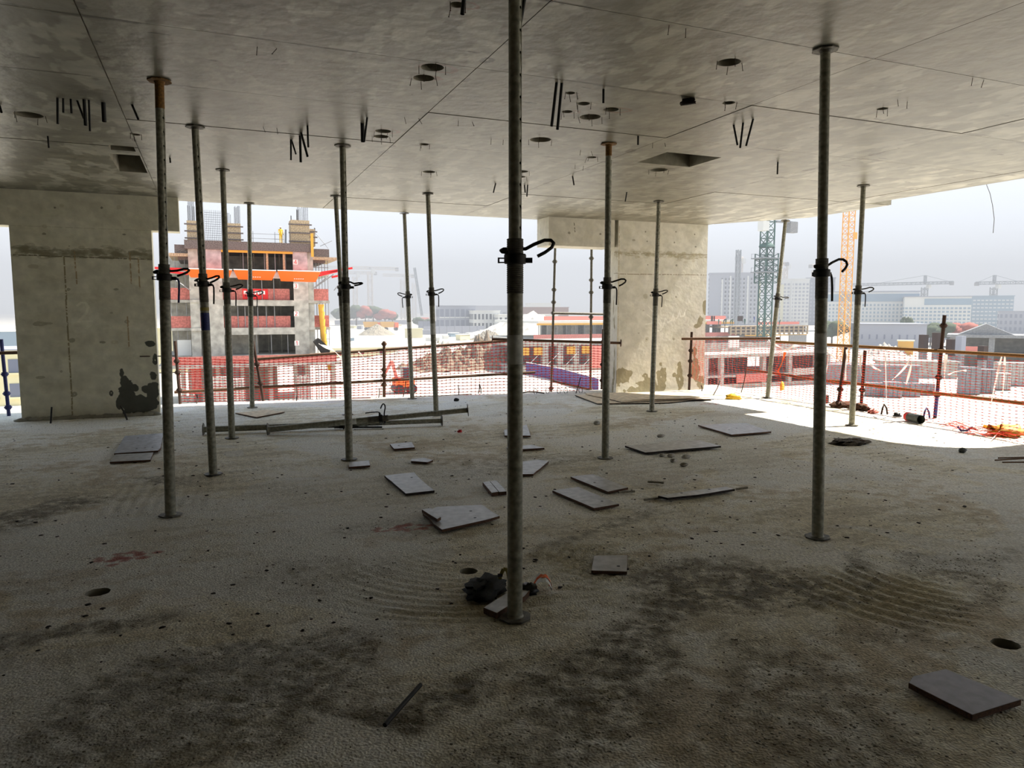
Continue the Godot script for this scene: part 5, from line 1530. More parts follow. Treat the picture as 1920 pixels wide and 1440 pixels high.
func build_tower() -> void:
	var zf := -83.0
	var t := thing("unfinished_tower", "unfinished concrete apartment block with orange catch fans and floor numbers on its wall", "building", Vector3(4.5, GROUND, -90.0))
	var x_wing := -4.3
	var x_col: float = -1.857
	var x_col2: float = -0.938
	var xa: float = -0.166
	var xb: float = 1.343
	var xc: float = 8.567
	var xd: float = 10.097
	var xe: float = 10.727
	var xr: float = 12.522
	var tops := [-3.15, -0.23, 2.73, 5.75]
	var lows := [-3.95, -0.97, 2.11, 5.06]
	for k in 4:
		span_part("floor_slab", Vector3(x_col, tops[k] - 0.28, zf - 14.0), Vector3(xe, tops[k], zf), M.render_grey, t)
		span_part("balcony_slab", Vector3(x_wing, tops[k] - 0.28, zf - 12.0), Vector3(x_col, tops[k], zf - 1.5), M.render_grey, t)
		span_part("balcony_slab", Vector3(xe, tops[k] - 0.3, zf - 12.0), Vector3(xr, tops[k], zf - 1.0), M.render_grey, t)
		span_part("spandrel_beam", Vector3(xb, lows[k], zf + 0.02), Vector3(xc, tops[k] - 0.1, zf - 0.25), M.render_grey, t)
	span_part("floor_slab", Vector3(x_col - 0.3, 7.95, zf - 14.0), Vector3(xe, 8.85, zf + 0.25), M.formwork_dark, t)
	for k in 4:
		var top: float = tops[k + 1] - 0.28 if k < 3 else 7.95
		var y: float = tops[k]
		var wall: Material = [M.render_grey, M.render_grey, M.render_light, M.pink_wall][k]
		span_part("facade_wall", Vector3(xa, y, zf - 0.25), Vector3(xb, top, zf), wall, t)
		span_part("facade_wall", Vector3(xc, y, zf - 0.25), Vector3(xd, top, zf), wall, t)
		span_part("side_wall", Vector3(xd, y, zf - 13.0), Vector3(xe, top, zf - 0.3), M.render_grey, t)
		span_part("column", Vector3(x_col, y, zf - 0.7), Vector3(x_col2, top, zf - 0.2), M.render_grey, t)
		span_part("inner_wall", Vector3(xa, y, zf - 9.0), Vector3(xd, top, zf - 8.8), M.render_grey, t)
		span_part("inner_wall", Vector3(lerpf(xb, xc, 0.02), y, zf - 4.0), Vector3(lerpf(xb, xc, [0.5, 0.2, 0.12, 0.12][k]), top, zf - 3.8), M.render_grey, t)
		span_part("inner_wall", Vector3(x_col - 2.2, y, zf - 9.0), Vector3(xa, top, zf - 8.8), M.render_grey, t)
		for f in [[0.1, 0.45, 0.66, 0.9], [0.2, 0.3, 0.48, 0.6, 0.72], [0.35, 0.55, 0.72], [0.3, 0.42, 0.6, 0.75, 0.9]][k]:
			var g := Geo.new()
			g.tube(Vector3(lerpf(xb, xc, f), y, zf - 0.6), Vector3(lerpf(xb, xc, f), top, zf - 0.6), 0.05, 0.05, 6)
			part("shoring_prop", g, M.steel, t)
		for f in 5:
			var g := Geo.new()
			g.tube(Vector3(lerpf(xb, xc, 0.1 + f * 0.19), y, zf - 4.6 - f % 2), Vector3(lerpf(xb, xc, 0.1 + f * 0.19), top, zf - 4.6 - f % 2), 0.05, 0.05, 6)
			part("shoring_prop", g, M.render_grey, t)
		# floor number on a white field
		var at := Vector3([8.732, 8.764, 8.796, 8.817][k], [-2.026, 1.186, 4.201, 6.792][k], zf)
		span_part("number_field", at + Vector3(-0.25, -0.2, 0.0), at + Vector3(0.25, 0.34, 0.015), M.white, t)
		var tm := TextMesh.new()
		tm.text = str(k + 1)
		tm.font_size = 64
		tm.pixel_size = 0.0095
		tm.depth = 0.02
		var font := SystemFont.new()
		font.font_names = PackedStringArray(["Droid Sans"])
		tm.font = font
		var num := MeshInstance3D.new()
		num.name = "floor_number"
		num.mesh = tm
		num.material_override = M.red
		num.position = at + Vector3(0, 0.07, 0.025) - t.position
		t.add_child(num, true)
	# red debris nets behind the openings and on the balconies
	for k in [1, 2]:
		var y: float = tops[k]
		span_part("safety_net", Vector3(xb, y, zf - 0.75), Vector3(lerpf(xb, xc, 0.95), y + 1.25, zf - 0.72), M.net_red, t)
		span_part("safety_net", Vector3(x_wing + 0.1, y, zf - 1.65), Vector3(x_col, y + 1.25, zf - 1.62), M.net_red, t)
		span_part("safety_net", Vector3(xe, y, zf - 1.15), Vector3(xr - 0.1, y + 1.3, zf - 1.12), M.net_red, t)
		span_part("safety_net", Vector3(x_col2, y, zf - 0.5), Vector3(xa, y + 1.2, zf - 0.47), M.net_red, t)
	var bx: float = 3.329
	var by := 2.73
	span_part("banner", Vector3(bx, by + 0.1, zf - 0.68), Vector3(bx + 2.6, by + 1.2, zf - 0.65), M.red, t)
	for q in [[0.12, 0.28], [0.5, 0.22], [0.86, 0.24], [1.22, 0.5], [1.8, 0.5]]:
		span_part("banner_lettering", Vector3(bx + q[0], by + 0.62, zf - 0.64), Vector3(bx + q[0] + q[1], by + 1.0, zf - 0.63), M.white, t)
		span_part("banner_lettering", Vector3(bx + q[0] + q[1] * 0.35, by + 0.6, zf - 0.635), Vector3(bx + q[0] + q[1] * 0.6, by + 0.8, zf - 0.625), M.red, t)
	# orange catch fans
	var fx := [-2.214, 2.355, 6.661, 11.215]
	for k in 3:
		var g := Geo.new()
		var a: float = fx[k] + 0.06
		var b: float = fx[k + 1] - 0.06
		var lo := 4.95 - 0.12 * k
		g.flat(Vector3(a, 5.75, zf + 2.4), Vector3(b, 5.72, zf + 2.4), Vector3(b - 0.3, lo, zf + 0.4), Vector3.BACK)
		g.flat(Vector3(a, 5.75, zf + 2.4), Vector3(b - 0.3, lo, zf + 0.4), Vector3(a + 0.5, lo + 0.05, zf + 0.4), Vector3.BACK)
		g.flat(Vector3(a, 5.78, zf + 2.37), Vector3(b, 5.75, zf + 2.37), Vector3(b - 0.3, lo + 0.03, zf + 0.37), Vector3.FORWARD)
		g.flat(Vector3(a, 5.78, zf + 2.37), Vector3(b - 0.3, lo + 0.03, zf + 0.37), Vector3(a + 0.5, lo + 0.08, zf + 0.37), Vector3.FORWARD)
		part("catch_fan", g, M.orange, t)
		g = Geo.new()
		g.tube(Vector3(a, 5.8, zf + 2.4), Vector3(b, 5.77, zf + 2.4), 0.05, 0.05, 6)
		part("fan_edge_tube", g, M.white, t)
		for j in 5:
			g = Geo.new()
			var x0 := lerpf(a, b, 0.42) + 0.22 * j
			g.box(Vector3(x0, lo + 0.3, zf + 1.05), Vector3(0.13, 0.02, 0.16), Basis(Vector3.RIGHT, -0.35))
			part("fan_lettering", g, M.white, t)
	for s in [[Vector3(-4.931, 5.87, -82), Vector3(-1.995, 5.771, -82)], [Vector3(-4.458, 5.614, -82), Vector3(-1.914, 5.341, -82)], [Vector3(11.286, 5.698, -82), Vector3(14.762, 6.29, -82)], [Vector3(11.165, 5.408, -82), Vector3(13.356, 5.97, -82)], [Vector3(12.684, 5.304, -83), Vector3(14.038, 5.622, -83)]]:
		var g := Geo.new()
		g.beam(s[0], s[1], 0.5, 0.22)
		part("side_fan", g, M.red, t)
	for s in [[Vector3(-3.865, 5.275, -82.5), Vector3(-1.744, 3.68, -82.5)], [Vector3(10.741, 4.092, -82.5), Vector3(12.789, 5.576, -82.5)], [Vector3(10.452, 3.915, -82.5), Vector3(12.029, 5.213, -82.5)], [Vector3(12.85, 3.831, -82.8), Vector3(13.995, 5.199, -82.8)]]:
		var g := Geo.new()
		g.tube(s[0], s[1], 0.06, 0.06, 6)
		part("fan_strut", g, M.steel, t)
	# cantilevered platforms under the top floor
	var g := Geo.new()
	for s in [[-1.0, -3.658, x_col], [1.0, 13.325, xe]]:
		span_part("cantilever_platform", Vector3(s[2], 7.2, zf - 8.0), Vector3(s[1], 7.5, zf - 0.3), M.formwork, t)
		span_part("platform_beam", Vector3(s[2], 7.5, zf - 6.0), Vector3(lerpf(s[2], s[1], 0.7), 8.4, zf - 0.6), M.formwork_dark, t)
		span_part("wing_soffit", Vector3(s[2], 6.9, zf - 9.0), Vector3(lerpf(s[2], s[1], 0.55), 7.2, zf - 1.0), M.formwork_dark, t)
	span_part("ledger_beam", Vector3(xb, 7.72, zf + 0.1), Vector3(xc, 7.95, zf - 0.2), M.beam_yellow, t)
	for f in [0.04, 0.36, 0.62, 0.86]:
		span_part("yellow_strut", Vector3(lerpf(xb, xc, f), 5.75, zf - 0.3), Vector3(lerpf(xb, xc, f) + 0.22, 7.72, zf - 0.55), M.formwork, t)
	# core walls in formwork and their starter bars on the roof
	var boxes := [[-1.893, -0.911, 11.05, -85.0], [2.092, 3.437, 10.95, -85.0], [8.603, 10.601, 11.55, -84.5], [10.726, 11.311, 10.75, -85.5]]
	for b in boxes:
		span_part("wall_formwork", Vector3(b[0], 8.85, b[3] - 2.0), Vector3(b[1], b[2], b[3]), M.formwork, t)
		for j in 3:
			span_part("waler", Vector3(b[0] - 0.25, lerpf(9.15, b[2], j / 2.6), b[3]), Vector3(b[1] + 0.25, lerpf(9.15, b[2], j / 2.6) + 0.14, b[3] + 0.12), M.formwork_dark, t)
	g = Geo.new()
	for c in [[-1.429, 7, 13.4, 0.09], [3.157, 7, 13.0, 0.09], [-1.324, 6, 12.8, 0.16], [9.503, 4, 13.0, 0.06], [9.964, 6, 13.3, 0.16], [10.427, 4, 13.4, 0.15], [8.802, 2, 12.3, 0.06], [8.2, 3, 10.8, 0.07], [7.786, 2, 10.3, 0.07], [11.345, 3, 11.0, 0.05], [2.126, 6, 12.2, 0.15]]:
		for j in c[1]:
			var x: float = c[0] + (j - c[1] / 2.0) * c[3]
			g.beam(Vector3(x, 8.9, -86.0 - 0.1 * (j % 3)), Vector3(x + 0.05, c[2] - 0.25 * rng.randf(), -86.0 - 0.1 * (j % 3)), 0.045, 0.045)
	var o := part("rebar_cluster", g, M.rebar, t)
	kind(o, "stuff")
	g = Geo.new()
	var m0: float = -0.131
	var m1: float = 1.523
	for j in 10:
		var x := lerpf(m0, m1, j / 9.0)
		g.beam(Vector3(x, 8.9, -86.3), Vector3(x, 12.4, -86.3), 0.03, 0.03)
	for j in 14:
		g.beam(Vector3(m0, 9.0 + 0.24 * j, -86.3), Vector3(m1, 9.0 + 0.24 * j, -86.3), 0.026, 0.026)
	o = part("rebar_mat", g, M.rebar, t)
	kind(o, "stuff")
	g = Geo.new()
	for y in [9.35, 9.85]:
		g.tube(Vector3(4.398, y, -84.0), Vector3(7.806, y, -84.0), 0.025, 0.025, 5)
	for x in [4.615, 6.86, 7.806]:
		g.tube(Vector3(x, 8.85, -84.0), Vector3(x, 10.1, -84.0), 0.03, 0.03, 5)
	g.tube(Vector3(11.103, 10.238, -84), Vector3(12.507, 8.533, -84), 0.03, 0.03, 5)
	g.tube(Vector3(11.64, 8.74, -84), Vector3(12.938, 9.371, -84), 0.03, 0.03, 5)
	part("roof_guard_rail", g, M.steel, t)
	span_part("yellow_formwork_post", Vector3(10.449, 7.44, -82.6), Vector3(10.732, 9.962, -82.5), M.beam_yellow, t)
	# the scaffold on the right flank
	g = Geo.new()
	for x in [594, 598, 606, 612, 616]:
		pass
	for k in 5:
		var x: float = lerpf(xe + 0.4, xr - 0.1, k / 4.0)
		for z in [zf - 1.2, zf - 3.5]:
			g.tube(Vector3(x, GROUND, z), Vector3(x, 7.2, z), 0.035, 0.035, 5)
	for k in 3:
		var x: float = lerpf(x_wing + 0.2, x_col - 0.4, k / 2.0)
		g.tube(Vector3(x, GROUND, zf - 1.8), Vector3(x, 7.2, zf - 1.8), 0.035, 0.035, 5)
	for y in [-5.0, -1.6, 0.9, 3.9, 6.4]:
		g.tube(Vector3(xe, y, zf - 1.2), Vector3(xr, y, zf - 1.2), 0.03, 0.03, 5)
	o = part("flank_scaffold", g, M.steel, t)
	kind(o, "stuff")
	# podium under the tower
	var p0: float = -4.991
	var p1: float = 13.189
	span_part("podium_slab", Vector3(p0, -4.3, zf - 16.0), Vector3(p1, -3.95, zf + 2.0), M.render_grey, t)
	span_part("podium_back_wall", Vector3(p0 + 3.0, GROUND, zf - 8.0), Vector3(p1 - 6.0, -4.3, zf - 7.6), M.render_grey, t)
	for x in [-3.011, -2.318, -1.016, 0.354, 2.785, 5.601, 8.276, 9.444, 12.281]:
		span_part("podium_column", Vector3(x, GROUND, zf + 0.6), Vector3(x + 0.45, -4.3, zf + 0.1), M.render_grey, t)
	span_part("podium_wall", Vector3(1.137, GROUND, zf - 0.6), Vector3(2.82, -4.3, zf - 0.4), M.pink_wall, t)
	span_part("podium_wall", Vector3(8.546, GROUND, zf - 0.6), Vector3(10.129, -4.3, zf - 0.4), M.pink_wall, t)
	span_part("edge_barrier", Vector3(p0 + 0.5, -3.95, zf + 1.9), Vector3(p1 - 0.5, -3.1, zf + 1.94), M.net_red, t)
	span_part("podium_net", Vector3(-2.003, -7.0, zf + 1.2), Vector3(-1.049, -4.3, zf + 1.24), M.net_red, t)
	span_part("equipment_cabinet", Vector3(-3.274, -3.15, zf - 2.0), Vector3(-1.943, -1.5, zf - 1.6), M.building_white, t)
	for s in [["wrapped_block_stack", "white wrapped block stack at the tower's foot, left one behind the netting", Vector3(-0.152, -7.465, -79), Vector3(1.341, -5.137, -79)], ["wrapped_block_stack", "white wrapped block stack at the tower's foot, second from left", Vector3(1.859, -7.562, -79), Vector3(3.012, -5.362, -79)], ["wrapped_block_stack", "white wrapped block stack under the tower's right end", Vector3(8.21, -7.869, -79), Vector3(9.483, -5.315, -79)]]:
		var b := thing(s[0], s[1], "block stack", Vector3((s[2].x + s[3].x) / 2, GROUND, -79.6), "wrapped block stacks at the tower's foot")
		g = Geo.new()
		var w: float = s[3].x - s[2].x
		var hh: float = s[3].y - GROUND
		for j in 4:
			for i2 in 4:
				g.span(Vector3(-w / 2 + w / 4 * i2 + 0.02, 0.1 + (hh - 0.1) / 4 * j + 0.02, -0.6), Vector3(-w / 2 + w / 4 * (i2 + 1) - 0.02, 0.1 + (hh - 0.1) / 4 * (j + 1), 0.6))
		stuff_part("block", g, M.white_block, b)
		g = Geo.new()
		g.span(Vector3(-w / 2, 0, -0.65), Vector3(w / 2, 0.1, 0.65))
		put("pallet", g, M.wood, b)
	for s in [["red and white barrier row at the tower's foot, left", Vector3(-2.636, -7.117, -77), Vector3(0.988, -6.92, -77), M.barrier_red], ["red and white barrier row at the tower's foot, right", Vector3(2.716, -7.161, -77), Vector3(12.448, -7.28, -77), M.barrier_red]]:
		g = Geo.new()
		g.span(Vector3(s[1].x, GROUND, -77.3), Vector3(s[2].x, GROUND + 0.9, -77.0))
		var ba := one("site_barrier", s[0], "barrier", g, s[3], "barrier rows at the tower's foot")
		var g2 := Geo.new()
		g2.span(Vector3(s[1].x, GROUND + 0.3, -76.99), Vector3(s[2].x, GROUND + 0.55, -76.97))
		put("white_stripe", g2, M.white, ba)
	# rubbish chute
	var ch := thing("rubbish_chute", "yellow rubbish chute hanging down the tower's right flank", "chute", Vector3(11.518, -6.0, -83.6))
	for k in 9:
		g = Geo.new()
		var y := 2.3 - 0.82 * k
		var xx := 0.05 * k if k < 7 else 0.35 + 0.25 * (k - 6)
		g.tube(Vector3(xx, y - ch.position.y, 0), Vector3(xx, y - 0.85 - ch.position.y, 0), 0.34, 0.27, 12, false)
		put("chute_section", g, M.beam_yellow, ch)
	var hop := thing("skip_hopper", "dark tipping hopper under the end of the yellow chute", "hopper", Vector3(11.459, -3.415, -82.5))
	g = Geo.new()
	g.prism(PackedVector2Array([Vector2(-1.0, 1.6), Vector2(-0.1, 0.2), Vector2(0.6, 0.0), Vector2(0.7, 0.9), Vector2(-0.5, 2.0)]), -0.6, 0.6, Transform3D(Basis(Vector3.RIGHT, -PI / 2), Vector3.ZERO))
	put("body", g, M.iron, hop)
	g = Geo.new()
	for s in [-0.5, 0.5]:
		g.tube(Vector3(s, -0.2, -0.65), Vector3(s, -0.2, 0.65), 0.25, 0.25, 12)
	put("wheel", g, M.black_plastic, hop)
	# worker on the roof
	person("person in a yellow vest on the unfinished tower's roof beside the formwork", Vector3(7.47, 8.949, -84), M.yellow_bag, 0.4)


# ---------------------------------------------------------------- people: one continuous body meshed from tapered bones
var body_shapes := {}


func body_mesh(pose: int) -> ArrayMesh:
	if body_shapes.has(pose):
		return body_shapes[pose]
	var bend := 0.5 if pose == 1 else 0.0
	var up := func(x: float, y: float, z: float) -> Vector3:
		# bend everything above the hip forward
		if y > 0.95 and bend > 0.0:
			var d := Vector2(y - 0.95, z).rotated(bend)
			return Vector3(x, 0.95 + d.x, d.y)
		return Vector3(x, y, z)
	var stride := 0.12 if pose == 2 else 0.03
	var bones := [
		[up.call(0, 0.98, 0), up.call(0, 1.2, 0.01), 0.135, 0.12], [up.call(0, 1.2, 0.01), up.call(0, 1.42, 0), 0.125, 0.12], [up.call(0, 1.42, 0), up.call(0, 1.53, 0.01), 0.06, 0.05],
		[up.call(-0.17, 1.42, 0), up.call(0.17, 1.42, 0), 0.07, 0.07],
		[Vector3(-0.09, 0.95, 0), Vector3(-0.11, 0.5, stride), 0.095, 0.06], [Vector3(-0.11, 0.5, stride), Vector3(-0.12, 0.09, stride * 0.6), 0.06, 0.042], [Vector3(-0.12, 0.05, stride * 0.6 - 0.03), Vector3(-0.13, 0.035, stride * 0.6 + 0.16), 0.045, 0.035],
		[Vector3(0.09, 0.95, 0), Vector3(0.11, 0.5, -stride), 0.095, 0.06], [Vector3(0.11, 0.5, -stride), Vector3(0.12, 0.09, -stride * 1.6), 0.06, 0.042], [Vector3(0.12, 0.05, -stride * 1.6 - 0.03), Vector3(0.13, 0.035, -stride * 1.6 + 0.16), 0.045, 0.035],
		[up.call(-0.2, 1.42, 0), up.call(-0.25, 1.14, 0.02), 0.055, 0.042], [up.call(-0.25, 1.14, 0.02), up.call(-0.2, 0.97, 0.2), 0.042, 0.03],
		[up.call(0.2, 1.42, 0), up.call(0.26, 1.14, -0.02), 0.055, 0.042], [up.call(0.26, 1.14, -0.02), up.call(0.22, 0.95, 0.14), 0.042, 0.03],
	]
	var cell := 0.04
	var lo := Vector3(-0.48, -0.08, -0.44)
	var nx := 24
	var ny := 44
	var nz := 34
	var field := PackedFloat32Array()
	field.resize(nx * ny * nz)
	for x in nx:
		for y in ny:
			for z in nz:
				var p := lo + Vector3(x, y, z) * cell
				var d := 1.0
				for b in bones:
					var ab: Vector3 = b[1] - b[0]
					var w := clampf((p - b[0]).dot(ab) / ab.length_squared(), 0.0, 1.0)
					var e: float = (p - b[0] - ab * w).length() - lerpf(b[2], b[3], w)
					var h := clampf(0.5 + 0.5 * (d - e) / 0.04, 0.0, 1.0)
					d = lerpf(d, e, h) - 0.04 * h * (1.0 - h)
				field[(x * ny + y) * nz + z] = d
	var at := {}
	var st := SurfaceTool.new()
	st.begin(Mesh.PRIMITIVE_TRIANGLES)
	st.set_smooth_group(0)
	var count := 0
	for x in nx - 1:
		for y in ny - 1:
			for z in nz - 1:
				var k := (x * ny + y) * nz + z
				var s := Vector3.ZERO
				var n := 0
				for c in 8:
					for ax in 3:
						if c & (1 << ax):
							continue
						var c2 := c | (1 << ax)
						var f0 := field[k + (c & 1) * ny * nz + ((c >> 1) & 1) * nz + (c >> 2)]
						var f1 := field[k + (c2 & 1) * ny * nz + ((c2 >> 1) & 1) * nz + (c2 >> 2)]
						if (f0 < 0.0) != (f1 < 0.0):
							var w := f0 / (f0 - f1)
							var p := Vector3(c & 1, (c >> 1) & 1, c >> 2)
							p[ax] += w
							s += p
							n += 1
				if n:
					at[k] = count
					count += 1
					st.add_vertex(lo + (Vector3(x, y, z) + s / n) * cell)
	for k in at:
		var z: int = k % nz
		var y: int = (k / nz) % ny
		var x: int = k / (ny * nz)
		var inside := field[k] < 0.0
		for ax in 3:
			var step: int = [ny * nz, nz, 1][ax]
			var s1: int = [ny * nz, nz, 1][(ax + 1) % 3]
			var s2: int = [ny * nz, nz, 1][(ax + 2) % 3]
			if (field[k + step] < 0.0) == inside or not at.has(k - s1) or not at.has(k - s2) or not at.has(k - s1 - s2):
				continue
			var q := [at[k], at[k - s1], at[k - s1 - s2], at[k - s2]]
			if inside:
				q.reverse()
			for j in [0, 1, 2, 0, 2, 3]:
				st.add_index(q[j])
	st.generate_normals()
	body_shapes[pose] = st.commit()
	return body_shapes[pose]


func person(label: String, at: Vector3, clothes: Material, turn: float, pose := 0, helmet: Material = null) -> void:
	var o := thing("person", label, "person", at, "workers on the building sites")
	o.rotation.y = turn
	var b := MeshInstance3D.new()
	b.name = "body"
	b.mesh = body_mesh(pose)
	b.material_override = clothes
	o.add_child(b, true)
	var top := Vector3(0, 1.63, 0.02) if pose != 1 else Vector3(0, 1.55, 0.35)
	var g := Geo.new()
	g.blob(top, Vector3(0.078, 0.115, 0.095), fine_noise, 0.02, 8)
	g.blob(top + Vector3(0, -0.005, 0.092), Vector3(0.014, 0.022, 0.02), fine_noise, 0.0, 4)
	for s in [-1.0, 1.0]:
		g.blob(top + Vector3(0.078 * s, 0, 0), Vector3(0.012, 0.03, 0.02), fine_noise, 0.0, 4)
	put("head", g, M.skin, o)
	g = Geo.new()
	g.lathe(top + Vector3(0, 0.03, 0), PackedVector2Array([Vector2(0.14, 0.0), Vector2(0.115, 0.015), Vector2(0.11, 0.06), Vector2(0.075, 0.1), Vector2(0.0, 0.115)]), 14)
	put("helmet", g, helmet if helmet else M.white, o)
	g = Geo.new()
	for s in [[-0.2, 0.2], [0.22, 0.14]]:
		var h := Vector3(s[0], 0.95, s[1]) if pose != 1 else Vector3(s[0], 0.86, s[1] + 0.1)
		g.blob(h, Vector3(0.03, 0.05, 0.04), fine_noise, 0.1, 5)
	put("hands", g, M.skin, o)



# ---------------------------------------------------------------- the rest of the site, out to the horizon
func facade(called: String, label: String, base: Vector3, s: Vector3, m: Material, cols: int, rows: int, look := {}) -> Node3D:
	var t := thing(called, label, look.get("category", "building"), base, look.get("group", ""))
	t.rotation.y = look.get("turn", 0.0)
	var g := Geo.new()
	g.span(Vector3(-s.x / 2, 0, -s.z / 2), Vector3(s.x / 2, s.y, s.z / 2))
	put("body", g, m, t)
	g = Geo.new()
	g.span(Vector3(-s.x / 2 - 0.4, s.y, -s.z / 2 - 0.4), Vector3(s.x / 2 + 0.4, s.y + s.y * 0.025, s.z / 2 + 0.4))
	put("parapet", g, look.get("parapet", m), t)
	var w := Geo.new()
	var f := Geo.new()
	var y0: float = s.y * look.get("from", 0.06)
	var y1: float = s.y * look.get("to", 0.94)
	for side in [0, 1, 2]:
		var n := cols if side == 0 else maxi(1, int(cols * s.z / s.x))
		var wide := s.x if side == 0 else s.z
		for i2 in n:
			if side == 0 and (i2 in look.get("blank", [])):
				continue
			for r in rows:
				var u := -wide / 2 + wide * (i2 + 0.5) / n
				var y := lerpf(y0, y1, (r + 0.5) / rows)
				var sw: float = wide / n * look.get("wide", 0.5)
				var sh: float = (y1 - y0) / rows * look.get("high", 0.55)
				if side == 0:
					w.box(Vector3(u, y, s.z / 2 + 0.02), Vector3(sw, sh, 0.1))
					f.box(Vector3(u, y - sh * 0.58, s.z / 2 + 0.1), Vector3(sw * 1.25, sh * 0.14, 0.4))
				else:
					w.box(Vector3((s.x / 2 + 0.02) * (1 if side == 1 else -1), y, u), Vector3(0.1, sh, sw))
	stuff_part("window", w, look.get("glass", M.window), t)
	stuff_part("sill", f, look.get("sill", m), t)
	for b in look.get("bands", []):
		g = Geo.new()
		g.span(Vector3(s.x * (b[0] - 0.5), s.y * b[2], s.z / 2), Vector3(s.x * (b[1] - 0.5), s.y * b[3], s.z / 2 + b[4]))
		put(b[5], g, b[6], t)
	return t


func lattice(g: Geo, a: Vector3, b: Vector3, w: float, bays: int, r: float) -> void:
	var y := (b - a).normalized()
	var x := y.cross(Vector3.FORWARD if absf(y.y) > 0.5 else Vector3.UP).normalized()
	var z := x.cross(y)
	var corner := [x + z, x - z, -x - z, -x + z]
	var step := (b - a) / bays
	for c in 4:
		var p: Vector3 = corner[c] * w * 0.5
		var q: Vector3 = corner[(c + 1) % 4] * w * 0.5
		g.beam(a + p, b + p, r * 1.7, r * 1.7)
		for k in bays:
			var u := a + step * k
			g.beam(u + p, u + q, r, r)
			if k % 2:
				g.beam(u + p, u + step + q, r, r)
			else:
				g.beam(u + q, u + step + p, r, r)


func tower_crane(label: String, base: Vector3, top: float, w: float, m: Material, look := {}) -> Node3D:
	var o := thing("tower_crane", label, "tower crane", base, look.get("group", ""))
	var h := top - base.y
	var r: float = look.get("bar", 0.12)
	var g := Geo.new()
	lattice(g, Vector3.ZERO, Vector3(0, h, 0), w, int(h / w / look.get("bay", 1.0)), r)
	stuff_part("mast", g, m, o)
	if look.has("jib"):
		var d := Vector3(cos(look.get("swing", 0.0)), 0, -sin(look.get("swing", 0.0)))
		g = Geo.new()
		lattice(g, Vector3(0, h + w, 0), Vector3(0, h + w, 0) + d * look.jib, w * 0.6, int(look.jib / w), r * 0.8)
		stuff_part("jib", g, look.get("jib_material", m), o)
		g = Geo.new()
		lattice(g, Vector3(0, h + w, 0), Vector3(0, h + w, 0) - d * look.back, w * 0.6, int(look.back / w) + 1, r * 0.8)
		stuff_part("counter_jib", g, look.get("jib_material", m), o)
		g = Geo.new()
		g.box(Vector3(0, h + w * 0.8, 0) - d * look.back * 0.94, Vector3(w * 0.7, w * 0.8, w * 0.7))
		put("counterweight", g, M.grey_block, o)
		g = Geo.new()
		g.box(Vector3(w * 0.7, h + w * 0.3, w * 0.5), Vector3(w * 0.8, w * 1.1, w * 0.8))
		put("cab", g, M.building_white, o)
		if look.has("peak"):
			g = Geo.new()
			lattice(g, Vector3(0, h + w, 0), Vector3(0, h + w + look.peak, 0), w * 0.4, 4, r * 0.7)
			g.beam(Vector3(0, h + w + look.peak, 0), Vector3(0, h + w * 1.2, 0) + d * look.jib * 0.65, r * 0.7, r * 0.7)
			g.beam(Vector3(0, h + w + look.peak, 0), Vector3(0, h + w * 1.2, 0) - d * look.back * 0.9, r * 0.7, r * 0.7)
			put("tower_peak", g, m, o)
	return o


func mound(called: String, label: String, at: Vector3, size: Vector3, m: Material, seed_at: int, rough := 0.35) -> void:
	var f := FastNoiseLite.new()
	f.seed = seed_at
	f.frequency = 3.2
	f.fractal_octaves = 4
	var n := 44
	var p: Array[PackedVector3Array] = []
	for a in n + 1:
		var row := PackedVector3Array()
		for b in n + 1:
			var u := a / float(n) * 2.0 - 1.0
			var v := b / float(n) * 2.0 - 1.0
			var d := sqrt(u * u + v * v) + rough * 0.5 * f.get_noise_2d(u * 0.8, v * 0.8)
			var h := clampf(1.0 - d, 0.0, 1.0) * (1.0 + rough * f.get_noise_2d(u * 2.0 + 7.0, v * 2.0)) - 0.03
			row.append(Vector3(u * size.x / 2, h * size.y, v * size.z / 2))
		p.append(row)
	var g := Geo.new()
	for a in n:
		for b in n:
			var m2 := (p[a + 1][b] - p[a][b]).cross(p[a][b + 1] - p[a][b]).normalized()
			m2 = m2 if m2.y > 0 else -m2
			g.quad(p[a][b], p[a + 1][b], p[a + 1][b + 1], p[a][b + 1], m2)
	one(called, label, "mound", g, m).position = at


func tree(label: String, at: Vector3, h: float, wide: float, m: Material, group: String) -> void:
	var o := thing("tree", label, "tree", at, group)
	var g := Geo.new()
	g.tube(Vector3.ZERO, Vector3(0, h * 0.6, 0), h * 0.04, h * 0.02, 6)
	put("trunk", g, M.wood, o)
	g = Geo.new()
	for k in 7:
		var t := TAU * k / 7.0
		var c := Vector3(cos(t) * wide * 0.28, h * (0.55 + 0.2 * (k % 3) / 2.0), sin(t) * wide * 0.28) if k else Vector3(0, h * 0.72, 0)
		g.blob(c, Vector3(wide * 0.28, h * 0.2, wide * 0.28), fine_noise, 0.55, 7)
	put("crown", g, m, o)


func cabin(called: String, label: String, category: String, at: Vector3, size: Vector3, m: Material, roof: Material, doors: int, group: String, turn := 0.0) -> void:
	var o := thing(called, label, category, at, group)
	o.rotation.y = turn
	var g := Geo.new()
	g.span(Vector3(-size.x / 2, 0.15, -size.z / 2), Vector3(size.x / 2, size.y, size.z / 2))
	put("body", g, m, o)
	g = Geo.new()
	g.span(Vector3(-size.x / 2 - 0.2, size.y, -size.z / 2 - 0.2), Vector3(size.x / 2 + 0.2, size.y + 0.25, size.z / 2 + 0.2))
	put("roof", g, roof, o)
	for k in doors:
		g = Geo.new()
		g.box(Vector3(-size.x / 2 + size.x * (k + 0.5) / doors, size.y * 0.55, size.z / 2 + 0.03), Vector3(minf(1.4, size.x * 0.4 / doors), 0.9, 0.06))
		put("window", g, M.window, o)


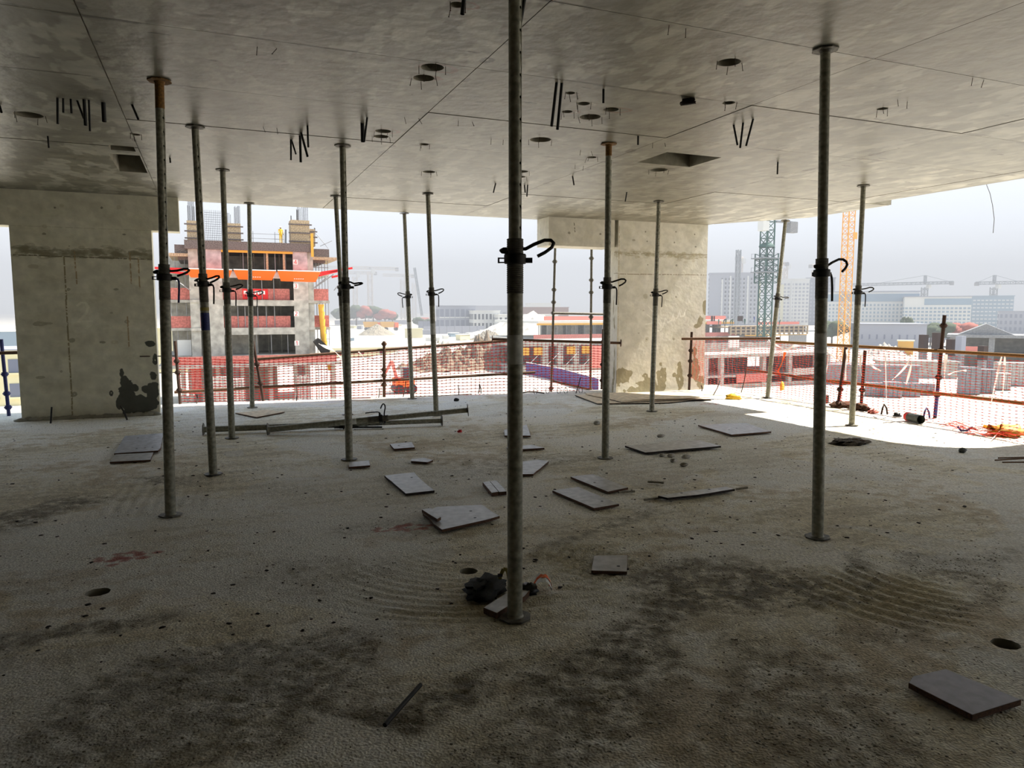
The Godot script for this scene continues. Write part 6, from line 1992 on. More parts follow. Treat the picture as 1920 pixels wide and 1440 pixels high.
func frame_storey(t: Node3D, x0: float, x1: float, y0: float, y1: float, z0: float, z1: float, cols: int, m: Material, slab := 0.5) -> void:
	span_part("floor_slab", Vector3(x0, y1 - slab, z1), Vector3(x1, y1, z0), m, t)
	for k in cols + 1:
		var x := lerpf(x0 + 0.3, x1 - 0.9, float(k) / cols)
		span_part("column", Vector3(x, y0, z0 - 0.9), Vector3(x + 0.6, y1 - slab, z0 - 0.3), m, t)


func build_site() -> void:
	# sandy ground to the horizon
	var g := Geo.new()
	g.span(Vector3(-2500, GROUND - 1.0, -3000), Vector3(2800, GROUND, 400))
	var ground := put("ground", g, M.sand)
	kind(ground, "structure")
	g = Geo.new()
	g.span(Vector3(-9.0, GROUND, -12.0), Vector3(9.5, -0.3, 5.0))
	kind(put("wall_below", g, M.back), "structure")
	g = Geo.new()
	for k in 5:
		g.span(Vector3(-9.0, 3.85 + 3.6 * k, -12.3), Vector3(9.5, 7.0 + 3.6 * k, 5.2))
		g.span(Vector3(-9.0, 7.0 + 3.6 * k, -12.36), Vector3(9.55, 7.45 + 3.6 * k, 5.2))
	kind(put("added_storeys_above", g, M.slab), "structure")  # unseen upper storeys, added so their shade covers the far floor edge
	# unfinished frame beyond the right pier with the workers
	var z := -165.0
	var b := thing("concrete_building", "long unfinished concrete frame with workers on its deck, behind the right pier", "building", Vector3(60, GROUND, z))
	var x0: float = 75.309
	var x1: float = 135.361
	var deck: float = -0.978
	span_part("deck_slab", Vector3(x0, deck - 0.5, z - 30.0), Vector3(x1, deck + 0.1, z), M.building_white, b)
	span_part("edge_beam", Vector3(x0 - 0.4, deck - 0.95, z), Vector3(x1, deck - 0.5, z + 0.3), M.beam_yellow, b)
	span_part("deck_barrier", Vector3(x0 + 2.0, deck + 0.2, z - 1.0), Vector3(x1 - 2.0, deck + 1.25, z - 0.9), M.barrier_red, b)
	var low: float = -5.333
	span_part("lower_slab", Vector3(x0 - 4.0, low - 0.6, z - 28.0), Vector3(x1 + 2.0, low, z + 2.0), M.render_grey, b)
	g = Geo.new()
	for k in 70:
		var x := lerpf(x0 + 0.3, x1, k / 69.0)
		if k % 9 == 7 or k % 9 == 8:
			continue
		g.tube(Vector3(x, low, z - 0.5 - (k % 3)), Vector3(x, deck - 0.5, z - 0.5 - (k % 3)), 0.09, 0.09, 5)
	stuff_part("shoring_prop", g, M.steel, b).position = -b.position
	for x in [79.911, 82.008, 86.411, 90.427, 127.988, 131.988]:
		span_part("concrete_pier", Vector3(x, low, z - 5.0), Vector3(x + 2.2, deck - 0.5, z - 4.0), M.render_grey, b)
	span_part("inner_wall", Vector3(x0 + 8.0, low, z - 16.0), Vector3(x1, deck - 0.5, z - 15.0), M.render_grey, b)
	span_part("lower_wall", Vector3(x0 + 3.0, GROUND, z - 12.0), Vector3(x1 + 20.0, low - 0.6, z - 11.0), M.render_grey, b)
	for x in [77.355, 80.607, 84.659, 88.473, 92.192, 128.418, 134.247]:
		span_part("lower_column", Vector3(x, GROUND, z - 1.0), Vector3(x + 1.2, low - 0.6, z), M.render_grey, b)
	span_part("lower_barrier", Vector3(x0 - 2.0, low, z + 1.6), Vector3(x1, low + 1.1, z + 1.7), M.net_red, b)
	for x in [69.985, 74.726, 87.239]:
		span_part("yellow_formwork", Vector3(x, GROUND + 2.6, z + 1.0), Vector3(x + 4.0, low - 0.8, z + 1.4), M.beam_yellow, b)
	# nearer concrete frame seen through the orange netting beside the right pier
	var nf := thing("concrete_building", "low grey concrete frame seen through the orange netting by the leaning prop", "building", Vector3(72.002, GROUND, -84.0))
	var n0: float = 61.159
	var n1: float = 83.32
	span_part("roof_slab", Vector3(n0, -4.751, -92.0), Vector3(n1, -4.303, -80.0), M.render_grey, nf)
	span_part("middle_slab", Vector3(n0, -7.445, -92.0), Vector3(n1, -7.144, -80.0), M.render_grey, nf)
	span_part("rear_wall", Vector3(n0, GROUND, -92.0), Vector3(78.085, -4.452, -91.6), M.render_grey, nf)
	span_part("rear_wall", Vector3(81.066, GROUND, -92.0), Vector3(n1, -4.452, -91.6), M.render_grey, nf)
	span_part("side_wall", Vector3(n1 - 0.3, GROUND, -92.0), Vector3(n1, -4.452, -80.0), M.render_grey, nf)
	span_part("base_wall", Vector3(n0 + 2.0, GROUND, -81.0), Vector3(n1, -8.421, -80.2), M.render_grey, nf)
	span_part("upper_wall", Vector3(n0 + 1.0, -4.303, -86.0), Vector3(n1 - 1.0, -3.038, -85.6), M.render_grey, nf)
	for x in [n0, 63.775, 70.992, 75.675, 80.628]:
		span_part("column", Vector3(x, GROUND, -80.7), Vector3(x + 0.6, -4.751, -80.1), M.white_block if x == n0 else M.render_grey, nf)
	for s in [[64.819, 66.517, -3.393, -1.811], [66.787, 73.065, -3.916, -3.476]]:
		span_part("white_panel", Vector3(s[0], s[2], -80.0), Vector3(s[1], s[3], -79.8), M.building_white, nf)
	span_part("red_net", Vector3(66.336, -8.239, -79.9), Vector3(71.52, -7.05, -79.86), M.net_red, nf)
	span_part("block_wall", Vector3(76.278, -7.492, -80.0), Vector3(82.682, -6.573, -79.7), M.white_block, nf)
	g = Geo.new()
	for k in 14:
		var x := lerpf(n0 + 0.5, n1 - 0.6, k / 13.0)
		g.tube(Vector3(x, -7.144, -82.0 - k % 3), Vector3(x, -4.751, -82.0 - k % 3), 0.05, 0.05, 6)
	stuff_part("shoring_prop", g, M.steel, nf).position = -nf.position
	# lower frame under the lintel behind the two standards
	var lf := thing("concrete_building", "low unfinished frame with yellow formwork under the lintel, behind the tall standards", "building", Vector3(57.793, GROUND, -119.0))
	var l0: float = 48.378
	var l1: float = 73.194
	span_part("roof_slab", Vector3(l0, -4.504, -127.0), Vector3(l1, -3.752, -115.0), M.render_grey, lf)
	span_part("rear_wall", Vector3(l0, GROUND, -127.0), Vector3(l1, -4.504, -126.6), M.pink_wall, lf)
	span_part("floor_slab", Vector3(l0, GROUND, -127.0), Vector3(l1, -7.901, -115.0), M.render_grey, lf)
	for x in [53.425, 56.32, 59.479, 62.481, 65.317]:
		span_part("column", Vector3(x, GROUND, -116.0), Vector3(x + 1.1, -4.504, -115.1), M.render_grey, lf)
	for x in [49.075, 51.587, 57.987, 60.96]:
		span_part("yellow_formwork", Vector3(x, -6.012, -115.0), Vector3(x + 1.6, -4.693, -114.7), M.beam_yellow, lf)
	span_part("orange_screen", Vector3(62.582, -8.578, -114.3), Vector3(68.052, -4.572, -114.2), M.barrier_red, lf)
	g = Geo.new()
	for k in 5:
		var x := lerpf(l0 + 2.0, l1 - 8.0, k / 4.0)
		g.tube(Vector3(x, -7.901, -114.8), Vector3(x + 2.5, -5.635, -114.8), 0.06, 0.06, 6)
	stuff_part("raking_prop", g, M.building_white, lf).position = -lf.position
	# raised formwork grid at the right end
	var f0: float = 130.023
	var f1: float = 157.063
	var fy0: float = -4.496
	var fy1: float = -2.425
	for k in 17:
		var x := lerpf(f0, f1, k / 16.0)
		span_part("formwork_stud", Vector3(x, fy0 - 0.4, -160.0), Vector3(x + 0.35, fy1, -159.6), M.formwork, b)
	for k in 3:
		span_part("formwork_rail", Vector3(f0, lerpf(fy0, fy1 - 0.3, k / 2.0), -160.1), Vector3(f1, lerpf(fy0, fy1 - 0.3, k / 2.0) + 0.28, -159.75), M.formwork, b)
	span_part("formwork_panel", Vector3(f0, fy0, -160.6), Vector3(f1, fy1 - 0.1, -160.3), M.formwork_dark, b)
	span_part("formwork_deck", Vector3(f0, fy1 - 0.6, -175.0), Vector3(f1, fy1 - 0.3, -160.6), M.formwork, b)
	span_part("yellow_ledger", Vector3(135.135, -5.237, -160.0), Vector3(f1, -4.94, -159.7), M.beam_yellow, b)
	g = Geo.new()
	for k in 30:
		var x := lerpf(f0 + 1.0, f1 - 0.5, k / 29.0)
		g.tube(Vector3(x, GROUND, -161.0 - (k % 4)), Vector3(x, fy0, -161.0 - (k % 4)), 0.09, 0.09, 5)
	stuff_part("formwork_prop", g, M.steel, b).position = -b.position
	span_part("inner_wall", Vector3(f0, GROUND, -172.0), Vector3(f1 - 4.0, fy0, -171.0), M.render_grey, b)
	span_part("barrier_screen", Vector3(124.718, -2.043, -163.0), Vector3(129.524, -1.175, -162.9), M.barrier_red, b)
	span_part("barrier_screen", Vector3(142.031, -2.199, -163.0), Vector3(157.135, -1.447, -162.9), M.barrier_red, b)
	for s in [[126.282, 1.0], [127.17, 0.5], [135.303, 2.4], [136.407, 1.0]]:
		span_part("starter_bars", Vector3(s[0], deck - 0.2, -163.3), Vector3(s[0] + s[1] * 0.5, 0.254, -163.0), M.rust_dark, b)
	# concrete wall boxes below the deck
	span_part("grey_wall", Vector3(149.103, GROUND, -158.4), Vector3(155.291, -5.131, -158.0), M.grey_block, b)
	span_part("pale_column", Vector3(119.811, GROUND, -157.4), Vector3(121.352, -10.44, -157.0), M.white_block, b)
	span_part("lower_red_net", Vector3(126.93, GROUND, -150.2), Vector3(133.905, GROUND + 1.8, -150.0), M.net_red, b)
	var spots := [[Vector3(127.5, -2.177, -161.5), M.coverall_green, 0.3, 0, "worker in green at the left end of the deck beside the right pier"], [Vector3(129.2, -2.047, -161.5), M.coverall_dark, 1.2, 1, "bending worker in dark clothes, second from the right pier on the deck"], [Vector3(129.9, -2.052, -161.5), M.coverall_green, 2.0, 0, "worker in green close behind the bending dark one"], [Vector3(131, -2.197, -161), M.coverall_green, 0.8, 1, "bending worker in green in the middle of the deck group"], [Vector3(132.1, -2.069, -161.5), M.coverall_green, 2.6, 2, "striding worker in green beside the bending green one"], [Vector3(135.9, -2.09, -161), M.coverall_green, 0.0, 0, "lone worker in green right of the starter bars"], [Vector3(142.6, -1.527, -165), M.coverall_blue, 0.5, 0, "worker in a blue jacket near the green crane mast"], [Vector3(142.6, -1.875, -163), M.coverall_green, 1.4, 0, "worker in green beside the one in the blue jacket"], [Vector3(147.9, -2.328, -160.8), M.coverall_green, 1.2, 1, "crouching worker in green right of the leaning prop"]]
	for s in spots:
		person("person, " + s[4], s[0], s[1], s[2], s[3], M.red if s[3] == 0 and s[2] > 1.0 else M.white)
	# purple hoarding and its blue end in front of the frame
	for s in [[Vector3(49.081, -9, -112.3), Vector3(48.624, -9, -98.145), "purple site hoarding running behind the lintel opening"], [Vector3(48.624, -9, -98.145), Vector3(45.736, -9, -81.518), "blue-purple near end of the hoarding by the right standard"]]:
		var h := thing("site_hoarding", s[2], "hoarding", s[0], "hoarding panels")
		g = Geo.new()
		var d: Vector3 = s[1] - s[0]
		var n := int(d.length() / 2.4)
		for k in n:
			var p0 := d * (float(k) / n)
			var p1 := d * ((k + 0.97) / n)
			g = Geo.new()
			g.beam(p0 + Vector3(0, 0.95, 0), p1 + Vector3(0, 0.95, 0), 0.06, 1.9)
			put("panel", g, M.hoarding, h)
		g = Geo.new()
		g.beam(Vector3(0, 1.95, 0), d + Vector3(0, 1.95, 0), 0.12, 0.1)
		put("top_rail", g, M.white, h)
	# cranes
	var green := tower_crane("green climbing tower crane rising from the frame behind the leaning prop", Vector3(133, -1.615, -150) * Vector3(1, 0, 1) + Vector3(0, GROUND, 0), 26.382, 2.4, M.crane_green, {"bar": 0.16, "bay": 0.85})
	g = Geo.new()
	var gy: float = 18.46 - GROUND
	g.lathe(Vector3(0, gy - 0.6, 0), PackedVector2Array([Vector2(2.7, 0.0), Vector2(2.5, 0.5), Vector2(1.6, 1.0), Vector2(1.2, 1.2)]), 4)
	put("slewing_ring", g, M.crane_green, green)
	for y in [15.057, 11.533]:
		g = Geo.new()
		g.box(Vector3(0, y - GROUND, 0), Vector3(6.2, 0.25, 4.6))
		put("work_platform", g, M.crane_grey, green)
		g = Geo.new()
		for c in [Vector3(-3, 0, 2.2), Vector3(0, 0, 2.2), Vector3(3, 0, 2.2), Vector3(-3, 0, -2.2), Vector3(3, 0, -2.2)]:
			g.beam(c + Vector3(0, y - GROUND, 0), c + Vector3(0, y - GROUND + 1.2, 0), 0.07, 0.07)
		for zz in [-2.2, 2.2]:
			g.beam(Vector3(-3, y - GROUND + 1.2, zz), Vector3(3, y - GROUND + 1.2, zz), 0.06, 0.06)
		put("platform_rail", g, M.crane_grey, green)
	g = Geo.new()
	lattice(g, Vector3(0, 8.811 - GROUND, 0), Vector3(0, 16.273 - GROUND, 0), 4.0, 5, 0.14)
	stuff_part("climbing_frame", g, M.crane_green, green)
	g = Geo.new()
	g.box(Vector3(-1.9, 23.095 - GROUND, 0.6), Vector3(2.0, 2.4, 2.0))
	put("operator_cab", g, M.building_white, green)
	g = Geo.new()
	g.box(Vector3(141, 23.25, -150) - green.position, Vector3(2.4, 2.8, 1.6))
	put("counterweight", g, M.grey_block, green)
	g = Geo.new()
	g.box(Vector3(138.7, 24.509, -150) - green.position, Vector3(6.5, 0.4, 1.2))
	put("counter_jib", g, M.crane_grey, green)
	var yellow := tower_crane("yellow lattice tower crane mast standing right of the tall near prop", Vector3(107.1, -11.866, -100) * Vector3(1, 0, 1) + Vector3(0, GROUND, 0), 25.0, 1.4, M.crane_yellow, {"bar": 0.075, "bay": 0.75})
	g = Geo.new()
	g.box(Vector3(0.5, 15.039 - GROUND, 1.1), Vector3(0.9, 1.2, 0.1))
	put("sign_board", g, M.crane_yellow, yellow)
	g = Geo.new()
	g.box(Vector3(0, 0.6, 0), Vector3(5.0, 1.2, 5.0))
	put("footing", g, M.grey_block, yellow)
	tower_crane("far white flat-top crane, tallest of the hazy pair over the sand", Vector3(163.8, -6.736, -803.5) * Vector3(1, 0, 1) + Vector3(0, GROUND, 0), Vector3(164.8, 43.922, -803.3).y, 4.6, M.crane_white, {"jib": 95.0, "back": 32.0, "swing": 3.14, "bar": 0.5, "group": "far cranes in the haze"})
	tower_crane("far white crane half behind the plain prop, shorter of the hazy pair", Vector3(162.5, -7.488, -885.2) * Vector3(1, 0, 1) + Vector3(0, GROUND, 0), Vector3(163.5, 42.827, -885).y, 4.6, M.crane_white, {"jib": 40.0, "back": 26.0, "swing": 2.8, "bar": 0.5, "group": "far cranes in the haze"})
	tower_crane("faint far crane just left of the far pin-left prop", Vector3(229.9, -9.527, -921.8) * Vector3(1, 0, 1) + Vector3(0, GROUND, 0), Vector3(230.7, 42.174, -921.6).y, 5.0, M.crane_white, {"jib": 26.0, "back": 14.0, "swing": 3.14, "bar": 0.5, "group": "far cranes in the haze"})
	tower_crane("faintest slender mast right of the far pin-left prop", Vector3(282.2, -11.317, -1063.2) * Vector3(1, 0, 1) + Vector3(0, GROUND, 0), Vector3(283, 43.961, -1063).y, 5.0, M.crane_white, {"bar": 0.5, "group": "far cranes in the haze"})
	tower_crane("hazy crane over the grey tower block, nearer the right pier", Vector3(376.5, 25.254, -454.3) * Vector3(1, 0, 1) + Vector3(0, GROUND, 0), Vector3(376.2, 38.625, -454.5).y, 3.4, M.crane_white, {"jib": 8.0, "back": 6.0, "swing": 0.6, "bar": 0.4, "group": "far cranes over the tower blocks"})
	tower_crane("hazy crane over the second tower block, right of the leaning prop", Vector3(435, 26.749, -469.4) * Vector3(1, 0, 1) + Vector3(0, GROUND, 0), Vector3(434.8, 36.678, -469.7).y, 3.4, M.crane_white, {"jib": 8.0, "back": 5.0, "swing": 1.2, "bar": 0.4, "group": "far cranes over the tower blocks"})
	tower_crane("hazy crane on the dark third block, close left of the tall near prop", Vector3(479.9, 25.659, -481.8) * Vector3(1, 0, 1) + Vector3(0, GROUND, 0), Vector3(479.6, 36.522, -482.1).y, 3.4, M.crane_white, {"jib": 30.0, "back": 10.0, "swing": 0.4, "bar": 0.4, "group": "far cranes over the tower blocks"})
	tower_crane("hazy hammerhead crane above the long white block", Vector3(424.7, 12.732, -333.5) * Vector3(1, 0, 1) + Vector3(0, GROUND, 0), Vector3(424.6, 16.813, -333.7).y, 2.6, M.crane_grey, {"jib": 45.0, "back": 16.0, "swing": 2.0, "bar": 0.3, "peak": 5.0, "group": "far cranes over the white blocks"})
	tower_crane("hazy hammerhead crane above the block at the right frame edge", Vector3(463.1, 9.242, -314.8) * Vector3(1, 0, 1) + Vector3(0, GROUND, 0), Vector3(462.9, 16.689, -315.1).y, 2.8, M.crane_grey, {"jib": 20.0, "back": 10.0, "swing": -0.9, "bar": 0.3, "peak": 5.0, "group": "far cranes over the white blocks"})
	tower_crane("thin lattice mast in front of the grey tower block with a green top", Vector3(254.8, 7.963, -308.3) * Vector3(1, 0, 1) + Vector3(0, GROUND, 0), Vector3(254.3, 33.269, -308.8).y, 1.6, M.crane_grey, {"bar": 0.3, "group": ""})
	var mob := thing("mobile_crane", "red mobile crane with a long thin boom in the hazy middle distance", "mobile crane", Vector3(160.2, -3.758, -578.2) * Vector3(1, 0, 1) + Vector3(0, GROUND, 0))
	g = Geo.new()
	lattice(g, Vector3(159.8, -2.025, -578.3) - mob.position, Vector3(154.5, 36.653, -579.8) - mob.position, 1.3, 24, 0.3)
	stuff_part("boom", g, M.crane_grey, mob)
	g = Geo.new()
	g.span(Vector3(-4, 0.8, -2), Vector3(5, 5.5, 2))
	put("superstructure", g, M.barrier_red, mob)
	g = Geo.new()
	g.span(Vector3(-5.5, 0, -2.4), Vector3(6.5, 1.2, 2.4))
	put("crawler", g, M.building_dark, mob)
	# far blocks at the right
	facade("tower_block", "grey scaffolded tower block just right of the right pier, with rows of white framed windows", Vector3(334.8, -9, -408.8), Vector3(33.404, 35.791, 16), M.building_grey, 14, 11, {"turn": -0.62, "sill": M.building_white, "blank": [0, 1, 2], "glass": M.window, "wide": 0.42, "bands": [[0.24, 0.27, 0.05, 0.9, 0.6, "white_rib", M.building_white], [0.4, 0.43, 0.05, 0.96, 0.6, "white_rib", M.building_white], [0.54, 0.57, 0.05, 0.96, 0.6, "white_rib", M.building_white], [0.74, 0.77, 0.05, 0.96, 0.6, "white_rib", M.building_white], [0.96, 1.0, 0.0, 0.9, 0.8, "cream_strip", M.cream]]})
	facade("tower_block", "cream and grey tower block behind the leaning prop", Vector3(390.6, -9, -412.9), Vector3(20.344, 32.898, 16), M.building_white, 8, 11, {"turn": -0.6, "glass": M.building_grey, "wide": 0.6, "bands": [[0.05, 0.15, 0.0, 0.9, 0.6, "cream_strip", M.cream], [0.4, 0.44, 0.0, 0.95, 0.8, "white_rib", M.building_white]]})
	facade("tower_block", "dark grey tower block peeping left and right of the tall near prop", Vector3(432.2, -9, -428.2), Vector3(20.121, 34.966, 16), M.building_dark, 8, 11, {"turn": -0.75, "glass": M.building_grey})
	facade("white_block", "long white and glass block with a dark top storey right of the yellow crane", Vector3(322, -9, -286.8), Vector3(45.96, 20.386, 22), M.building_white, 26, 7, {"turn": -0.72, "parapet": M.building_grey, "to": 0.72, "glass": M.building_blue, "sill": M.building_white, "bands": [[0.0, 1.0, 0.76, 0.95, 0.3, "glazed_storey", M.building_blue]]})
	facade("white_block", "white balconied block right of the glazed one, before the two cranes", Vector3(326.5, -9, -250), Vector3(27.355, 17.27, 22), M.building_white, 16, 7, {"turn": -0.85, "to": 0.74, "glass": M.building_blue, "wide": 0.65, "parapet": M.building_grey, "bands": [[0.3, 1.0, 0.78, 0.95, 0.3, "glazed_storey", M.building_blue]]})
	facade("white_block", "pale hazy block under the rightmost crane", Vector3(404.4, -9, -278.8), Vector3(22.976, 18.639, 22), M.building_blue, 12, 8, {"turn": -0.85, "glass": M.building_white, "wide": 0.7, "high": 0.3})
	facade("grey_shed", "low hazy skyline block at the right frame edge behind the unfinished villa", Vector3(363.3, -9, -230), Vector3(22.926, 10.447, 20), M.building_grey, 12, 3, {"turn": -0.95, "glass": M.building_dark, "group": ""})
	facade("grey_shed", "low grey weathered building right of the pale-footed prop", Vector3(179.7, -9, -152.4), Vector3(17.005, 6.952, 16), M.building_grey, 9, 1, {"turn": -0.7, "glass": M.building_dark, "wide": 0.2, "high": 0.2})
	# villas and brown roofed hall in the middle
	var villas := [[836, 882, 573, 400, "flat-roofed white villa left end of the row, with tall dark windows", M.building_white, 4], [880, 948, 578, 390, "white villa with a long windowed front in the middle of the row", M.building_white, 6], [930, 1000, 586, 380, "white villa at the right end of the row behind the middle prop", M.building_white, 7]]
	facade("villa", villas[0][4], Vector3(126.1, -9, -387), Vector3(19.75, 13.346, 20), M.building_grey, 7, 2, {"wide": 0.72, "high": 0.7, "glass": M.building_dark, "turn": -0.2, "sill": M.building_white, "parapet": M.building_grey, "group": "villas in the middle distance"})
	facade("villa", villas[1][4], Vector3(135.8, -9, -367.7), Vector3(14.042, 10.719, 20), M.building_white, 7, 2, {"wide": 0.55, "high": 0.6, "turn": -0.2, "group": "villas in the middle distance"})
	facade("villa", villas[2][4], Vector3(152, -9, -350.5), Vector3(31.201, 8.787, 20), M.building_white, 12, 2, {"wide": 0.4, "turn": -0.2, "group": "villas in the middle distance"})
	facade("grey_hall", "hazy grey hall behind the villas, left of the middle prop", Vector3(251.8, -9, -717.1), Vector3(71.896, 15.866, 19), M.building_grey, 10, 1, {"turn": -0.2, "high": 0.2})
	facade("brown_hall", "brown hall above the villas right of the middle prop", Vector3(205.3, -9, -444.7), Vector3(32.379, 12.951, 19), M.roof_brown, 6, 1, {"turn": -0.2, "high": 0.15, "parapet": M.roof_brown})
	facade("grey_hall", "pale hazy hall on top of the brown one", Vector3(273.2, -9, -589.6), Vector3(27.07, 17.285, 19), M.building_white, 5, 1, {"turn": -0.2, "high": 0.15})
	# sand heaps
	mound("sand_heap", "big pale sand heap behind the middle prop, in front of the villas", Vector3(118.7, -10.393, -264.6) * Vector3(1, 0, 1) + Vector3(0, GROUND, 0), Vector3(62, 10.5, 50), M.sand, 41, 0.2)
	mound("sand_heap", "small grey heap in front of the yellow tipper lorries", Vector3(68.513, -9.849, -322.8) * Vector3(1, 0, 1) + Vector3(0, GROUND, 0), Vector3(17, 5.2, 16), M.sand_dark, 42, 0.15)
	mound("spoil_heap", "brown earth heap behind the far netting, left part", Vector3(40.186, -9.846, -128) * Vector3(1, 0, 1) + Vector3(0, GROUND, 0), Vector3(19, 3.4, 16), M.spoil, 43, 0.7)
	mound("spoil_heap", "brown earth heap behind the far netting, right part under the rail", Vector3(47.731, -9.234, -130) * Vector3(1, 0, 1) + Vector3(0, GROUND, 0), Vector3(20, 5.0, 18), M.spoil, 44, 0.7)
	mound("sand_heap", "flat pale heap with clods above the far top rail", Vector3(47.73, -8.324, -160) * Vector3(1, 0, 1) + Vector3(0, GROUND, 0), Vector3(30, 3.2, 18), M.sand, 45, 0.6)
	mound("sand_heap", "greenish heap at the left foot of the big sand heap", Vector3(94.958, -9.553, -252.8) * Vector3(1, 0, 1) + Vector3(0, GROUND, 0), Vector3(14, 3.6, 12), M.sand_dark, 46, 0.4)
	mound("sand_heap", "pale rubble heap beside the white dome tank at the right", Vector3(144.9, -10.461, -122.9) * Vector3(1, 0, 1) + Vector3(0, GROUND, 0), Vector3(16, 3.0, 10), M.sand, 47, 0.5)
	# machines and cabins on the sand
	cabin("container", "cream container on the sand left of the far pin-left prop", "container", Vector3(74.218, -9, -280.8), Vector3(6.5, 3.6, 2.6), M.cream, M.cream, 0, "")
	cabin("container", "dark grey container right of the cream one", "container", Vector3(90.046, -9, -316.5), Vector3(5.6, 2.0, 2.4), M.building_grey, M.building_grey, 0, "")
	cabin("long_shed", "long low shed with a white roof just above the far top rail", "shed", Vector3(34.13, -9, -171.4), Vector3(20.0, 2.2, 9.0), M.cream, M.white, 4, "")
	for s in [[Vector3(81.904, -9, -399.5), "yellow tipper lorry behind the left side of the small grey heap"], [Vector3(90.221, -9, -395.6), "yellow tipper lorry behind the right side of the small grey heap"]]:
		var l := thing("tipper_lorry", s[1], "lorry", s[0], "yellow tipper lorries")
		g = Geo.new()
		g.prism(PackedVector2Array([Vector2(-4.5, 4.8), Vector2(3.2, 4.8), Vector2(2.6, 1.8), Vector2(-3.8, 1.8)]), -1.6, 1.6, Transform3D(Basis(Vector3.RIGHT, -PI / 2), Vector3.ZERO))
		put("tipper_body", g, M.beam_yellow, l)
		g = Geo.new()
		g.span(Vector3(3.4, 1.4, -1.5), Vector3(5.4, 4.4, 1.5))
		put("cab", g, M.orange, l)
		for x in [-3.0, -1.2, 4.2]:
			g = Geo.new()
			g.tube(Vector3(x, 0.9, -1.7), Vector3(x, 0.9, 1.7), 0.9, 0.9, 12)
			put("wheel", g, M.black_plastic, l)
	var dig := thing("excavator", "orange backhoe below the far netting beside the pin-left prop", "excavator", Vector3(22.847, -9.917, -92) * Vector3(1, 0, 1) + Vector3(0, GROUND, 0))
	g = Geo.new()
	g.span(Vector3(-1.2, 0.9, -1.2), Vector3(1.2, 1.9, 1.2))
	put("chassis", g, M.orange, dig)
	g = Geo.new()
	g.span(Vector3(-0.2, 1.9, -0.8), Vector3(1.0, 3.3, 0.8))
	put("cab", g, M.window, dig)
	g = Geo.new()
	g.beam(Vector3(-0.8, 1.6, 0), Vector3(-1.5, 4.2, 0), 0.35, 0.35)
	g.beam(Vector3(-1.5, 4.2, 0), Vector3(-2.6, 2.2, 0), 0.3, 0.3)
	put("arm", g, M.barrier_red, dig)
	for x in [-0.8, 0.9]:
		g = Geo.new()
		g.tube(Vector3(x, 0.6, -1.3), Vector3(x, 0.6, 1.3), 0.6, 0.6, 12)
		put("wheel", g, M.black_plastic, dig)
	var row := [[Vector3(105.8, -9, -326.4), 30.0, 3.6, M.building_grey, "grey fence panel row in front of the villas"], [Vector3(119.1, -9, -574.2), 60.0, 3.5, M.building_grey, "long grey fence line below the far trees"], [Vector3(129.1, -9, -432.2), 24.0, 4.5, M.building_dark, "dark store row left of the villas"]]
	for s in row:
		g = Geo.new()
		for k in 8:
			g.span(Vector3(-s[1] / 2 + s[1] / 8 * k, 0, -0.3), Vector3(-s[1] / 2 + s[1] / 8 * (k + 0.97), s[2], 0.3))
		one("fence_line", s[4], "fence", g, s[3], "fence lines on the sand").position = s[0]
	var clutter := [Vector3(82.322, -9, -265.2), Vector3(92.19, -9, -285.9), Vector3(85.17, -9, -252.7), Vector3(102.5, -9, -295.4), Vector3(91.686, -9, -255.3), Vector3(112.6, -9, -306.4), Vector3(45.289, -9, -260), Vector3(80.979, -9, -454.5), Vector3(80.474, -9, -425.8), Vector3(72.471, -9, -248), Vector3(119.4, -9, -359.4), Vector3(123.6, -9, -318.3), Vector3(121.8, -9, -505.6), Vector3(145.9, -9, -537.3)]
	var clutter_label := ["white pallet load nearest right of the far pin-left prop", "blue-grey crate left of the villas' fence", "pale crate stack on the sand before the middle villa", "small grey crate behind the pale stack", "white crate at the sand heap's left foot", "blue sheeted stack under the middle villa", "pale crate on the sand right of the plain prop", "grey car far out on the sand near the plain prop", "second grey car far out on the sand", "flat white load at the right of the dark container", "small store box before the first villa", "blue sheeted stack behind the big sand heap", "white cabin under the far trees", "red roofed cabin left of the dark store row"]
	for k in clutter.size():
		var p: Vector3 = clutter[k]
		var w := 2.0 + (k * 37 % 5)
		cabin("site_load", clutter_label[k], "site load", p, Vector3(w, 1.2 + 0.4 * (k % 3), 2.0), [M.white, M.building_blue, M.cream, M.building_grey, M.building_white][k % 5], M.barrier_red if k == 13 else M.white, 0, "loads and cabins scattered on the sand", 0.3 * k)
	# trees
	var trees := [[648, 615, 560, 14.0, 24.0, M.leaf, "green tree at the left end of the far row by the plain prop"], [668, 613, 560, 15.5, 20.0, M.leaf, "tall green tree behind the red flowering one"], [685, 613, 555, 15.0, 16.0, M.blossom, "red flowering tree in the middle of the far row"], [700, 613, 560, 15.0, 22.0, M.leaf, "broad green tree right of the first red one"], [722, 613, 555, 12.5, 22.0, M.blossom, "low red flowering tree at the row's right end"], [736, 613, 560, 11.0, 10.0, M.leaf, "small green tree at the end of the far row"]]
	for s in trees:
		var ray: Vector3 = {648: Vector3(93.721, -6.838, -552.1), 668: Vector3(101.4, -6.872, -550.7), 685: Vector3(107, -6.824, -544.6), 700: Vector3(113.8, -6.923, -548.3), 722: Vector3(121.2, -6.88, -541.6), 736: Vector3(127.7, -6.975, -545.2)}[s[0]]
		tree(s[6], ray * Vector3(1, 0, 1) + Vector3(0, GROUND, 0), s[3], s[4] * 0.8, s[5], "far trees over the sand")
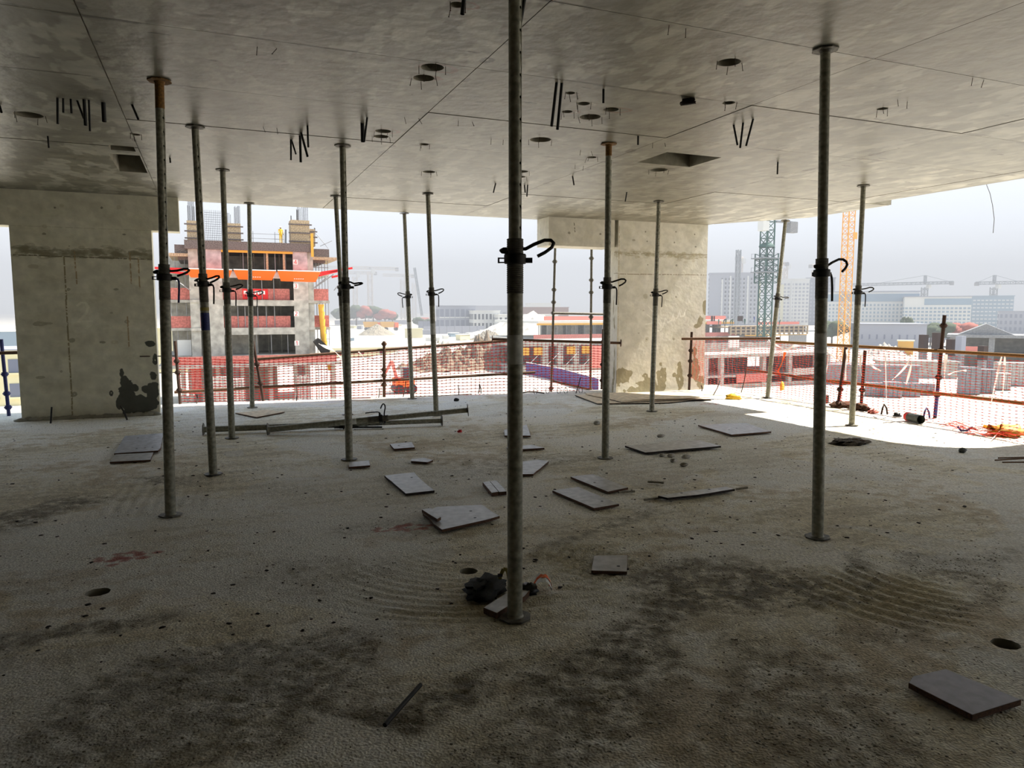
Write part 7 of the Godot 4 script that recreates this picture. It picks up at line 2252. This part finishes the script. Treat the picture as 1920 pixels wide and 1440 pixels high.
	var trees2: Array[Vector3] = [Vector3(123.2, -5.661, -453.6), Vector3(126.9, -5.526, -442.1), Vector3(127.3, -6.881, -389.7), Vector3(205.9, -6.212, -158.7), Vector3(199.7, -6.185, -150.4), Vector3(205.4, -6.289, -151.1), Vector3(202.9, -6.092, -146.1), Vector3(208.7, -6.189, -146.5), Vector3(173.2, -5.667, -166.1), Vector3(217.4, -6.019, -176.5)]
	var tall := [7.0, 6.0, 5.0, 7.0, 7.5, 7.0, 7.5, 7.0, 8.0, 9.0]
	var say := ["low green tree left of the villas", "low green bush between dark store row and villas", "green bush at the first villa's foot", "green tree right of the low grey building", "green tree left of the tall purple post", "green tree behind the tall purple post", "red flowering tree right of the tall purple post", "green tree at the right end of the roadside row", "green tree seen through the yellow crane mast", "dark slim tree before the white balconied block"]
	for k in 10:
		tree(say[k], trees2[k] * Vector3(1, 0, 1) + Vector3(0, GROUND, 0), tall[k], tall[k] * 1.1 if k != 9 else 4.0, M.blossom if k == 6 else M.leaf, "trees before the far buildings")
	# near right-hand yard
	g = Geo.new()
	for k in 24:
		var t := PI * k / 24.0
		var t1 := PI * (k + 1) / 24.0
		g.quads(Vector3(-3, sin(t) * 1.6, cos(t) * 1.6), Vector3(3, sin(t) * 1.6, cos(t) * 1.6), Vector3(3, sin(t1) * 1.6, cos(t1) * 1.6), Vector3(-3, sin(t1) * 1.6, cos(t1) * 1.6), Vector3(0, sin(t), cos(t)), Vector3(0, sin(t), cos(t)), Vector3(0, sin(t1), cos(t1)), Vector3(0, sin(t1), cos(t1)))
		g.tri(Vector3(3, 0, 0), Vector3(3, sin(t) * 1.6, cos(t) * 1.6), Vector3(3, sin(t1) * 1.6, cos(t1) * 1.6), Vector3.RIGHT, Vector3.RIGHT, Vector3.RIGHT)
		g.tri(Vector3(-3, 0, 0), Vector3(-3, sin(t) * 1.6, cos(t) * 1.6), Vector3(-3, sin(t1) * 1.6, cos(t1) * 1.6), Vector3.LEFT, Vector3.LEFT, Vector3.LEFT)
	one("water_tank", "white round-topped tank in the yard right of the pale-footed prop", "tank", g, M.white).position = Vector3(177.6, -9, -152.7)
	cabin("long_shed", "long white-roofed shed in the yard behind the tank", "shed", Vector3(221.8, -9, -182), Vector3(26, 3.0, 6.0), M.building_grey, M.white, 0, "white-roofed sheds at the right", -0.9)
	cabin("long_shed", "white-roofed shed right of the tall purple post", "shed", Vector3(258.2, -9, -187), Vector3(26, 3.4, 6.0), M.building_grey, M.white, 0, "white-roofed sheds at the right", -0.9)
	cabin("container", "ochre container between tank and brown columns", "container", Vector3(149.5, -9, -121.5), Vector3(3.2, 3.6, 3.0), M.beam_yellow, M.cream, 0, "", -0.9)
	var cols: Array[Vector3] = [Vector3(111.1, -9, -86.915), Vector3(111.2, -9, -84.573), Vector3(111.5, -9, -82.241), Vector3(111.1, -9, -80.32), Vector3(114.4, -9, -78.88)]
	var col_h := [6.6, 7.0, 6.0, 6.6, 5.0]
	for k in 5:
		var c := thing("concrete_column", ["first brown-topped cast column from the tank", "second brown-topped cast column from the tank", "third column, behind the tall purple post", "fourth column with purple shuttering on top", "fifth column beside the unfinished villa"][k], "column", cols[k], "cast columns in the yard at the right")
		g = Geo.new()
		g.span(Vector3(-0.45, 0, -0.45), Vector3(0.45, col_h[k] * 0.55, 0.45))
		put("shaft", g, M.grey_block, c)
		g = Geo.new()
		g.span(Vector3(-0.52, col_h[k] * 0.55, -0.52), Vector3(0.52, col_h[k], 0.52))
		put("shuttered_top", g, M.building_grey if k == 3 else M.rust_dark, c)
	# unfinished villa at the right frame edge
	var v := thing("concrete_building", "unfinished grey concrete villa with red tape at the right frame edge", "building", Vector3(134.9, -9, -86.652))
	v.rotation.y = -0.95
	for k in 2:
		g = Geo.new()
		g.span(Vector3(-11, 3.1 + 3.2 * k - 0.5, -6), Vector3(14, 3.1 + 3.2 * k, 5))
		put("floor_slab", g, M.grey_block, v)
		for x in [-10.5, -4.5, 1.5, 7.5, 13.0]:
			g = Geo.new()
			g.span(Vector3(x, 3.2 * k - 0.1, 3.6), Vector3(x + 0.9, 3.2 * k + 2.7, 4.6))
			put("column", g, M.grey_block, v)
		g = Geo.new()
		g.span(Vector3(-10.5, 3.2 * k - 0.1, -2.5), Vector3(13.5, 3.2 * k + 2.6, -2.0))
		put("rear_wall", g, M.render_grey, v)
		if k > 0:
			for x in [-9.4, 2.6, 8.6]:
				g = Geo.new()
				g.span(Vector3(x, 3.2 * k + 0.1, 4.3), Vector3(x + 4.6, 3.2 * k + 1.0, 4.36))
				put("warning_tape", g, M.barrier_red, v)
	for x in [-5.0, 5.0]:
		g = Geo.new()
		g.prism(PackedVector2Array([Vector2(x - 4.5, 6.2), Vector2(x + 4.5, 6.2), Vector2(x, 8.3)]), -4.0, 4.0, Transform3D(Basis(Vector3.RIGHT, -PI / 2), Vector3.ZERO))
		put("gable", g, M.grey_block, v)
	g = Geo.new()
	g.span(Vector3(7.5, 6.2, 0), Vector3(12.0, 11.0, 4.0))
	put("shuttered_shaft", g, M.building_dark, v)
	# block stacks and low walls on the sunlit ground at the right
	var stacks: Array[Vector3] = [Vector3(76.287, -9, -65.997), Vector3(77.263, -9, -64.348), Vector3(79.93, -9, -63.832), Vector3(83.316, -9, -64.284), Vector3(89.206, -9, -63.085), Vector3(92.273, -9, -63.116), Vector3(97.826, -9, -64.973), Vector3(105.8, -9, -67.785)]
	var sizes: Array[Vector3] = [Vector3(2.2, 1.6, 1.4), Vector3(2.0, 1.8, 1.4), Vector3(1.8, 1.6, 1.4), Vector3(1.5, 1.4, 1.4), Vector3(2.2, 3.4, 1.6), Vector3(2.0, 3.0, 1.6), Vector3(2.4, 2.2, 1.6), Vector3(5.4, 3.2, 2.0)]
	for k in stacks.size():
		var o := thing("block_stack", ["first grey block stack right of the pale-footed prop", "second grey block stack, behind the V-shaped strip", "third grey block stack left of the purple post", "low grey block stack just left of the purple post", "tall grey block stack right of the purple post", "second tall block stack right of the purple post", "pale block stack behind the two long white strips", "large white block stack at the right frame edge"][k], "block stack", stacks[k], "block stacks in the right yard")
		o.rotation.y = -0.7
		g = Geo.new()
		var s := sizes[k]
		var nn := Vector3i(int(s.x / 0.45), int(s.y / 0.3), 2)
		for a in nn.x:
			for bb in nn.y:
				for cc in 2:
					g.span(Vector3(-s.x / 2 + s.x / nn.x * a + 0.02, 0.12 + s.y / nn.y * bb, -s.z / 2 + s.z / 2 * cc), Vector3(-s.x / 2 + s.x / nn.x * (a + 1) - 0.02, 0.12 + s.y / nn.y * (bb + 1) - 0.02, -s.z / 2 + s.z / 2 * (cc + 1) - 0.02))
		stuff_part("block", g, M.white_block if k > 5 else M.grey_block, o)
		g = Geo.new()
		g.span(Vector3(-s.x / 2, 0, -s.z / 2), Vector3(s.x / 2, 0.12, s.z / 2))
		put("pallet", g, M.wood, o)
	var slabs := [[Vector3(87.182, -9, -77.347), Vector3(14, 2.6, 1.5), "low grey wall behind the pale-footed prop", M.grey_block], [Vector3(104.6, -9, -83.069), Vector3(11, 2.4, 4), "grey raft of foundations behind the purple post", M.render_grey]]
	for s in slabs:
		g = Geo.new()
		var q: Vector3 = s[1]
		g.span(Vector3(-q.x / 2, 0, -q.z / 2), Vector3(q.x / 2, q.y, q.z / 2))
		g.span(Vector3(-q.x / 2 - 0.3, q.y, -q.z / 2 - 0.3), Vector3(q.x / 2 + 0.3, q.y + 0.3, q.z / 2 + 0.3))
		var o := one("foundation_wall", s[2], "wall", g, s[3], "")
		o.position = s[0]
		o.rotation.y = -0.6
	# view past the left pier
	facade("cream_building", "cream low building seen through the gap left of the left pier", Vector3(-26.0, GROUND, -100.0), Vector3(18.0, 6.2, 8.0), M.cream, 8, 2, {"glass": M.building_dark, "parapet": M.building_grey})
	cabin("dome_tent", "white round-roofed hall far left of the left pier", "hall", Vector3(-55.083, -6.578, -240) * Vector3(1, 0, 1) + Vector3(0, GROUND, 0), Vector3(24, 5, 10), M.building_blue, M.white, 0, "")
	cabin("site_load", "cream cabin between the left pier and the tower", "site load", Vector3(-7.5, -4.07, -140) * Vector3(1, 0, 1) + Vector3(0, GROUND, 0), Vector3(12, 7.5, 6), M.cream, M.cream, 2, "")
	# dusty air over the site
	var haze := FogVolume.new()
	haze.name = "dust_haze"
	haze.shape = RenderingServer.FOG_VOLUME_SHAPE_BOX
	haze.size = Vector3(2600, 110, 1500)
	haze.basis = Basis(Vector3.UP, -0.392)
	haze.position = Vector3(sin(0.392), 0, -cos(0.392)) * (750.0 + 70.0) + Vector3(0, 45.9, 0)
	var fm := FogMaterial.new()
	fm.density = HAZE
	fm.albedo = Color(0.765, 0.775, 0.79)
	haze.material = fm
	kind(haze, "stuff")
	tag(haze, "pale dusty haze hanging over the whole site", "haze")
	add_child(haze)
